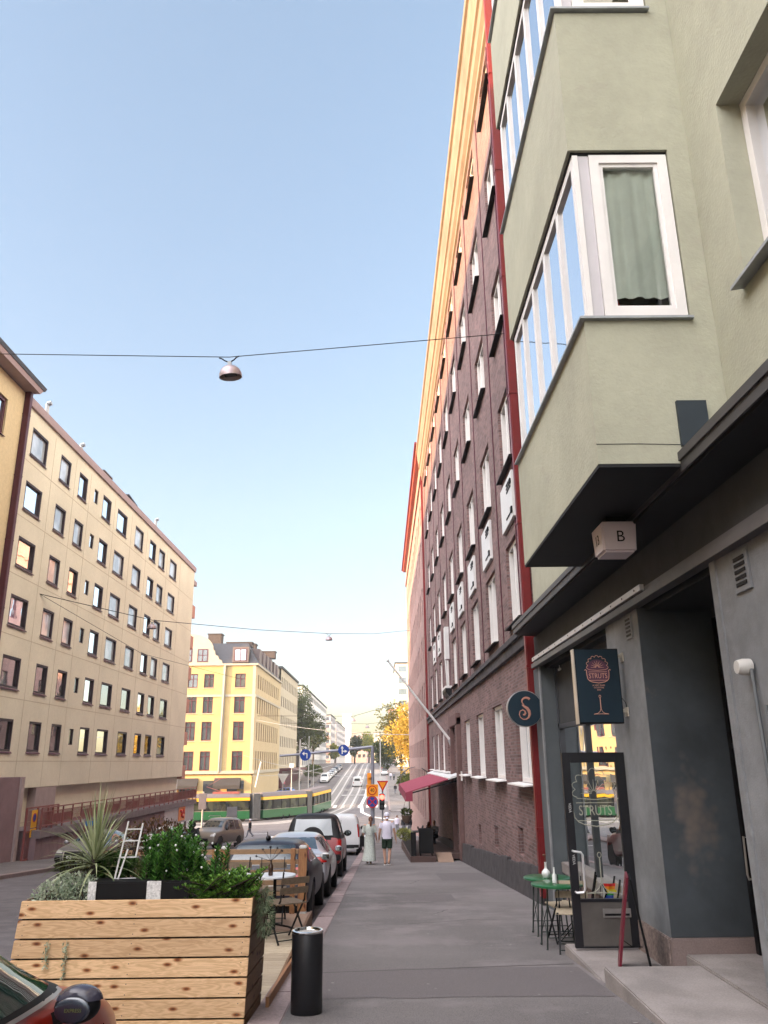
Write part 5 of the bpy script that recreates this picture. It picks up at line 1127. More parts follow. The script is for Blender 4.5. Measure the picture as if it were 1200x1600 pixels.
# ================= PEOPLE =================
def person(label, loc, rot, h=1.75, pose=None, cloth=None, vox=.014, group=None, head=None, name='person', hat=None, dress=None, sit=False, hair='short', shirt=None, shorts=None, sleeve=.55, legm=None):
    """one continuous body grown from tapered limbs and remeshed; clothing and hair are its children. Local: +y forward, z up."""
    P_ = {'hip': (0, 0, .53), 'chest': (0, .0, .73), 'neck': (0, .0, .835), 'head': (0, .012, .925),
          'sL': (-.105, 0, .80), 'eL': (-.135, -.01, .63), 'wL': (-.145, .03, .49), 'sR': (.105, 0, .80), 'eR': (.135, -.01, .63), 'wR': (.145, .03, .49),
          'hL': (-.05, 0, .52), 'kL': (-.052, .06, .285), 'aL': (-.05, -.02, .05), 'hR': (.05, 0, .52), 'kR': (.052, .02, .285), 'aR': (.05, -.1, .06)}
    P_.update(pose or {}); J = {k: Vector(v) * h for k, v in P_.items()}
    mb = MB(); s_ = h / 1.75
    def limb(a, b, ra, rb, n=12):
        a = J[a] if isinstance(a, str) else a; b = J[b] if isinstance(b, str) else b
        pts = [a.lerp(b, k / 4) for k in range(5)]; mb.tube(pts, [(ra + (rb - ra) * k / 4) * s_ for k in range(5)], n); mb.ball(a, ra * s_, 10, 8); mb.ball(b, rb * s_, 10, 8)
    limb('hip', 'chest', .125, .135, 16); mb.ball(J['chest'] + Vector((0, 0, .02)), (.17 * s_, .11 * s_, .14 * s_), 16, 10); mb.ball(J['hip'], (.165 * s_, .125 * s_, .12 * s_), 16, 10)
    limb('neck', 'head', .055, .055); limb('chest', 'neck', .09, .055)
    hd = J['head']; mb.ball(hd, (.078 * s_, .095 * s_, .118 * s_), 18, 14); mb.ball(hd + Vector((0, .03, -.06)) * s_, (.05 * s_, .06 * s_, .055 * s_), 12, 8)
    mb.ball(hd + Vector((0, .1, -.015)) * s_, (.014 * s_, .022 * s_, .022 * s_), 8, 6)
    for sg in (-1, 1): mb.ball(hd + Vector((sg * .08, 0, -.01)) * s_, (.012 * s_, .022 * s_, .032 * s_), 8, 6)
    for S_ in 'LR':
        limb('s' + S_, 'e' + S_, .052, .042); limb('e' + S_, 'w' + S_, .041, .029); limb('chest', 's' + S_, .09, .058)
        limb('h' + S_, 'k' + S_, .088, .056); limb('k' + S_, 'a' + S_, .056, .038)
        a = J['a' + S_]; f = a + Vector((0, .1, -.028)) * s_; mb.ball(f, (.045 * s_, .125 * s_, .035 * s_), 12, 8); limb(a, a + Vector((0, .02, -.03)) * s_, .038, .04)
        w = J['w' + S_]; e = J['e' + S_]; d = (w - e).normalized(); side = Vector((0, 1, 0)); pm = w + d * .05 * s_; mb.ball(pm, (.018 * s_, .04 * s_, .05 * s_), 10, 8)
        for k, (ln, o) in enumerate([(.072, .03), (.082, .01), (.076, -.01), (.06, -.03)]):
            b = pm + d * .035 * s_ + side * o * s_; m1 = b + d * ln * .5 * s_; m2 = m1 + d * ln * .4 * s_ - Vector((0, 0, 0)) + Vector(((-.02 if S_ == 'R' else .02), 0, 0)) * s_
            mb.tube([b, m1, m2], [.0105 * s_, .010 * s_, .008 * s_], 6)
        t0 = w + d * .02 * s_ + side * .03 * s_; mb.tube([t0, t0 + d * .03 * s_ + side * .025 * s_, t0 + d * .06 * s_ + side * .03 * s_], [.012 * s_, .011 * s_, .009 * s_], 6)
    b = mb.build('body', M_skin, None, local=True)
    rm = b.modifiers.new('r', 'REMESH'); rm.mode = 'VOXEL'; rm.voxel_size = vox; rm.use_smooth_shade = True
    sm = b.modifiers.new('s', 'SMOOTH'); sm.iterations = 2; sm.factor = .4
    me = evalmesh(b); b.modifiers.clear(); b.data = me; me.materials.clear(); me.materials.append(legm or M_skin)
    b.name = name; tag(b, label, 'person', group); b.location = loc; b.rotation_euler = (0, 0, rot)
    J['_'] = s_
    def ringmesh(nm, m, rings, n=18, folds=0):
        q = MB(); rr = []
        for (c, rx, ry) in rings:
            c = Vector(c); rr.append([c + Vector((rx * math.cos(t) * (1 + folds * math.sin(t * 7)), ry * math.sin(t) * (1 + folds * math.sin(t * 5 + 1)), 0)) for t in [2 * math.pi * k / n for k in range(n + 1)]])
        q.grid(rr); return q.build(nm, m, b, smooth='all', local=True)
    def sleeve_(nm, m, a, bb, r0, r1, f=1.):
        a = J[a]; e = a.lerp(J[bb], f); q = MB(); q.tube([a + (a - e) * .05, a.lerp(e, .3), a.lerp(e, .7), e], [r0 * s_, r0 * s_ * .98, (r0 + r1) / 2 * s_, r1 * s_], 14, cap=False); q.build(nm, m, b, smooth='all', local=True)
    c, hp, nk = J['chest'], J['hip'], J['neck']
    if shirt:
        ringmesh('shirt', shirt, [(hp + Vector((0, 0, -.05)) * s_, .19 * s_, .145 * s_), (hp + Vector((0, 0, .08)) * s_, .18 * s_, .14 * s_), (hp.lerp(c, .5), .175 * s_, .155 * s_), (c, .195 * s_, .158 * s_), (c + Vector((0, 0, .08)) * s_, .205 * s_, .145 * s_), (c + Vector((0, 0, .135)) * s_, .17 * s_, .115 * s_), (nk + Vector((0, 0, .005)), .07 * s_, .068 * s_)], folds=.012)
        for S_ in 'LR': sleeve_('sleeve', shirt, 's' + S_, 'e' + S_, .072, .066, sleeve) if sleeve <= 1 else (sleeve_('sleeve', shirt, 's' + S_, 'e' + S_, .066, .054, 1.03), sleeve_('sleeve', shirt, 'e' + S_, 'w' + S_, .054, .04, .97))
    if shorts:
        m_, f = shorts
        ringmesh('waist', m_, [(hp + Vector((0, 0, .1)) * s_, .165 * s_, .128 * s_), (hp, .185 * s_, .14 * s_), (hp + Vector((0, 0, -.09)) * s_, .18 * s_, .135 * s_)])
        for S_ in 'LR':
            sleeve_('trouser_leg', m_, 'h' + S_, 'k' + S_, .108, .09 if f <= 1 else .07, min(f, 1.03))
            if f > 1: sleeve_('trouser_leg', m_, 'k' + S_, 'a' + S_, .072, .055, .95)
    if dress:
        rr = [(nk, .08, .07), (c + Vector((0, 0, .1)), .17, .125), (c, .185, .155), (hp.lerp(c, .45), .15, .142), (hp.lerp(c, .4), .15, .142), (hp, .19, .15), (hp + Vector((0, 0, -.25 * s_)), .2, .19), (hp + Vector((0, -.03, -.5 * s_)), .225, .23), (hp + Vector((-.02, -.07, -.78 * s_)), .27, .26)]
        ringmesh('dress', dress, [(v, a * s_, bb * s_) for v, a, bb in rr], n=32, folds=.035)
        for S_ in 'LR': sleeve_('sleeve', dress, 's' + S_, 'e' + S_, .078, .075, .85)
        q = MB(); q.tube([J['hip'].lerp(c, .42) + Vector((.152 * math.cos(t), .145 * math.sin(t), 0)) * s_ for t in [2 * math.pi * k / 20 for k in range(20)]], .012, 6, closed=True); q.ball(J['hip'].lerp(c, .42) + Vector((0, -.15, 0)), (.05, .015, .03), 8, 6); q.tube([J['hip'].lerp(c, .42) + Vector((0, -.13, 0)), J['hip'] + Vector((.02, -.17, -.05))], .01, 5); q.build('belt', dress, b, local=True)
    if hair == 'long':
        q = MB(); q.ball(hd + Vector((0, -.02, .02)) * s_, (.088 * s_, .095 * s_, .115 * s_), 16, 10)
        q.tube([hd + Vector((0, -.09, .03)) * s_, hd + Vector((0, -.125, -.08)) * s_, hd + Vector((-.01, -.13, -.22)) * s_, hd + Vector((-.01, -.12, -.4)) * s_], [.05 * s_, .045 * s_, .04 * s_, .012 * s_], 10); q.build('hair', M_hair, b, smooth='all', local=True)
    elif hair == 'short':
        q = MB(); q.ball(hd + Vector((0, -.018, .025)) * s_, (.084 * s_, .092 * s_, .105 * s_), 14, 10); q.build('hair', head or M_hair, b, smooth='all', local=True)
    if hat:
        q = MB(); q.lathe(tuple(hd + Vector((0, -.005, .02)) * s_), [(.092 * s_, -.01), (.094 * s_, .04 * s_), (.08 * s_, .085 * s_), (.045 * s_, .112 * s_), (0, .118 * s_)], 20)
        q.hexa([tuple(hd + Vector(v) * s_) for v in [(-.05, -.09, -.04), (.05, -.09, -.04), (.04, -.15, -.075), (-.04, -.15, -.075), (-.05, -.09, -.03), (.05, -.09, -.03), (.04, -.155, -.068), (-.04, -.155, -.068)]]); q.build('cap', hat, b, smooth=True, local=True)
    for S_ in 'LR':
        a = J['a' + S_] + Vector((0, .1, -.025)) * s_; q = MB(); q.ball(a, (.05 * s_, .135 * s_, .042 * s_), 14, 8); q.ball(a + Vector((0, -.08, .02)) * s_, (.045 * s_, .05 * s_, .05 * s_), 10, 6); q.build('shoe', M_black, b, smooth='all', local=True)
        q = MB(); q.box(a.x - .045 * s_, a.x + .045 * s_, a.y - .13 * s_, a.y + .12 * s_, a.z - .052 * s_, a.z - .035 * s_); q.build('sole', M_whitem, b, local=True)
    return b, J
G_ = lambda x, y: (x, y, gz(y))
M_tee = mat('white_lilac_tee', (.62, .6, .72), .9, var=.05, scale=8); M_short = mat('dark_green_shorts', (.015, .03, .018), .9, var=.2, scale=10); M_dress = mat('pale_sage_dress', (.42, .46, .43), .9, var=.25, scale=25)
M_cap = mat('white_cap', (.62, .62, .74), .9, var=.05); M_jean = mat('grey_trousers', (.16, .17, .2), .9); M_black_top = mat('black_jacket', (.012, .012, .015), .85, var=.2)
person('person seen from behind in white T-shirt, dark shorts and a backwards white cap', (.16, 31.2, gz(31.2)), 0, 1.80, {'kL': (-.06, .03, .285), 'aL': (-.045, .0, .05), 'kR': (.05, -.01, .285), 'aR': (.03, -.09, .065), 'wL': (-.165, .05, .49), 'wR': (.175, .02, .48), 'eR': (.15, -.01, .63), 'eL': (-.15, -.01, .63), 'head': (.0, .02, .925)}, shirt=M_tee, shorts=(M_short, .85), hat=M_cap, hair='none', vox=.010, sleeve=.6)
person('person in a long pale dress with a brown ponytail walking away beside the kerb', (-.5, 32.0, gz(32)), .06, 1.68, {'kL': (-.05, .05, .285), 'aL': (-.045, -.05, .06), 'kR': (.05, .04, .285), 'aR': (.03, .03, .05), 'wR': (.165, .06, .5), 'wL': (-.15, .1, .56), 'head': (.03, .02, .925)}, dress=M_dress, hair='long', vox=.010)
hb = MB(); hb.tube([(-.74, 32.0, gz(32) + 1.15), (-.8, 32.05, gz(32) + .95)], .02, 6); hb.box(-.86, -.7, 31.95, 32.1, gz(32) + .62, gz(32) + .98); tag(hb.build('handbag', M_black, None, bevel=.02), 'black bag hanging at the side of the person in the pale dress', 'bag')
person('person with pale hair and black jacket crossing the junction towards the left', (-13.2, 84.5, rz(84.5)), 1.4, 1.75, {'kL': (-.05, .1, .3), 'aL': (-.05, .16, .05), 'kR': (.05, .0, .29), 'aR': (.05, -.2, .09)}, shirt=M_black_top, sleeve=2, shorts=(M_jean, 2), head=M_cap, vox=.02)
# rider
b, J = person('person in black jacket and helmet riding the scooter beside the planter', (-9.35, 42.0, rz(42) + .28), math.pi - .1, 1.75, {'hip': (0, -.12, .3), 'chest': (0, -.03, .5), 'neck': (0, .01, .61), 'head': (0, .04, .70), 'sL': (-.12, -.02, .575), 'sR': (.12, -.02, .575), 'eL': (-.2, .08, .43), 'eR': (.2, .08, .43), 'wL': (-.17, .2, .43), 'wR': (.17, .2, .43), 'hL': (-.07, -.1, .29), 'hR': (.07, -.1, .29), 'kL': (-.12, .14, .3), 'kR': (.12, .14, .3), 'aL': (-.1, .16, .06), 'aR': (.1, .16, .06)}, shirt=M_black_top, sleeve=2, shorts=(M_dkcloth, 2), vox=.02, hair='none', legm=M_dkcloth)
q = MB(); q.ball(J['head'] + Vector((0, 0, .02)), (.14, .16, .15), 16, 10); q.build('helmet', M_black, b, smooth='all', local=True)
q = MB(); q.ball(J['head'] + Vector((0, .1, .0)), (.09, .07, .05), 12, 8); q.build('visor', M_glassd, b, smooth='all', local=True)
# small figures
far = [((2.1, 84, 0), 0, M_black_top, 'person in black in the middle of the small group beyond the terrace'), ((2.75, 86, 0), .5, M_black_top, 'person in dark coat on the right of the small group beyond the terrace'), ((1.5, 88, 0), -.4, M_tee, 'person in pale top on the left of the small group beyond the terrace'),
       ((2.35, 152, 0), 0, M_black_top, 'lone person in black walking up the far right pavement'), ((2.6, 185, 0), 0, M_jean, 'dark figure farther up the right pavement near the kerb line'), ((1.9, 186, 0), .2, M_tee, 'pale figure beside the dark figure far up the right pavement'), ((-19.5, 166, 0), 1, mat('pink_top', (.6, .2, .26), .9), 'person in pink near the garage canopy of the cream house'),
       ((-16.3, 166, 0), 1, M_black_top, 'person in black left of the fence behind the tram'), ((-14.6, 168, 0), 1, M_black_top, 'person in black right of the fence behind the tram')]
for (x, y, _), r, m_, lab in far: person(lab, (x, y, gz(y)), r, 1.75, {'kL': (-.05, .08, .29), 'aL': (-.05, .12, .05)}, shirt=m_, sleeve=2, shorts=(M_jean if m_ is not M_jean else M_dkcloth, 2), vox=.03, group=None)
sitp = {'hip': (0, -.02, .29), 'chest': (0, 0, .47), 'neck': (0, .01, .575), 'head': (0, .02, .665), 'sL': (-.105, 0, .54), 'sR': (.105, 0, .54), 'eL': (-.13, .06, .4), 'eR': (.13, .06, .4), 'wL': (-.08, .18, .42), 'wR': (.08, .18, .42), 'hL': (-.05, 0, .28), 'hR': (.05, 0, .28), 'kL': (-.06, .23, .28), 'kR': (.06, .23, .28), 'aL': (-.06, .24, .04), 'aR': (.06, .24, .04)}
person('seated guest with long dark hair under the pink awning', (2.35, 43.5, gz(43.5) + .18), -.6, 1.68, sitp, shirt=M_black_top, sleeve=2, shorts=(M_dkcloth, 2), vox=.02, hair='long')
person('seated guest in a grey top facing the long haired guest under the awning', (2.75, 45.1, gz(45) + .18), 2.6, 1.75, sitp, shirt=M_jean, sleeve=2, shorts=(M_dkcloth, 2), vox=.02)
# ================= STREET FURNITURE =================
def wire(label, pts, r=.012, grp=None, m=None):
    q = MB(); q.tube(pts, r, 5); return tag(q.build('overhead_wire', m or M_black, None), label, 'wire', grp)
def sag(a, b, s_, n=14): a = Vector(a); b = Vector(b); return [a.lerp(b, k / n) - Vector((0, 0, s_ * 4 * (k / n) * (1 - k / n))) for k in range(n + 1)]
def lamp(label, x, y, ztop, sc=1., tilt=(.0, .0)):
    T = thing('street_lamp', label, 'street lamp', (x, y, ztop), 0, 'lamps hung on wires across the street'); T.rotation_euler = (tilt[0], tilt[1], 0)
    q = MB(); q.lathe((0, 0, 0), [(0, -.24), (.07, -.245), (.17, -.28), (.25, -.36), (.29, -.46), (.30, -.56), (.285, -.56), (.27, -.47), (.2, -.36), (.1, -.30), (0, -.29)], 28); q.build('shade', mat('lamp_pink_grey', (.30, .24, .26), .35, metal=.5, var=.1) if 'lamp_pink_grey' not in bpy.data.materials else bpy.data.materials['lamp_pink_grey'], T, smooth=True, local=True)
    q = MB(); q.box(-.16, .16, -.13, .13, -.5, -.44); q.build('lamp_box', M_black, T, local=True)
    q = MB(); q.box(-.05, .05, -.04, .04, -.25, -.13); q.build('hanger_block', M_galv, T, bevel=.005, local=True)
    q = MB(); q.tube([(-.26, 0, .0), (-.2, 0, -.02), (-.12, 0, -.09), (-.04, 0, -.13), (.04, 0, -.13), (.12, 0, -.09), (.2, 0, -.02), (.26, 0, .0)], .018, 6); q.build('hanger', M_black, T, local=True)
    T.scale = (sc,) * 3; return T
YW = 17.2; pa = place(-60, 551, YW); pb = place(358, 558, YW); pc = place(793, 522, YW)
a = place(0, 553, YW); d_ = (pb - a) / (pb.x - a.x); wl = a + d_ * (-16.95 - a.x); wl.x = -16.95
wire('thin dark wire crossing the whole sky and carrying the nearest lamp', [wl] + [pb] + [Vector((3.19, YW, pc.z + .02))], .011)
lamp('nearest hanging street lamp, a pinkish dome against the open sky', pb.x, pb.y, pb.z, .92, (.12, -.1))
A = Vector((-17, 38.9, 9.74)); B = Vector((3.2, 88, 15.5))
l0 = place(238, 969, 47); l2 = place(514, 990, 69.2)
wire('second wire from the beige building to the far brick house with two lamps', [A, l0, l0.lerp(l2, .5) - Vector((0, 0, .12)), l2, l2.lerp(B, .5) - Vector((0, 0, .2)), B], .02)
lamp('hanging lamp in front of the beige building windows', l0.x, l0.y, l0.z, .9); lamp('hanging lamp alone in the pale sky above the junction', l2.x, l2.y, l2.z, 1.05)
wire('short stay wire fixed to the beige facade', [A, (-15, 50, 8.2), (-12, 70, 8.5)], .012)
for i, (px, py, Y, lab) in enumerate([(552, 1119, 118, 'small distant lamp above the upper street, the nearer of two'), (574, 1131, 150, 'smallest distant lamp, the farther of two above the upper street')]):
    p = place(px, py, Y); lamp(lab, p.x, p.y, p.z, 1.3); wire('distant lamp wire %s over the upper street' % ('nearer' if i == 0 else 'farther'), [(-20.3, Y + 15, p.z + 1.0), p, (3.2 if i == 0 else 9, Y - 15 if i == 0 else Y, p.z + 1.0)], .03)
for i, (a, b, lab) in enumerate([((402, 1125, 128), (640, 1148, 96), 'pale tram contact wire from the yellow house corner'), ((380, 1180, 125), (560, 1215, 128), 'tram wire sagging low over the tram roof'), ((395, 1212, 118), (520, 1195, 130), 'lower tram wire beside the pantograph')]):
    wire(lab, sag(place(*a), place(*b), .5), .03, m=M_galv)
M_polew = mat('pale_pole', (.45, .45, .46), .5, var=.05)
for px, py, Y, base, lab, th in [(469, 1155, 150, None, 'left pale mast behind the blue arrow sign', .16), (483, 1150, 156, None, 'thinner pale mast right of the other one', .1), (594, 1155, 150, None, 'white slim mast at the right kerb of the upper street', .12), (456, 1195, 128, None, 'short pale post with a white plate near the tram', .08), (277, 1208, 100, None, 'thin pole in front of the yellow house foot', .08), (490, 1190, 152, None, 'thin grey post beside the far pavement', .06)]:
    p = place(px, py, Y); T = thing('pole', lab, 'pole', (p.x, Y, rz(Y))); q = MB(); q.tube([(p.x, Y, rz(Y)), (p.x, Y, p.z)], [th, th * .6], 8); q.build('shaft', M_polew, T)
    if Y == 128: q = MB(); q.box(p.x - .35, p.x + .35, Y - .08, Y - .04, p.z - .4, p.z + .2); q.build('plate', M_whitem, T)
p = place(415, 1142, 126); T = thing('stay_pole', 'slanting pale stay rod over the tram roof', 'pole', (p.x, 126, p.z)); q = MB(); q.tube([place(399, 1230, 124), place(408, 1190, 124)], .12, 6); q.build('rod', M_polew, T)
# blue arrow gantry with orange temporary signs
def disc(mb, c, r, n=28, th=.01): mb.lathe(c, [(r, -th), (r, th)], n, axis='y')
M_sblue = mat('sign_blue_sheet', (.01, .05, .3), .4, var=0); M_swhite = mat('sign_white_sheet', (.75, .75, .75), .4, var=0); M_sred = mat('sign_red_sheet', (.5, .012, .015), .4, var=0); M_sor = mat('sign_orange_sheet', (.85, .3, .01), .4, var=0); M_polez = mat('zinc_pole', (.26, .27, .32), .5, metal=.3, var=.1)
GT = thing('sign_gantry', 'grey mast with a long arm holding blue arrow signs over the road', 'sign gantry', (-.59, 50, gz(50)))
q = MB(); q.tube([(-.6, 50, gz(50)), (-.57, 50, 2.5)], [.14, .1], 10); q.tube([(-.57, 50, 2.45), (-2.3, 50, 2.3), (-4.7, 50, 2.08), (-6.18, 50, 1.98)], [.09, .085, .07, .06], 8); q.build('mast', M_polez, GT, smooth=True)
for x, z, kind in ((-4.62, 2.02, 'left'), (-2.32, 2.27, 'both')):
    q = MB(); disc(q, (x, 49.88, z), .33, 28, .012); s_ = q.build('arrow_sign', M_sblue, GT)
    q = MB(); q.lathe((x, 49.872, z), [(.33, -.003), (.33, .003), (.31, .003), (.31, -.003)], 28, axis='y'); q.build('sign_rim', M_swhite, s_)
    Y_ = 49.86; q = MB(); w_ = .06
    if kind == 'left': q.beam((x + .1, Y_, z - .2), (x + .1, Y_, z + .08), w_, .01, up=(0, 1, 0)); q.beam((x + .12, Y_, z + .08), (x - .08, Y_, z + .08), w_, .01, up=(0, 1, 0)); q.prism([(x - .2, z + .08), (x - .06, z + .2), (x - .06, z - .04)], planeY(Y_, 1), -.005, .005)
    else:
        q.beam((x - .08, Y_, z - .22), (x - .08, Y_, z + .12), w_, .01, up=(0, 1, 0)); q.prism([(x - .08, z + .26), (x - .17, z + .1), (x + .01, z + .1)], planeY(Y_, 1), -.005, .005)
        q.beam((x - .06, Y_, z - .06), (x + .08, Y_, z - .06), w_, .01, up=(0, 1, 0)); q.prism([(x + .22, z - .06), (x + .07, z + .03), (x + .07, z - .15)], planeY(Y_, 1), -.005, .005)
    q.build('arrow', M_swhite, s_)
q = MB(); q.box(-.95, -.25, 49.82, 49.84, -.38, .3); s40 = q.build('speed_sign', M_sor, GT)
for r0, m_, yy_ in ((.27, M_sred, 49.815), (.215, M_sor, 49.808)): q = MB(); disc(q, (-.6, yy_, -.03), r0, 28, .004); q.build('sign_disc', m_, s40)
text('40', .3, 'sign_number', M_black, s40, (-.6, 49.80, -.03), (1, 0, 0), (0, 0, 1), .002, sx=.85)
q = MB(); disc(q, (-.6, 49.83, -.68), .34); ns = q.build('no_stopping_sign', M_sred, GT)
q = MB(); disc(q, (-.6, 49.818, -.68), .27, 28, .004); q.build('sign_disc', M_sblue, ns)
q = MB()
for s2 in (-1, 1): q.beam((-.6 - .2, 49.808, -.68 - .2 * s2), (-.6 + .2, 49.808, -.68 + .2 * s2), .06, .006, up=(0, 1, 0))
q.build('cross', M_sred, ns)
q = MB(); q.box(-.9, -.62, 49.95, 50.05, .3, .95); q.lathe((-.76, 49.9, .75), [(0, -.1), (.1, -.1), (.1, .05)], 12, axis='y'); q.build('temporary_lamp', M_sor, GT)
TL = thing('traffic_light', 'traffic light showing red under a yellow and red yield triangle', 'traffic light', (-.02, 56, gz(56)))
q = MB(); q.tube([(-.02, 56, gz(56)), (.02, 56, .3)], .05, 8); q.build('pole', M_polez, TL)
q = MB(); q.box(-.2, .14, 55.75, 55.95, -1.45, -.45); hs = q.build('signal_box', M_black, TL, bevel=.03)
M_redon = emit('red_light_on', (1, .03, .02), 6)
q = MB(); q.lathe((-.03, 55.73, -.66), [(0, -.03), (.15, -.02), (.16, .02)], 16, axis='y'); q.build('red_light', M_redon, hs)
for z in (-.95, -1.25): q = MB(); q.lathe((-.03, 55.74, z), [(0, -.02), (.11, -.01), (.12, .02)], 14, axis='y'); q.build('dark_light', M_dkgrey, hs)
q = MB(); q.prism([(-.36, .36), (.40, .36), (.02, -.32)], planeY(55.85, 1), -.01, .01); ys = q.build('yield_sign', M_sred, TL)
q = MB(); q.prism([(-.22, .28), (.26, .28), (.02, -.15)], planeY(55.83, 1), -.004, .004); q.build('sign_face', M_sor, ys)
# sign seen from behind on the island
T = thing('road_sign', 'back of a grey rectangular sign on a thin post on the traffic island', 'sign', (-11.7, 66, rz(66))); q = MB(); q.tube([(-11.7, 66, rz(66)), (-11.7, 66, -1.7)], .04, 6); q.build('post', M_polez, T); q = MB(); q.box(-12.15, -11.35, 65.9, 65.94, -2.5, -1.65); q.build('plate', mat('sign_back_grey', (.3, .29, .31), .5), T)
T = thing('signal_post', 'dark post with signal heads at the tram front', 'traffic light', (-21.5, 100, rz(100))); q = MB(); q.tube([(-21.3, 100, rz(100)), (-21.3, 100, -1.6)], .1, 8); q.build('pole', M_polez, T); q = MB(); q.box(-21.8, -20.9, 99.8, 100, -3.6, -1.8); q.build('signal_box', mat('violet_grey', (.12, .115, .15), .6), T, bevel=.03)
T = thing('road_sign', 'pale triangular sign before the garage canopy', 'sign', (-17.6, 148, rz(148))); q = MB(); q.prism([(-18.6, -.3), (-16.6, -.3), (-17.6, -2.1)], planeY(148, 1), 0, .05); q.build('plate', M_polew, T); q = MB(); q.tube([(-17.6, 148.1, rz(148)), (-17.6, 148.1, -1)], .05, 6); q.build('post', M_polew, T)
T = thing('street_sign', 'small blue street name sign on a post by the gallery', 'sign', (-13.6, 38.6, gz(38.6))); q = MB(); q.tube([(-13.55, 38.6, gz(38.6)), (-13.55, 38.6, -1.0)], .04, 6); q.build('post', M_rust, T); q = MB(); q.box(-13.5, -12.85, 38.55, 38.58, -1.05, -.85); q.build('plate', mat('faded_blue', (.04, .16, .4), .5), T)
# flagpole and awning terrace at the dark red brick house
T = thing('flagpole', 'bare white flagpole slanting out from the dark red brick wall', 'flagpole', (3.15, 36.5, 2.4)); q = MB(); q.tube([(3.15, 36.5, 2.3), (.33, 36.5, 5.95)], [.06, .045], 10); q.build('shaft', M_whitem, T); q = MB(); q.ball((.3, 36.5, 5.99), .07, 10, 8); q.build('finial', M_whitem, T, smooth=True); q = MB(); q.tube([(3.2, 36.5, 2.0), (3.0, 36.5, 2.5)], .09, 8); q.build('socket', M_galv, T)
T = thing('awning', 'dusty pink awning sloping over the restaurant terrace', 'awning', (3.2, 42, .8))
M_awn = mat('dusty_pink_canvas', (.26, .042, .075), .85, var=.08, scale=3)
q = MB(); q.hexa([(.95, 34.2, .34), (2.85, 34.2, .90), (2.85, 47.5, .90), (.95, 47.5, .34), (.95, 34.2, .38), (2.85, 34.2, .94), (2.85, 47.5, .94), (.95, 47.5, .38)]); q.build('canvas', M_awn, T)
q = MB(); n_ = 34
q.grid([[(.93, 34.2 + 13.3 * k / n_, .36), (.92 + .01 * (k % 2), 34.2 + 13.3 * k / n_, .02 + .05 * abs(math.sin(k * 1.5)))] for k in range(n_ + 1)]); q.grid([[(.93 + k * .02, 34.19, .36 + k * .006), (.93 + k * .02, 34.19, .04)] for k in range(16)]); q.build('valance', M_awn, T)
q = MB(); q.beam((.95, 34.25, .3), (3.1, 34.25, .82), .05); q.beam((.95, 47.4, .3), (3.1, 47.4, .82), .05); q.beam((1, 34.2, .3), (1, 47.5, .3), .05); q.build('frame', M_black, T)
q = MB(); q.hexa([(2.7, 33.9, .86), (3.2, 33.9, 1.02), (3.2, 50, 1.02), (2.7, 50, .86), (2.7, 33.9, .93), (3.2, 33.9, 1.09), (3.2, 50, 1.09), (2.7, 50, .93)]); q.build('cover_strip', M_whitem, T)
T2 = thing('awning', 'small rounded dark canopy behind the dusty pink awning', 'awning', (3.0, 56, 0)); q = MB(); rr = []
for k in range(9): t = math.pi * k / 8; rr.append([(2.1 + 1.0 * math.cos(t), 51, .3 + .95 * math.sin(t)), (2.1 + 1.0 * math.cos(t), 54, .3 + .95 * math.sin(t))])
q.grid(rr); q.build('shell', M_black, T2)
T = thing('terrace_platform', 'dark wooden platform with entry ramp under the pink awning', 'platform', (2.1, 40, gz(40)))
mb = MB(); y0, y1 = 33.0, 48.5
mb.hexa([(1.06, y0, gz(y0)), (2.05, y0, gz(y0)), (2.05, y1, gz(y1)), (1.06, y1, gz(y1)), (1.06, y0, gz(y0) + .2), (2.05, y0, gz(y0) + .2), (2.05, y1, gz(y1) + .4), (1.06, y1, gz(y1) + .4)])
mb.hexa([(2.05, y0 + 1, gz(y0)), (3.15, y0 + 1, gz(y0)), (3.15, y1, gz(y1)), (2.05, y1, gz(y1)), (2.05, y0 + 1, gz(y0) + .2), (3.15, y0 + 1, gz(y0) + .2), (3.15, y1, gz(y1) + .4), (2.05, y1, gz(y1) + .4)]); mb.build('deck', mat('dark_brown_deck', (.07, .04, .035), .7), T)
q = MB(); q.hexa([(2.12, 32.9, gz(33)), (2.72, 32.9, gz(33)), (2.72, 34.0, gz(34)), (2.12, 34.0, gz(34)), (2.12, 32.9, gz(33) + .02), (2.72, 32.9, gz(33) + .02), (2.72, 34.1, gz(34) + .3), (2.12, 34.1, gz(34) + .3)]); q.build('ramp', M_deckr, T)
q = MB()
for x0, x1 in ((1.1, 1.18),):
    q.box(1.1, 1.16, 33.3, 48, gz(33) + .15, gz(33) + 1.1) if False else None
for k in range(12): y = 33.4 + k * 1.25; q.hexa([(1.1, y, gz(y) + .2), (1.2, y, gz(y) + .2), (1.2, y + 1.2, gz(y + 1.2) + .2), (1.1, y + 1.2, gz(y + 1.2) + .2), (1.1, y, gz(y) + 1.05), (1.2, y, gz(y) + 1.05), (1.2, y + 1.2, gz(y + 1.2) + 1.05), (1.1, y + 1.2, gz(y + 1.2) + 1.05)])
q.hexa([(1.1, 33.3, gz(33) + .2), (1.3, 33.3, gz(33) + .2), (1.3, 33.4, gz(33) + .2), (1.1, 33.4, gz(33) + .2), (1.1, 33.3, gz(33) + 1.05), (1.3, 33.3, gz(33) + 1.05), (1.3, 33.4, gz(33) + 1.05), (1.1, 33.4, gz(33) + 1.05)]); q.build('screen', M_black, T)
q = MB(); q.box(1.42, 1.98, 33.35, 33.6, gz(33.3) + .3, gz(33.3) + 1.2); 
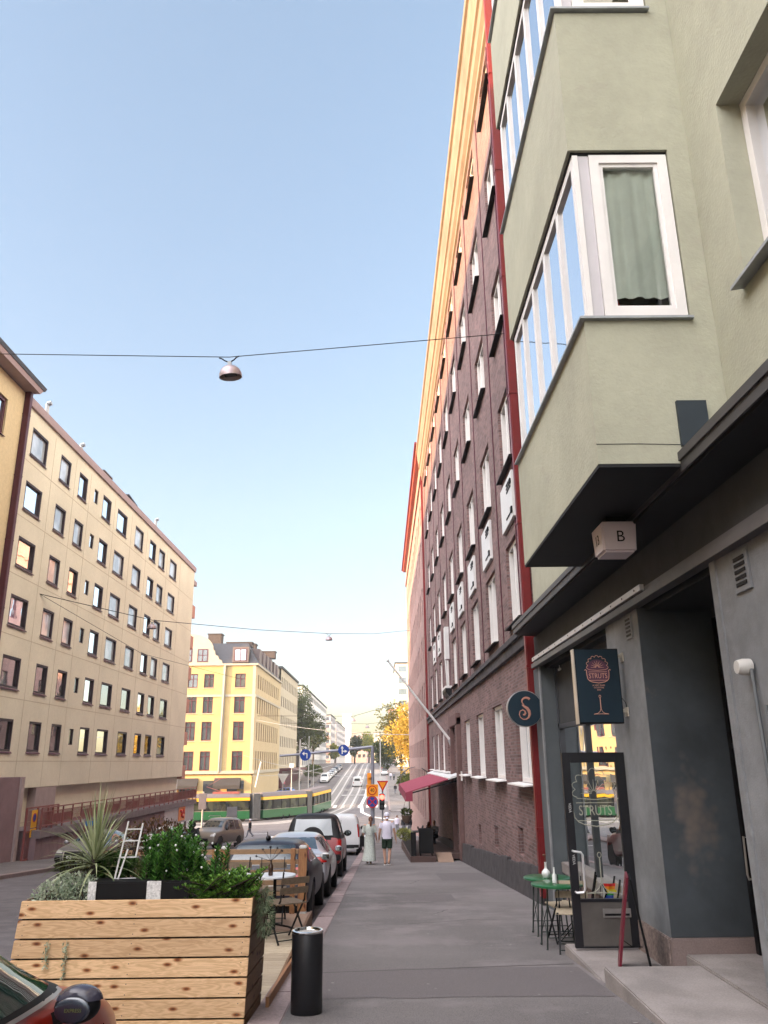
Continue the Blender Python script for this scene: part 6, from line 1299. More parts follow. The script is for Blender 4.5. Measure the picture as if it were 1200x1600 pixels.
for x in (1.45, 1.9): q.box(x, x + .05, 33.4, 33.45, gz(33.3) + .2, gz(33.3) + .4); q.box(x, x + .05, 33.85, 33.9, gz(33.3) + .2, gz(33.3) + .65)
q.box(1.42, 1.98, 33.4, 33.9, gz(33.3) + .62, gz(33.3) + .68); ch = q.build('high_chair', M_black, None); tag(ch, 'black upright chair at the front corner of the awning terrace', 'chair')
for x, y, lab in [(2.3, 44.3, 'dark restaurant table between the two seated guests'), (1.8, 38.5, 'dark restaurant table nearer the front of the awning terrace')]:
    T_ = thing('restaurant_table', lab, 'table', (x, y, gz(y) + .3)); q = MB(); q.box(x - .45, x + .45, y - .35, y + .35, gz(y) + 1.0, gz(y) + 1.04); q.build('tabletop', M_dkgrey, T_); q = MB(); q.tube([(x, y, gz(y) + .3), (x, y, gz(y) + 1)], .04, 8); q.build('leg', M_black, T_)
    for k in range(3): g_ = MB(); g_.lathe((x - .2 + k * .2, y, gz(y) + 1.04), [(.03, 0), (.008, .01), (.008, .08), (.035, .12), (.03, .2)], 10); tag(g_.build('wine_glass', M_glassm, None, smooth=True), '%s wine glass on the %s' % (['left', 'middle', 'right'][k], 'table of the two guests' if y > 40 else 'front restaurant table'), 'glass')
# ================= RIGHT SIDE SHOP SIGNS =================
T = thing('round_sign', 'round navy hanging sign with a curly copper letter S beside the red downpipe', 'sign', (2.81, 16, 2.55))
M_navy = mat('sign_navy', (.008, .022, .036), .35, var=.05); M_copper = mat('copper_lettering', (.42, .2, .15), .45, metal=.2, var=.05)
q = MB(); q.lathe((2.81, 16.0, 2.56), [(.345, -.06), (.35, -.05), (.35, .05), (.345, .06)], 48, axis='y'); q.build('rim', M_steel, T, smooth=True); q = MB(); disc(q, (2.81, 15.935, 2.56), .335, 48, .006); q.build('face', M_navy, T)
q = MB(); cx, cz = 2.81, 2.57; y_ = 15.92
pts = []; rs = []
for k in range(12): t = R(35) + R(205) * k / 11; pts.append((cx + .03 + .085 * math.cos(t), y_, cz + .125 + .07 * math.sin(t))); rs.append(.024 - .016 * k / 11)
cpts = [(-.05, .06), (-.015, .03), (.04, -.005), (.075, -.06), (.085, -.12), (.06, -.18), (.01, -.215), (-.05, -.215), (-.1, -.18), (-.12, -.12), (-.1, -.06), (-.05, -.035), (-.01, -.055), (.005, -.1), (-.02, -.13), (-.05, -.125)]
for k, (u, v) in enumerate(cpts): pts.append((cx + u, y_, cz + v)); rs.append([.012, .02, .028, .03, .026, .018, .012, .009, .008, .008, .009, .01, .013, .018, .02, .014][k])
q.tube(pts, rs, 8); q.v = [(x, y_ + (y - y_) * .25, z) for x, y, z in q.v]; q.build('letter_s', M_copper, T, smooth=True)
q = MB(); q.beam((3.14, 16, 2.7), (3.2, 16, 2.7), .04); q.beam((3.1, 16, 2.75), (3.22, 16, 2.75), .03); q.beam((3.1, 16, 2.35), (3.22, 16, 2.35), .03); q.build('bracket', M_black, T)
YS = 10.2; c0 = place(895, 1012, YS); c1 = place(968, 1012, YS); c2 = place(978, 1125, YS); SFY = planeY(YS, 1)
T = thing('box_sign', 'dark rectangular light box sign with a cocktail glass emblem over the open door', 'sign', (2.75, YS, 2.0))
X0, X1, Z0, Z1 = 2.47, 3.03, 2.02, 2.95
q = MB(); q.box(X0, X1, YS, YS + .14, Z0, Z1); q.build('case', M_black, T, bevel=.004); q = MB(); q.box(X0 - .012, X0, YS, YS + .14, Z0, Z1); q.build('side_trim', mat('pale_steel_trim', (.5, .46, .4), .35, metal=.5), T)
q = MB(); q.face([SFY(X0 + .01, Z0 + .02, -.003), SFY(X1 - .01, Z0 + .02, -.003), SFY(X1 - .01, Z1 - .01, -.003), SFY(X0 + .01, Z1 - .01, -.003)]); fc_ = q.build('face', M_navy, T)
M_cop2 = mat('copper_print', (.62, .33, .25), .5, var=.05); M_plum = mat('plum_print', (.09, .035, .07), .5, var=.05)
cx = 2.75
q = MB()
for k in range(20): pass
q.prism([(cx + .135 * math.cos(t), 2.69 + .125 * math.sin(t)) for t in [math.pi * 2 * k / 24 for k in range(24)]], SFY, -.005, -.004); q.prism([(cx - .14, 2.68), (cx - .14, 2.58), (cx - .05, 2.52), (cx + .05, 2.52), (cx + .14, 2.58), (cx + .14, 2.68)], SFY, -.0065, -.0055); q.build('emblem_ground', M_plum, T)
glass_emblem(cx, YS - .009, 2.54, .31, .0032, T, M_cop2)
text('STRUTS', .088, 'lettering', M_cop2, T, (cx, YS - .009, 2.605), (1, 0, 0), (0, 0, 1), .001, sx=.78)
for i, (s_, z) in enumerate([('A VERY RARE', 2.49), ('COCKTAIL', 2.462), ('BAR', 2.434)]): text(s_, .027, 'small_lettering', M_cop2, T, (cx, YS - .006, z), (1, 0, 0), (0, 0, 1), .0005)
for z in (2.84, 2.16): q = MB(); q.box(X1, 3.1, YS + .04, YS + .09, z, z + .04); q.box(3.085, 3.099, YS - .0, YS + .13, z - .05, z + .06); q.build('bracket', mat('cream_bracket', (.45, .42, .36), .5) if z == 2.84 else bpy.data.materials['cream_bracket'], T)
q = MB(); q.tube([(X1, YS + .05, 2.35), (3.08, YS + .04, 2.28), (3.09, YS + .04, 2.2), (X1, YS + .05, 2.19)], .004, 5); q.build('cable', M_black, T)
T = thing('lamp_cube', 'white cube lamp marked 13 and B hanging under the bay', 'lamp', (2.49, 8.2, 4.0))
q = MB(); q.hexa([(2.345, 8.02, 3.67), (2.695, 8.02, 3.67), (2.695, 8.38, 3.67), (2.345, 8.38, 3.67), (2.33, 8.0, 4.0), (2.71, 8.0, 4.0), (2.71, 8.4, 4.0), (2.33, 8.4, 4.0)]); q.build('shade', mat('opal_plastic', (.6, .52, .54), .35, var=.05), T, bevel=.025, smooth=True)
q = MB(); q.box(2.42, 2.62, 8.1, 8.3, 4.0, 4.08); q.build('mount', M_black, T)
text('B', .17, 'house_letter', M_black, T, (2.53, 8.007, 3.83), (1, 0, 0), (0, -.06, 1), .001); text('13', .15, 'house_number', M_black, T, (2.335, 8.2, 3.83), (0, -1, 0), (-.045, 0, 1), .001)
# ================= PAVEMENT CAFE ON THE RIGHT =================
def gtable(x, y, lab):
    z = gz(y); T = thing('cafe_table', lab, 'table', (x, y, z), group='green cafe tables by the red downpipe')
    q = MB(); q.lathe((x, y, z + .74), [(0, -.005), (.33, -.005), (.345, 0), (.345, .022), (.335, .028), (0, .028)], 40); q.build('tabletop', M_tgreen, T, smooth=True)
    for sx_, sy_ in ((-1, -1), (1, -1), (1, 1), (-1, 1)): q = MB(); q.tube([(x + sx_ * .17, y + sy_ * .17, z + .73), (x + sx_ * .22, y + sy_ * .2, z)], .011, 6); q.ball((x + sx_ * .22, y + sy_ * .2, z + .01), .018, 8, 6); q.build('leg', M_iron, T, smooth=True)
    q = MB(); q.tube([(x - .21, y - .19, z + .15), (x + .21, y - .19, z + .15)], .006, 5); q.tube([(x - .21, y + .19, z + .15), (x + .21, y + .19, z + .15)], .006, 5); q.tube([(x - .19, y - .18, z + .5), (x - .21, y + .19, z + .15)], .006, 5); q.tube([(x - .21, y - .19, z + .15), (x - .19, y + .18, z + .5)], .006, 5); q.build('brace', M_iron, T)
    return T
gtable(2.42, 12.75, 'farther green round cafe table, carrying the glass carafe'); gtable(2.32, 11.55, 'nearer green round cafe table, partly behind the open door')
def fchair(name, lab, grp):
    T = thing(name, lab, 'chair', group=grp)
    for sg in (-1, 1):
        q = MB(); q.beam((sg * .2, -.24, 0), (sg * .19, .2, .45), .022, .012); q.beam((sg * .19, .2, .45), (sg * .18, .24, .47), .022, .012); q.build('leg', M_black, T, local=True)
        q = MB(); q.beam((sg * .18, .27, 0), (sg * .17, -.2, .5), .022, .012); q.beam((sg * .17, -.2, .5), (sg * .17, -.28, .85), .022, .012); q.build('leg', M_black, T, local=True)
    q = MB(); q.beam((-.2, -.2, .04), (.2, -.2, .04), .012); q.beam((-.18, .22, .05), (.18, .22, .05), .012); q.build('stretcher', M_iron, T, local=True)
    q = MB()
    for k in range(5): q.box(-.21, .21, -.2 + k * .088, -.2 + k * .088 + .07, .45, .465)
    q.build('seat', M_slat, T, local=True)
    q = MB(); q.hexa([(-.2, -.27, .7), (.2, -.27, .7), (.2, -.26, .7), (-.2, -.26, .7), (-.2, -.285, .78), (.2, -.285, .78), (.2, -.275, .78), (-.2, -.275, .78)]); q.hexa([(-.2, -.24, .58), (.2, -.24, .58), (.2, -.23, .58), (-.2, -.23, .58), (-.2, -.255, .66), (.2, -.255, .66), (.2, -.245, .66), (-.2, -.245, .66)]); q.build('backrest', M_slat, T, local=True)
    return T
ch = fchair('folding_chair', 'farthest slatted folding chair beside the green tables', 'slatted folding chairs by the green tables'); ch.location = (2.72, 12.2, gz(12.2)); ch.rotation_euler = (0, 0, 1.35)
dup(ch, (2.5, 12.05, gz(12.0)), .1, 'middle slatted folding chair between the two green tables'); dup(ch, (2.75, 11.2, gz(11.2)), 1.5, 'nearest slatted folding chair, mostly behind the open glass door')
dup(ch, (2.42, 10.98 + .2, gz(11.1)), 2.9, 'slatted folding chair tucked under the nearer green table')
V = thing('carafe', 'round glass carafe with a twig on the farther green table', 'vase', (2.36, 12.6, gz(12.75) + .77)); z = gz(12.75) + .768
q = MB(); q.lathe((2.38, 12.6, z), [(.03, 0), (.045, .01), (.065, .05), (.06, .09), (.02, .13), (.016, .2), (.022, .22)], 20); q.build('glass', mat('clear_glassware', (.6, .62, .62), .08, coat=.5, var=.05), V, smooth=True); q = MB(); q.tube([(2.38, 12.6, z + .1), (2.37, 12.6, z + .3)], .005, 5); q.ball((2.37, 12.6, z + .31), (.03, .02, .015), 8, 6); q.build('twig', M_hair, V)
q = MB(); z = gz(11.55) + .768; q.lathe((2.28, 11.5, z), [(.018, 0), (.03, .01), (.03, .1), (.012, .13), (.012, .2)], 14); tag(q.build('bottle', bpy.data.materials['clear_glassware'], None, smooth=True), 'small clear bottle on the nearer green table', 'bottle')
# rainbow flag
FT = thing('pride_flag', 'small rainbow flag with a chevron, seen through the glass door', 'flag', (2.8, 11.3, -.3)); q = MB(); q.tube([(2.78, 11.3, -.35), (2.84, 11.3, .06)], .006, 5); q.build('stick', M_black, FT)
for i, c_ in enumerate([(.75, .01, .01), (.85, .28, .01), (.85, .7, .02), (.01, .35, .05), (.01, .06, .5), (.15, .02, .25)]):
    q = MB(); z1 = .05 - i * .035; q.grid([[(2.86 + k * .016, 11.3 + .008 * math.sin(k * .9), z1), (2.86 + k * .016, 11.3 + .008 * math.sin(k * .9), z1 - .035)] for k in range(12)]); q.build('stripe', mat('stripe_%d' % i, c_, .7, var=0), FT)
q = MB(); q.face([(2.858, 11.296, .05), (2.92, 11.288, -.055), (2.858, 11.296, -.16)]); q.build('chevron', M_black, FT); q = MB(); q.face([(2.857, 11.29, .03), (2.89, 11.284, -.055), (2.857, 11.29, -.14)]); q.build('white_chevron', M_whitem, FT)
# A-board seen edge-on
AB = thing('pavement_board', 'folding A-board seen edge-on with a maroon frame on the granite step', 'sandwich board', (2.6, 9.6, -.5)); zb = -.56; zt = .36
M_mar = mat('maroon_painted_wood', (.13, .012, .025), .4, var=.1)
for (xb, m_, nm) in ((2.50, M_mar, 'front_panel'), (2.84, M_black, 'rear_panel')):
    q = MB(); q.hexa([(xb - .014, 9.45, zb), (xb + .014, 9.45, zb), (xb + .144, 9.95, zb), (xb + .116, 9.95, zb), (2.67 - .014, 9.45, zt), (2.67 + .012, 9.45, zt), (2.67 + .142, 9.95, zt), (2.67 + .116, 9.95, zt)] if nm == 'front_panel' else [(xb - .014, 9.45, zb), (xb + .014, 9.45, zb), (xb + .144, 9.95, zb), (xb + .116, 9.95, zb), (2.69, 9.45, zt - .02), (2.71, 9.45, zt - .02), (2.84, 9.95, zt - .02), (2.82, 9.95, zt - .02)]); q.build(nm, m_, AB)
q = MB(); q.tube([(2.56, 9.5, -.25), (2.66, 9.5, -.32), (2.78, 9.5, -.33)], .005, 5); q.build('chain', M_black, AB)
# ash bin
AS = thing('ash_bin', 'black cylindrical ash bin with a steel rim on the pavement edge', 'bin', (-.69, 8.0, gz(8))); x, y, z = -.69, 8.0, gz(8)
q = MB(); q.lathe((x, y, z), [(.135, 0), (.14, .01), (.14, .63), (.135, .64)], 48); q.build('body', mat('matt_black_metal', (.006, .006, .008), .45, var=.1), AS, smooth=True)
q = MB(); q.lathe((x, y, z + .64), [(.14, 0), (.145, .005), (.145, .018), (.14, .022), (.12, .022), (.115, .004), (.03, -.01), (0, -.01)], 48); q.build('rim', mat('polished_steel', (.6, .6, .6), .15, metal=1, var=.05), AS, smooth=True)
q = MB(); q.lathe((x, y, z + .64), [(0, .0), (.1, .002), (.1, -.006)], 30); q.build('sand', mat('ash', (.3, .29, .28), .9, var=.5, scale=80), AS)
# ================= PLANTER AND TERRACE ON THE LEFT =================
PL = thing('planter', 'large planter of knotty pine boards at the front of the street terrace', 'planter', (-2.15, 8, gz(8)))
ZT_, ZB_ = .475, -.6; nb = 7; bh = (ZT_ - ZB_) / nb; Yf, Yb = 7.6, 8.4
xl = lambda z: -3.15 - (ZT_ - z) * .09; xr = lambda z: -1.14 - (ZT_ - z) * .04
q = MB(); sd_ = MB(); bk = MB()
for k in range(nb):
    a = ZB_ + k * bh + .009; b = ZB_ + (k + 1) * bh - .006
    q.hexa([(xl(a), Yf, a), (xr(a), Yf, a), (xr(a), Yf + .028, a), (xl(a), Yf + .028, a), (xl(b), Yf, b), (xr(b), Yf, b), (xr(b), Yf + .028, b), (xl(b), Yf + .028, b)])
    for (f, s0) in ((xr, 0), (xl, 1)):
        o = .028 if s0 == 0 else -.028
        sd_.hexa([(f(a) - o, Yf + .03, a), (f(a), Yf + .03, a), (f(a) + .03, Yb, a), (f(a) - o, Yb, a), (f(b) - o, Yf + .03, b), (f(b), Yf + .03, b), (f(b) + .03, Yb, b), (f(b) - o, Yb, b)])
    bk.hexa([(xl(a), Yb, a), (xr(a), Yb, a), (xr(a), Yb + .028, a), (xl(a), Yb + .028, a), (xl(b), Yb, b), (xr(b), Yb, b), (xr(b), Yb + .028, b), (xl(b), Yb + .028, b)])
q.build('front_boards', M_pine, PL, bevel=.003)
for half in (0, 1):
    hb_ = MB(); hb_.v = sd_.v; hb_.f = [f for f in sd_.f if (sum(sd_.v[i][0] for i in f) / len(f) > -2) == bool(half)]
    used_ = sorted({i for f in hb_.f for i in f}); mp_ = {a: k for k, a in enumerate(used_)}; hb_.v = [sd_.v[i] for i in used_]; hb_.f = [[mp_[i] for i in f] for f in hb_.f]
    hb_.build('side_boards', M_pined, PL, bevel=.003)
sw_ = mat('screw_zinc', (.12, .11, .10), .5, metal=.5)
for k in range(nb):
    for fx_ in (.03, .5, .97):
        for dz_ in (.035, .115):
            z = ZB_ + k * bh + dz_; x = xl(z) + (xr(z) - xl(z)) * fx_; sq = MB(); sq.lathe((x, Yf - .001, z), [(0, -.001), (.0045, -.001), (.0045, .002)], 8, axis='y'); sq.build('screw', sw_, PL); bk.build('back_boards', M_pined, PL)
q = MB(); q.box(-3.12, -1.2, Yf + .03, Yb - .03, ZB_, .40); q.build('soil', mat('soil', (.03, .022, .018), 1, var=.4, scale=30, bump=1), PL)
q = MB(); q.box(-3.14, -1.18, Yf + .032, Yf + .04, ZB_, .45); q.build('liner', M_black, PL)
CRT = thing('crate', 'black folding crate with white webbing straps standing in the planter', 'crate', (-2.3, 7.85, .41)); q = MB(); q.box(-2.62, -1.72, 7.72, 8.0, .41, .60); q.build('box', M_black, CRT, bevel=.01)
M_strap = mat('white_webbing', (.6, .6, .6), .8, var=.4, scale=60)
for x in (-2.62, -2.1, -2.03): q = MB(); q.box(x, x + (.055 if x > -2.06 else .07), 7.708, 7.718, .44, .605); q.build('strap', M_strap, CRT)
TRL = thing('trellis', 'small white ladder trellis leaning in the planter', 'trellis', (-2.4, 7.9, .6)); q = MB()
for a, b in (((-2.46, 7.92, .58), (-2.38, 7.95, 1.09)), ((-2.28, 7.92, .78), (-2.25, 7.97, 1.07)), ((-2.42, 7.9, .6), (-2.36, 7.93, .85))): q.beam(a, b, .014)
for z in (.6, .78, .92, 1.02): u = (z - .58) / .51; q.beam((-2.46 + .08 * u, 7.92 + .03 * u, z), (-2.27 + .02 * u, 7.94 + .03 * u, z), .011)
q.build('frame', M_whitem, TRL)
rnd = random.Random(11)
def leafquad(mb, p, d, up, L_, w_, bend=.3, pts=1):
    d = d.normalized(); s_ = d.cross(up)
    s_ = s_.normalized() if s_.length > 1e-4 else Vector((1, 0, 0)); n_ = s_.cross(d)
    a = p; m1 = p + d * L_ * .5 + n_ * L_ * bend * .15; e = p + d * L_ - n_ * L_ * bend * .3
    mb.f.append([mb.av(a), mb.av(m1 + s_ * w_ / 2), mb.av(e), mb.av(m1 - s_ * w_ / 2)])
def rv(r=rnd): 
    while 1:
        v = Vector((r.uniform(-1, 1), r.uniform(-1, 1), r.uniform(-1, 1)))
        if .05 < v.length < 1: return v
def bush(name, label, cat, blobs, m, n, L_, w_, shell=.55, upb=.3, stem=None, seed=1, grp=None):
    r = random.Random(seed); mb = MB(); tot = sum(b[1][0] * b[1][1] * b[1][2] for b in blobs) or 1
    for c, rad in blobs:
        k_ = int(n * (rad[0] * rad[1] * rad[2]) / tot)
        for _ in range(k_):
            v = rv(r); l = v.length; v = v / l * (shell + (1 - shell) * r.random()) if r.random() < .8 else v
            p = Vector(c) + Vector((v.x * rad[0], v.y * rad[1], v.z * rad[2])); d = (v + rv(r) * .7 + Vector((0, 0, upb)))
            leafquad(mb, p, d, rv(r), L_ * r.uniform(.6, 1.3), w_ * r.uniform(.7, 1.2))
    T = thing(name, label, cat, blobs[0][0], group=grp); mb.nofix = True; mb.build('foliage', m, T)
    q = MB()
    for c, rad in blobs[:6]:
        for _ in range(3): q.tube([Vector((c[0] + r.uniform(-.3, .3) * rad[0], c[1], c[2] - rad[2])), Vector((c[0] + r.uniform(-.5, .5) * rad[0], c[1] + r.uniform(-.4, .4) * rad[1], c[2] + rad[2] * .5))], (stem or .006), 4)
    q.build('stems', M_bark, T); return T
ML = lambda n, a, b, t=.3: leafmat(n, a, b, t)
bush('silver_ivy', 'silvery trailing ground plant at the left front of the planter', 'plant', [((-2.95, 7.82, .47), (.2, .2, .12)), ((-2.72, 7.85, .5), (.18, .2, .13)), ((-2.85, 7.95, .55), (.22, .2, .1))], ML('silver_leaf', (.2, .27, .18), (.55, .6, .48)), 1500, .034, .026, seed=2)
bush('dark_heath', 'dark twiggy shrub behind the silvery plant', 'plant', [((-2.9, 8.2, .66), (.22, .16, .12)), ((-2.65, 8.2, .68), (.18, .15, .12))], ML('heath_leaf', (.02, .03, .008), (.075, .08, .02)), 2200, .035, .008, seed=3)
bush('herb', 'mid green leafy herb left of the white trellis', 'plant', [((-2.55, 8.15, .66), (.17, .15, .13)), ((-2.38, 8.15, .62), (.12, .12, .12))], ML('herb_leaf', (.02, .055, .012), (.07, .14, .03)), 1000, .05, .03, seed=4)
bush('reddish_climber', 'brownish red climber behind the white trellis', 'plant', [((-2.42, 8.3, .85), (.14, .1, .2)), ((-2.2, 8.3, .95), (.16, .1, .16)), ((-2.05, 8.3, .92), (.14, .1, .15))], ML('climber_leaf', (.04, .03, .012), (.17, .085, .05)), 900, .04, .022, seed=5)
bush('thyme', 'fine olive green thyme cushion above the crate', 'plant', [((-2.12, 8.05, .66), (.22, .12, .13)), ((-1.95, 8.05, .64), (.18, .12, .12))], ML('thyme_leaf', (.03, .045, .012), (.12, .13, .04)), 3200, .03, .006, seed=6)
def laurel(name, label, stems, m, seed, L_=.075, w_=.024):
    r = random.Random(seed); mb = MB(); st = MB(); T = thing(name, label, 'plant', stems[0][0])
    for (b, t) in stems:
        b = Vector(b); t = Vector(t); st.tube([b, b.lerp(t, .5) + rv(r) * .02, t], [.008, .006, .004], 5); n = int((t - b).length * 150)
        for k in range(n):
            u = .15 + .85 * k / n; p = b.lerp(t, u); a = k * 2.4; out = Vector((math.cos(a), math.sin(a), .55 + .6 * u)); leafquad(mb, p, out, Vector((0, 0, 1)), L_ * r.uniform(.7, 1.2) * (1.15 - .4 * u), w_ * r.uniform(.8, 1.2))
    mb.nofix = True; mb.build('leaves', m, T); st.build('stems', M_bark, T); return T
rs_ = random.Random(9); stems = []
for k in range(80):
    x = rs_.uniform(-2.2, -1.52); y = rs_.uniform(7.8, 8.3); ht_ = {0: .92, 1: 1.0, 2: .9, 3: .82}[min(3, int((x + 2.2) / .17))] + rs_.uniform(-.16, .05); stems.append(((x, y, .42), (x + rs_.uniform(-.06, .06), y + rs_.uniform(-.05, .05), ht_)))
laurel('laurel_shrub', 'tall glossy bright green shrub in the middle right of the planter', stems, ML('laurel_leaf', (.008, .045, .01), (.12, .30, .05), .4), 21)
stems = [((rs_.uniform(-1.85, -1.1), rs_.uniform(7.68, 8.2), .40), (rs_.uniform(-1.85, -1.08), rs_.uniform(7.66, 8.2), rs_.uniform(.5, .67))) for k in range(110)]
laurel('low_shrub', 'low fresh green plant spilling over the right end of the planter', stems, ML('fresh_leaf', (.02, .08, .012), (.20, .38, .06), .4), 22, .06, .022)
fl = MB()
for k in range(26): p = Vector((rs_.uniform(-2.2, -1.5), rs_.uniform(7.75, 8.0), rs_.uniform(.6, .98))); fl.ball(p, .011, 6, 4)
tag(fl.build('white_blossoms', M_whitem, None), 'tiny white blossoms scattered over the tall glossy shrub', 'flowers')
bush('grassy_trailer', 'wispy grey green plant hanging over the right corner of the planter', 'plant', [((-1.10, 7.9, .42), (.09, .2, .1)), ((-1.06, 7.85, .26), (.07, .15, .13))], ML('wisp_leaf', (.08, .12, .06), (.26, .33, .2)), 1500, .05, .004, upb=-.6, seed=8)
for i, (x, n_, z0) in enumerate([(-2.88, 16, .15), (-2.72, 22, .15)]):
    mb = MB(); r = random.Random(30 + i)
    for k in range(n_ * 3): z = z0 - (k / 3) * .013 * (1 if i else 1); leafquad(mb, Vector((x + r.uniform(-.022, .022), 7.585 + r.uniform(-.012, .008), z)), rv(r) + Vector((0, -1, -.3)), rv(r), .025, .018)
    mb.tube([(x, 7.59, .17), (x + .005, 7.59, z0 - n_ * .013)], .002, 4); mb.nofix = True; tag(mb.build('ivy_sprig', bpy.data.materials['silver_leaf'], None), '%s sprig of silvery ivy growing out between the pine boards' % ('left' if i == 0 else 'right'), 'plant')
# spiky dracaena
DR = thing('spiky_palm', 'spiky striped palm with arching sword leaves in the planter', 'plant', (-2.72, 8.05, .45)); mb = MB(); r = random.Random(4)
for k in range(95):
    az = k * 2.39996; el = R(88 - 95 * (k / 95) ** 1.1); L_ = r.uniform(.44, .66) * (1 if el > .2 else .95); w_ = r.uniform(.02, .03); p = Vector((-2.70, 8.05, .78 + .04 * r.random() - .12 * k / 95)); d = Vector((math.cos(az) * math.cos(el), math.sin(az) * math.cos(el) * .7, math.sin(el))); s_ = d.cross(Vector((0, 0, 1))).normalized(); rows = []; n_ = 9; droop = .010 + .045 * (k / 95)
    for i in range(n_ + 1):
        u = i / n_; ww = w_ * (1 - u ** 1.8) * (.55 + .45 * min(1, u * 5)) / 2 + .0005; rows.append([p - s_ * ww, p + Vector((0, 0, -ww * .4)), p + s_ * ww]); p = p + d * L_ / n_; d = (d - Vector((0, 0, droop * (1 + 3.2 * u)))).normalized()
    mb.grid(rows)
mb.nofix = True; mb.build('leaves', ML('palm_leaf', (.13, .17, .075), (.46, .5, .30), .25), DR)
q = MB(); q.tube([(-2.7, 8.05, .42), (-2.7, 8.05, .82)], [.04, .03], 8); q.build('stem', M_bark, DR)
# deck, ramp and fence
DK = thing('terrace_deck', 'weathered boardwalk deck of the street terrace behind the planter', 'deck', (-2.2, 11, gz(11))); q = MB(); y = 8.45; zz = -.60
while y < 13.45: q.box(-3.5, -1.12, y, y + .115, zz - .03, zz); y += .12
q.build('boards', M_deck, DK); q = MB(); q.box(-3.5, -1.14, 8.5, 13.4, -1.0, zz - .032); q.build('underframe', M_pined, DK)
q = MB(); q.hexa([(-1.118, 8.0, gz(8) - .1), (-1.09, 8.0, gz(8) - .1), (-1.09, 13.4, gz(13.4) - .1), (-1.118, 13.4, gz(13.4) - .1), (-1.118, 8.0, -.55), (-1.09, 8.0, -.55), (-1.09, 13.4, -.57), (-1.118, 13.4, -.57)]); q.build('side_board', M_pined, DK)
q = MB(); q.hexa([(-1.08, 8.2, gz(8.2)), (-1.05, 8.2, gz(8.2)), (-1.05, 11.6, gz(11.6)), (-1.08, 11.6, gz(11.6)), (-1.08, 8.2, gz(8.2) + .09), (-1.05, 8.2, gz(8.2) + .09), (-1.05, 11.6, gz(11.6) + .09), (-1.08, 11.6, gz(11.6) + .09)]); q.build('kerb_board', M_postw, DK)
q = MB(); q.box(-1.62, -1.13, 12.0, 13.35, zz + .002, zz + .022); q.build('panel', M_deckr, DK)
FN = thing('terrace_fence', 'brown wooden slat fence closing the terrace towards the parked cars', 'fence', (-2.4, 13.2, -.6)); YF = 13.2; M_railw = wood('aged_rail_wood', (.24, .15, .085), (.33, .215, .13), knots=False)
for x, w_ in ((-1.3, .13), (-1.42, .07), (-2.5, .13), (-2.63, .08), (-4.1, .13)):
    q = MB(); q.box(x, x + w_, YF, YF + .1, -.55 if x > -1.35 else -.6, .33); q.build('post', M_postw, FN, bevel=.005)
q = MB(); q.box(-1.3, -1.17, YF + .0, YF + .1, -.7, -.551); q.build('post_shoe', mat('pale_post_shoe', (.42, .42, .42), .6), FN)
for x in (-1.3, -2.5): q = MB(); q.box(x + .01, x + .12, YF - .01, YF + .11, .33, .37); q.build('post_cap', M_whitem, FN, bevel=.01)
for z in (.255, .105, -.04, -.185, -.33, -.475): q = MB(); q.box(-4.4, -1.31, YF + .03, YF + .055, z, z + .07); q.build('rail', M_railw, FN)
q = MB(); q.box(-4.4, -1.31, YF + .06, YF + .08, -.9, -.47); q.build('kick_board', M_black, FN)
def wtable(x, y, r_, lab):
    z = -.6; T = thing('bistro_table', lab, 'table', (x, y, z), group='white round tables on the terrace deck'); q = MB(); q.lathe((x, y, z + .7), [(0, -.008), (r_ - .01, -.008), (r_, 0), (r_ - .005, .016), (0, .016)], 36); q.build('tabletop', M_tabw, T, smooth=True)
    q = MB(); q.tube([(x, y, z + .03), (x, y, z + .69)], .022, 8); q.build('column', M_black, T)
    q = MB()
    for k in range(3): a = k * 2.1 + .4; q.tube([(x, y, z + .1), (x + .2 * math.cos(a), y + .2 * math.sin(a), z + .05), (x + .3 * math.cos(a), y + .3 * math.sin(a), z + .012)], .014, 6)
    q.build('foot', M_black, T)
wtable(-1.5, 12.0, .29, 'right white round table with the bottle vase'); wtable(-2.12, 12.0, .3, 'left white round table half behind the shrubs'); wtable(-2.08, 11.3, .2, 'small white round table nearest the shrubs')
V = thing('bottle_vase', 'brown bottle vase with dark dried stems on the right white table', 'vase', (-1.55, 11.9, .11)); q = MB(); q.lathe((-1.55, 11.9, .118), [(.03, 0), (.034, .01), (.034, .12), (.014, .16), (.012, .2)], 18); q.build('bottle', mat('brown_glass', (.04, .02, .012), .15, coat=.5), V, smooth=True)
q = MB(); r = random.Random(6)
for k in range(7): a = r.uniform(-1.2, 1.2); e = Vector((-1.55 + .22 * math.sin(a), 11.9, .3 + .18 * math.cos(a))); q.tube([(-1.55, 11.9, .3), e], .003, 4); q.ball(e, .014, 6, 5)
q.build('dried_stems', M_dkcloth, V)
M_dkslat = mat('dark_brown_slats', (.13, .095, .065), .7, var=.25, scale=20)
c0_ = dup(ch, (-1.62, 12.55, -.6), 3.2, 'slatted folding chair between the right white table and the fence', 'slatted folding chairs on the deck', swap={'pale_slats': M_dkslat}); dup(ch, (-1.28, 11.45, -.6), .55, 'slatted folding chair turned away near the ramp', 'slatted folding chairs on the deck', swap={'pale_slats': M_dkslat}); dup(ch, (-1.9, 11.5, -.6), -.3, 'slatted folding chair between the two front white tables', 'slatted folding chairs on the deck', swap={'pale_slats': M_dkslat}); dup(ch, (-2.2, 12.65, -.6), 3.0, 'slatted folding chair behind the left white table', 'slatted folding chairs on the deck', swap={'pale_slats': M_dkslat})
W_ = thing('weed_tuft', 'small green weeds in the gutter below the dark hatchback', 'plant', (-1.2, 13.2, gz(13.2))); mb = MB(); r = random.Random(14)
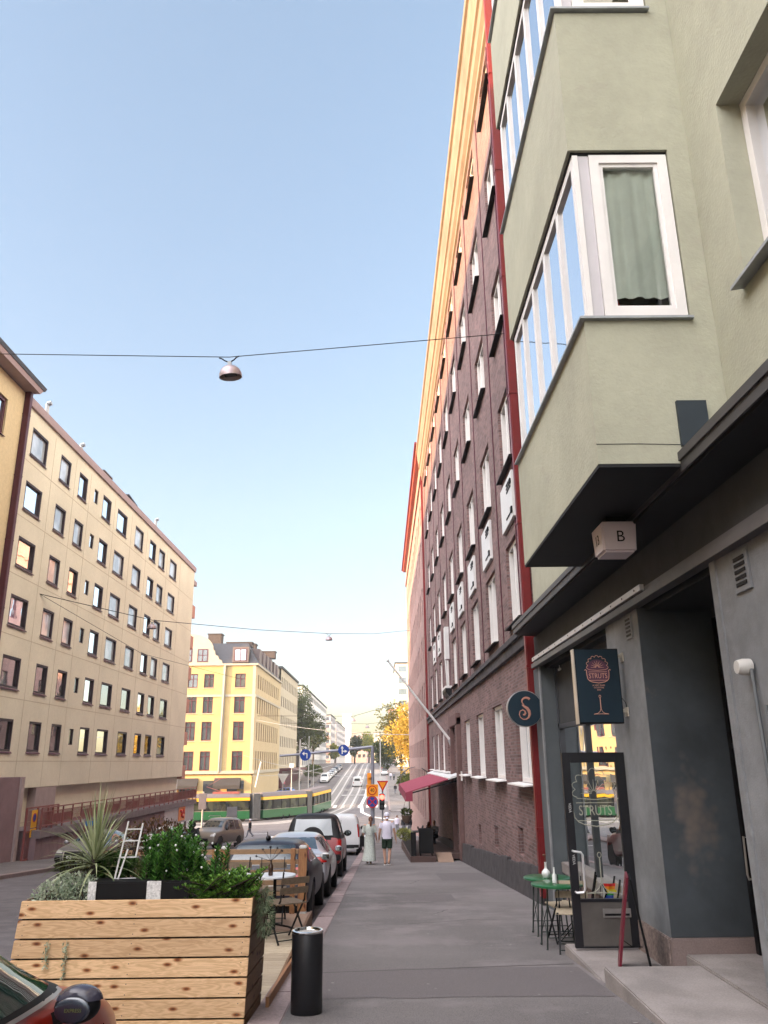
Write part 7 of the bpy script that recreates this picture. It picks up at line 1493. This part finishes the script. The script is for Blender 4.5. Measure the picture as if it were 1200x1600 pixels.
for k in range(160): p = Vector((-1.2 + r.uniform(-.06, .05), 12.3 + r.uniform(0, 1.8), 0)); p.z = rz(p.y) + .0; leafquad(mb, p, rv(r) + Vector((0, 0, 1.2)), rv(r), .08, .02)
mb.nofix = True; mb.build('foliage', bpy.data.materials['herb_leaf'], W_)
# hanging basket and flowers by the awning terrace
bush('hanging_basket', 'hanging basket of dark leaves at the outer edge of the pink awning', 'plant', [((.98, 34.3, -.38), (.2, .2, .12))], M_tree, 160, .12, .06, seed=40)
q = MB(); q.lathe((.98, 34.3, -.8), [(.06, 0), (.18, .12), (.22, .3)], 16); q.tube([(.8, 34.3, -.5), (.98, 34.3, .3), (1.16, 34.3, -.5)], .01, 4); tag(q.build('basket_pot', mat('coir', (.12, .08, .06), .9), None, smooth=True), 'brown hanging pot under the pink awning edge', 'pot')
bush('yellow_planting', 'yellow green plants at the front corner of the awning terrace', 'plant', [((.86, 33.6, -1.15), (.3, .25, .2))], ML('yellow_leaf', (.14, .16, .03), (.35, .36, .12)), 350, .1, .05, seed=41)
# ================= TREES =================
def tree(label, x, y, z0, h, r_, m, n=2600, leaf=.5, name='street_tree', seed=1, trunk=.3, crown0=.3, sx=1., ground=None, blobs=16):
    rr = random.Random(seed); T = thing(name, label, 'tree', (x, y, z0)); q = MB(); q.tube([(x, y, z0), (x + .1, y, z0 + h * .3), (x, y, z0 + h * .62)], [trunk, trunk * .75, trunk * .4], 10)
    zc = z0 + h * (crown0 + (1 - crown0) / 2); rzc = h * (1 - crown0) / 2; bl = []
    for k in range(blobs):
        v = rv(rr); v = v / max(v.length, .01) * (.25 + .5 * rr.random()); c = Vector((x + v.x * r_ * sx, y + v.y * r_, zc + v.z * rzc)); bl.append((c, rr.uniform(.28, .45) * r_, rr.uniform(.2, .3) * rzc))
        q.tube([(x, y, z0 + h * rr.uniform(.25, .55)), c.lerp(Vector((x, y, zc)), .4), c], [trunk * .35, trunk * .2, trunk * .06], 5)
    q.build('trunk', M_bark, T, smooth=True); mb = MB()
    for k in range(n):
        c, a, b = bl[k % len(bl)]; v = rv(rr); v = v / v.length * (.6 + .45 * rr.random()); p = c + Vector((v.x * a, v.y * a, v.z * b * (1 if v.z > 0 else .7))); leafquad(mb, p, v + rv(rr) * .8, rv(rr), leaf * rr.uniform(.6, 1.3), leaf * .6)
    mb.nofix = True; mb.build('crown', m, T); return T
tree('tall dark green tree rising behind the cream house', -20.5, 206, rz(200), 24, 5.0, M_tree, 6500, .55, seed=3, crown0=.12, blobs=30)
tree('second dark tree just right of the tall one', -18.5, 222, rz(222), 16, 4.0, M_tree, 3000, .6, seed=5, crown0=.2)
tree('golden yellow tree glowing in low sun beside the far brick house', 4.3, 128, rz(128), 16.5, 4.0, M_gold, 4200, .42, seed=7, crown0=.2, blobs=26)
tree('greenish upper tree behind the golden one', 3.4, 150, rz(150), 19, 4.4, leafmat('olive_gold_leaves', (.06, .06, .01), (.32, .24, .03), .35), 3600, .42, seed=8, crown0=.3, blobs=24)
tree('dark green tree behind the golden tree to the left', 1.2, 205, rz(205), 10.5, 5.0, M_tree, 3000, .6, seed=9, crown0=.1, sx=1.1)
tree('dark conifer like tree at the end of the left car row', -8.8, 265, .9, 10, 2.6, M_tree, 1800, .6, seed=10, crown0=.1)
tree('yellow green tree at the far end of the street', -4.6, 290, 1, 12, 3.6, leafmat('lime_leaves', (.12, .16, .02), (.38, .36, .05)), 2200, .7, seed=11, crown0=.1)
tree('pale green tree left of the balcony house', -17, 300, 1, 8, 2.5, leafmat('lime_leaves', (.12, .16, .02), (.38, .36, .05)), 1500, .7, seed=12, crown0=.1)
tree('low dark green tree over the pavement beside the pink awning', 3.9, 112, rz(112), 6.2, 2.2, M_tree, 1500, .4, seed=13, crown0=.45)
bush('hedge', 'low green hedge on the slope right of the cream house', 'hedge', [((-17.2, 200 + 6 * k, gz(200) + 1.2), (1.6, 3.2, 1.4)) for k in range(4)], M_tree, 2200, .5, .3, seed=50)
# ================= EVENING AIR =================
hz = MB(); hz.box(-95, 70, -45, 690, -8, 62)
M_hz = bpy.data.materials.new('evening_air'); M_hz.use_nodes = True; n_ = M_hz.node_tree; n_.nodes.clear()
o_ = n_.nodes.new('ShaderNodeOutputMaterial'); pv_ = n_.nodes.new('ShaderNodeVolumePrincipled'); pv_.inputs['Color'].default_value = (.80, .88, 1.0, 1); pv_.inputs['Density'].default_value = .0003; pv_.inputs['Anisotropy'].default_value = .2
n_.links.new(pv_.outputs[0], o_.inputs['Volume'])
ho = hz.build('haze', M_hz, None); ho['kind'] = 'stuff'
S.cycles.volume_bounces = 1
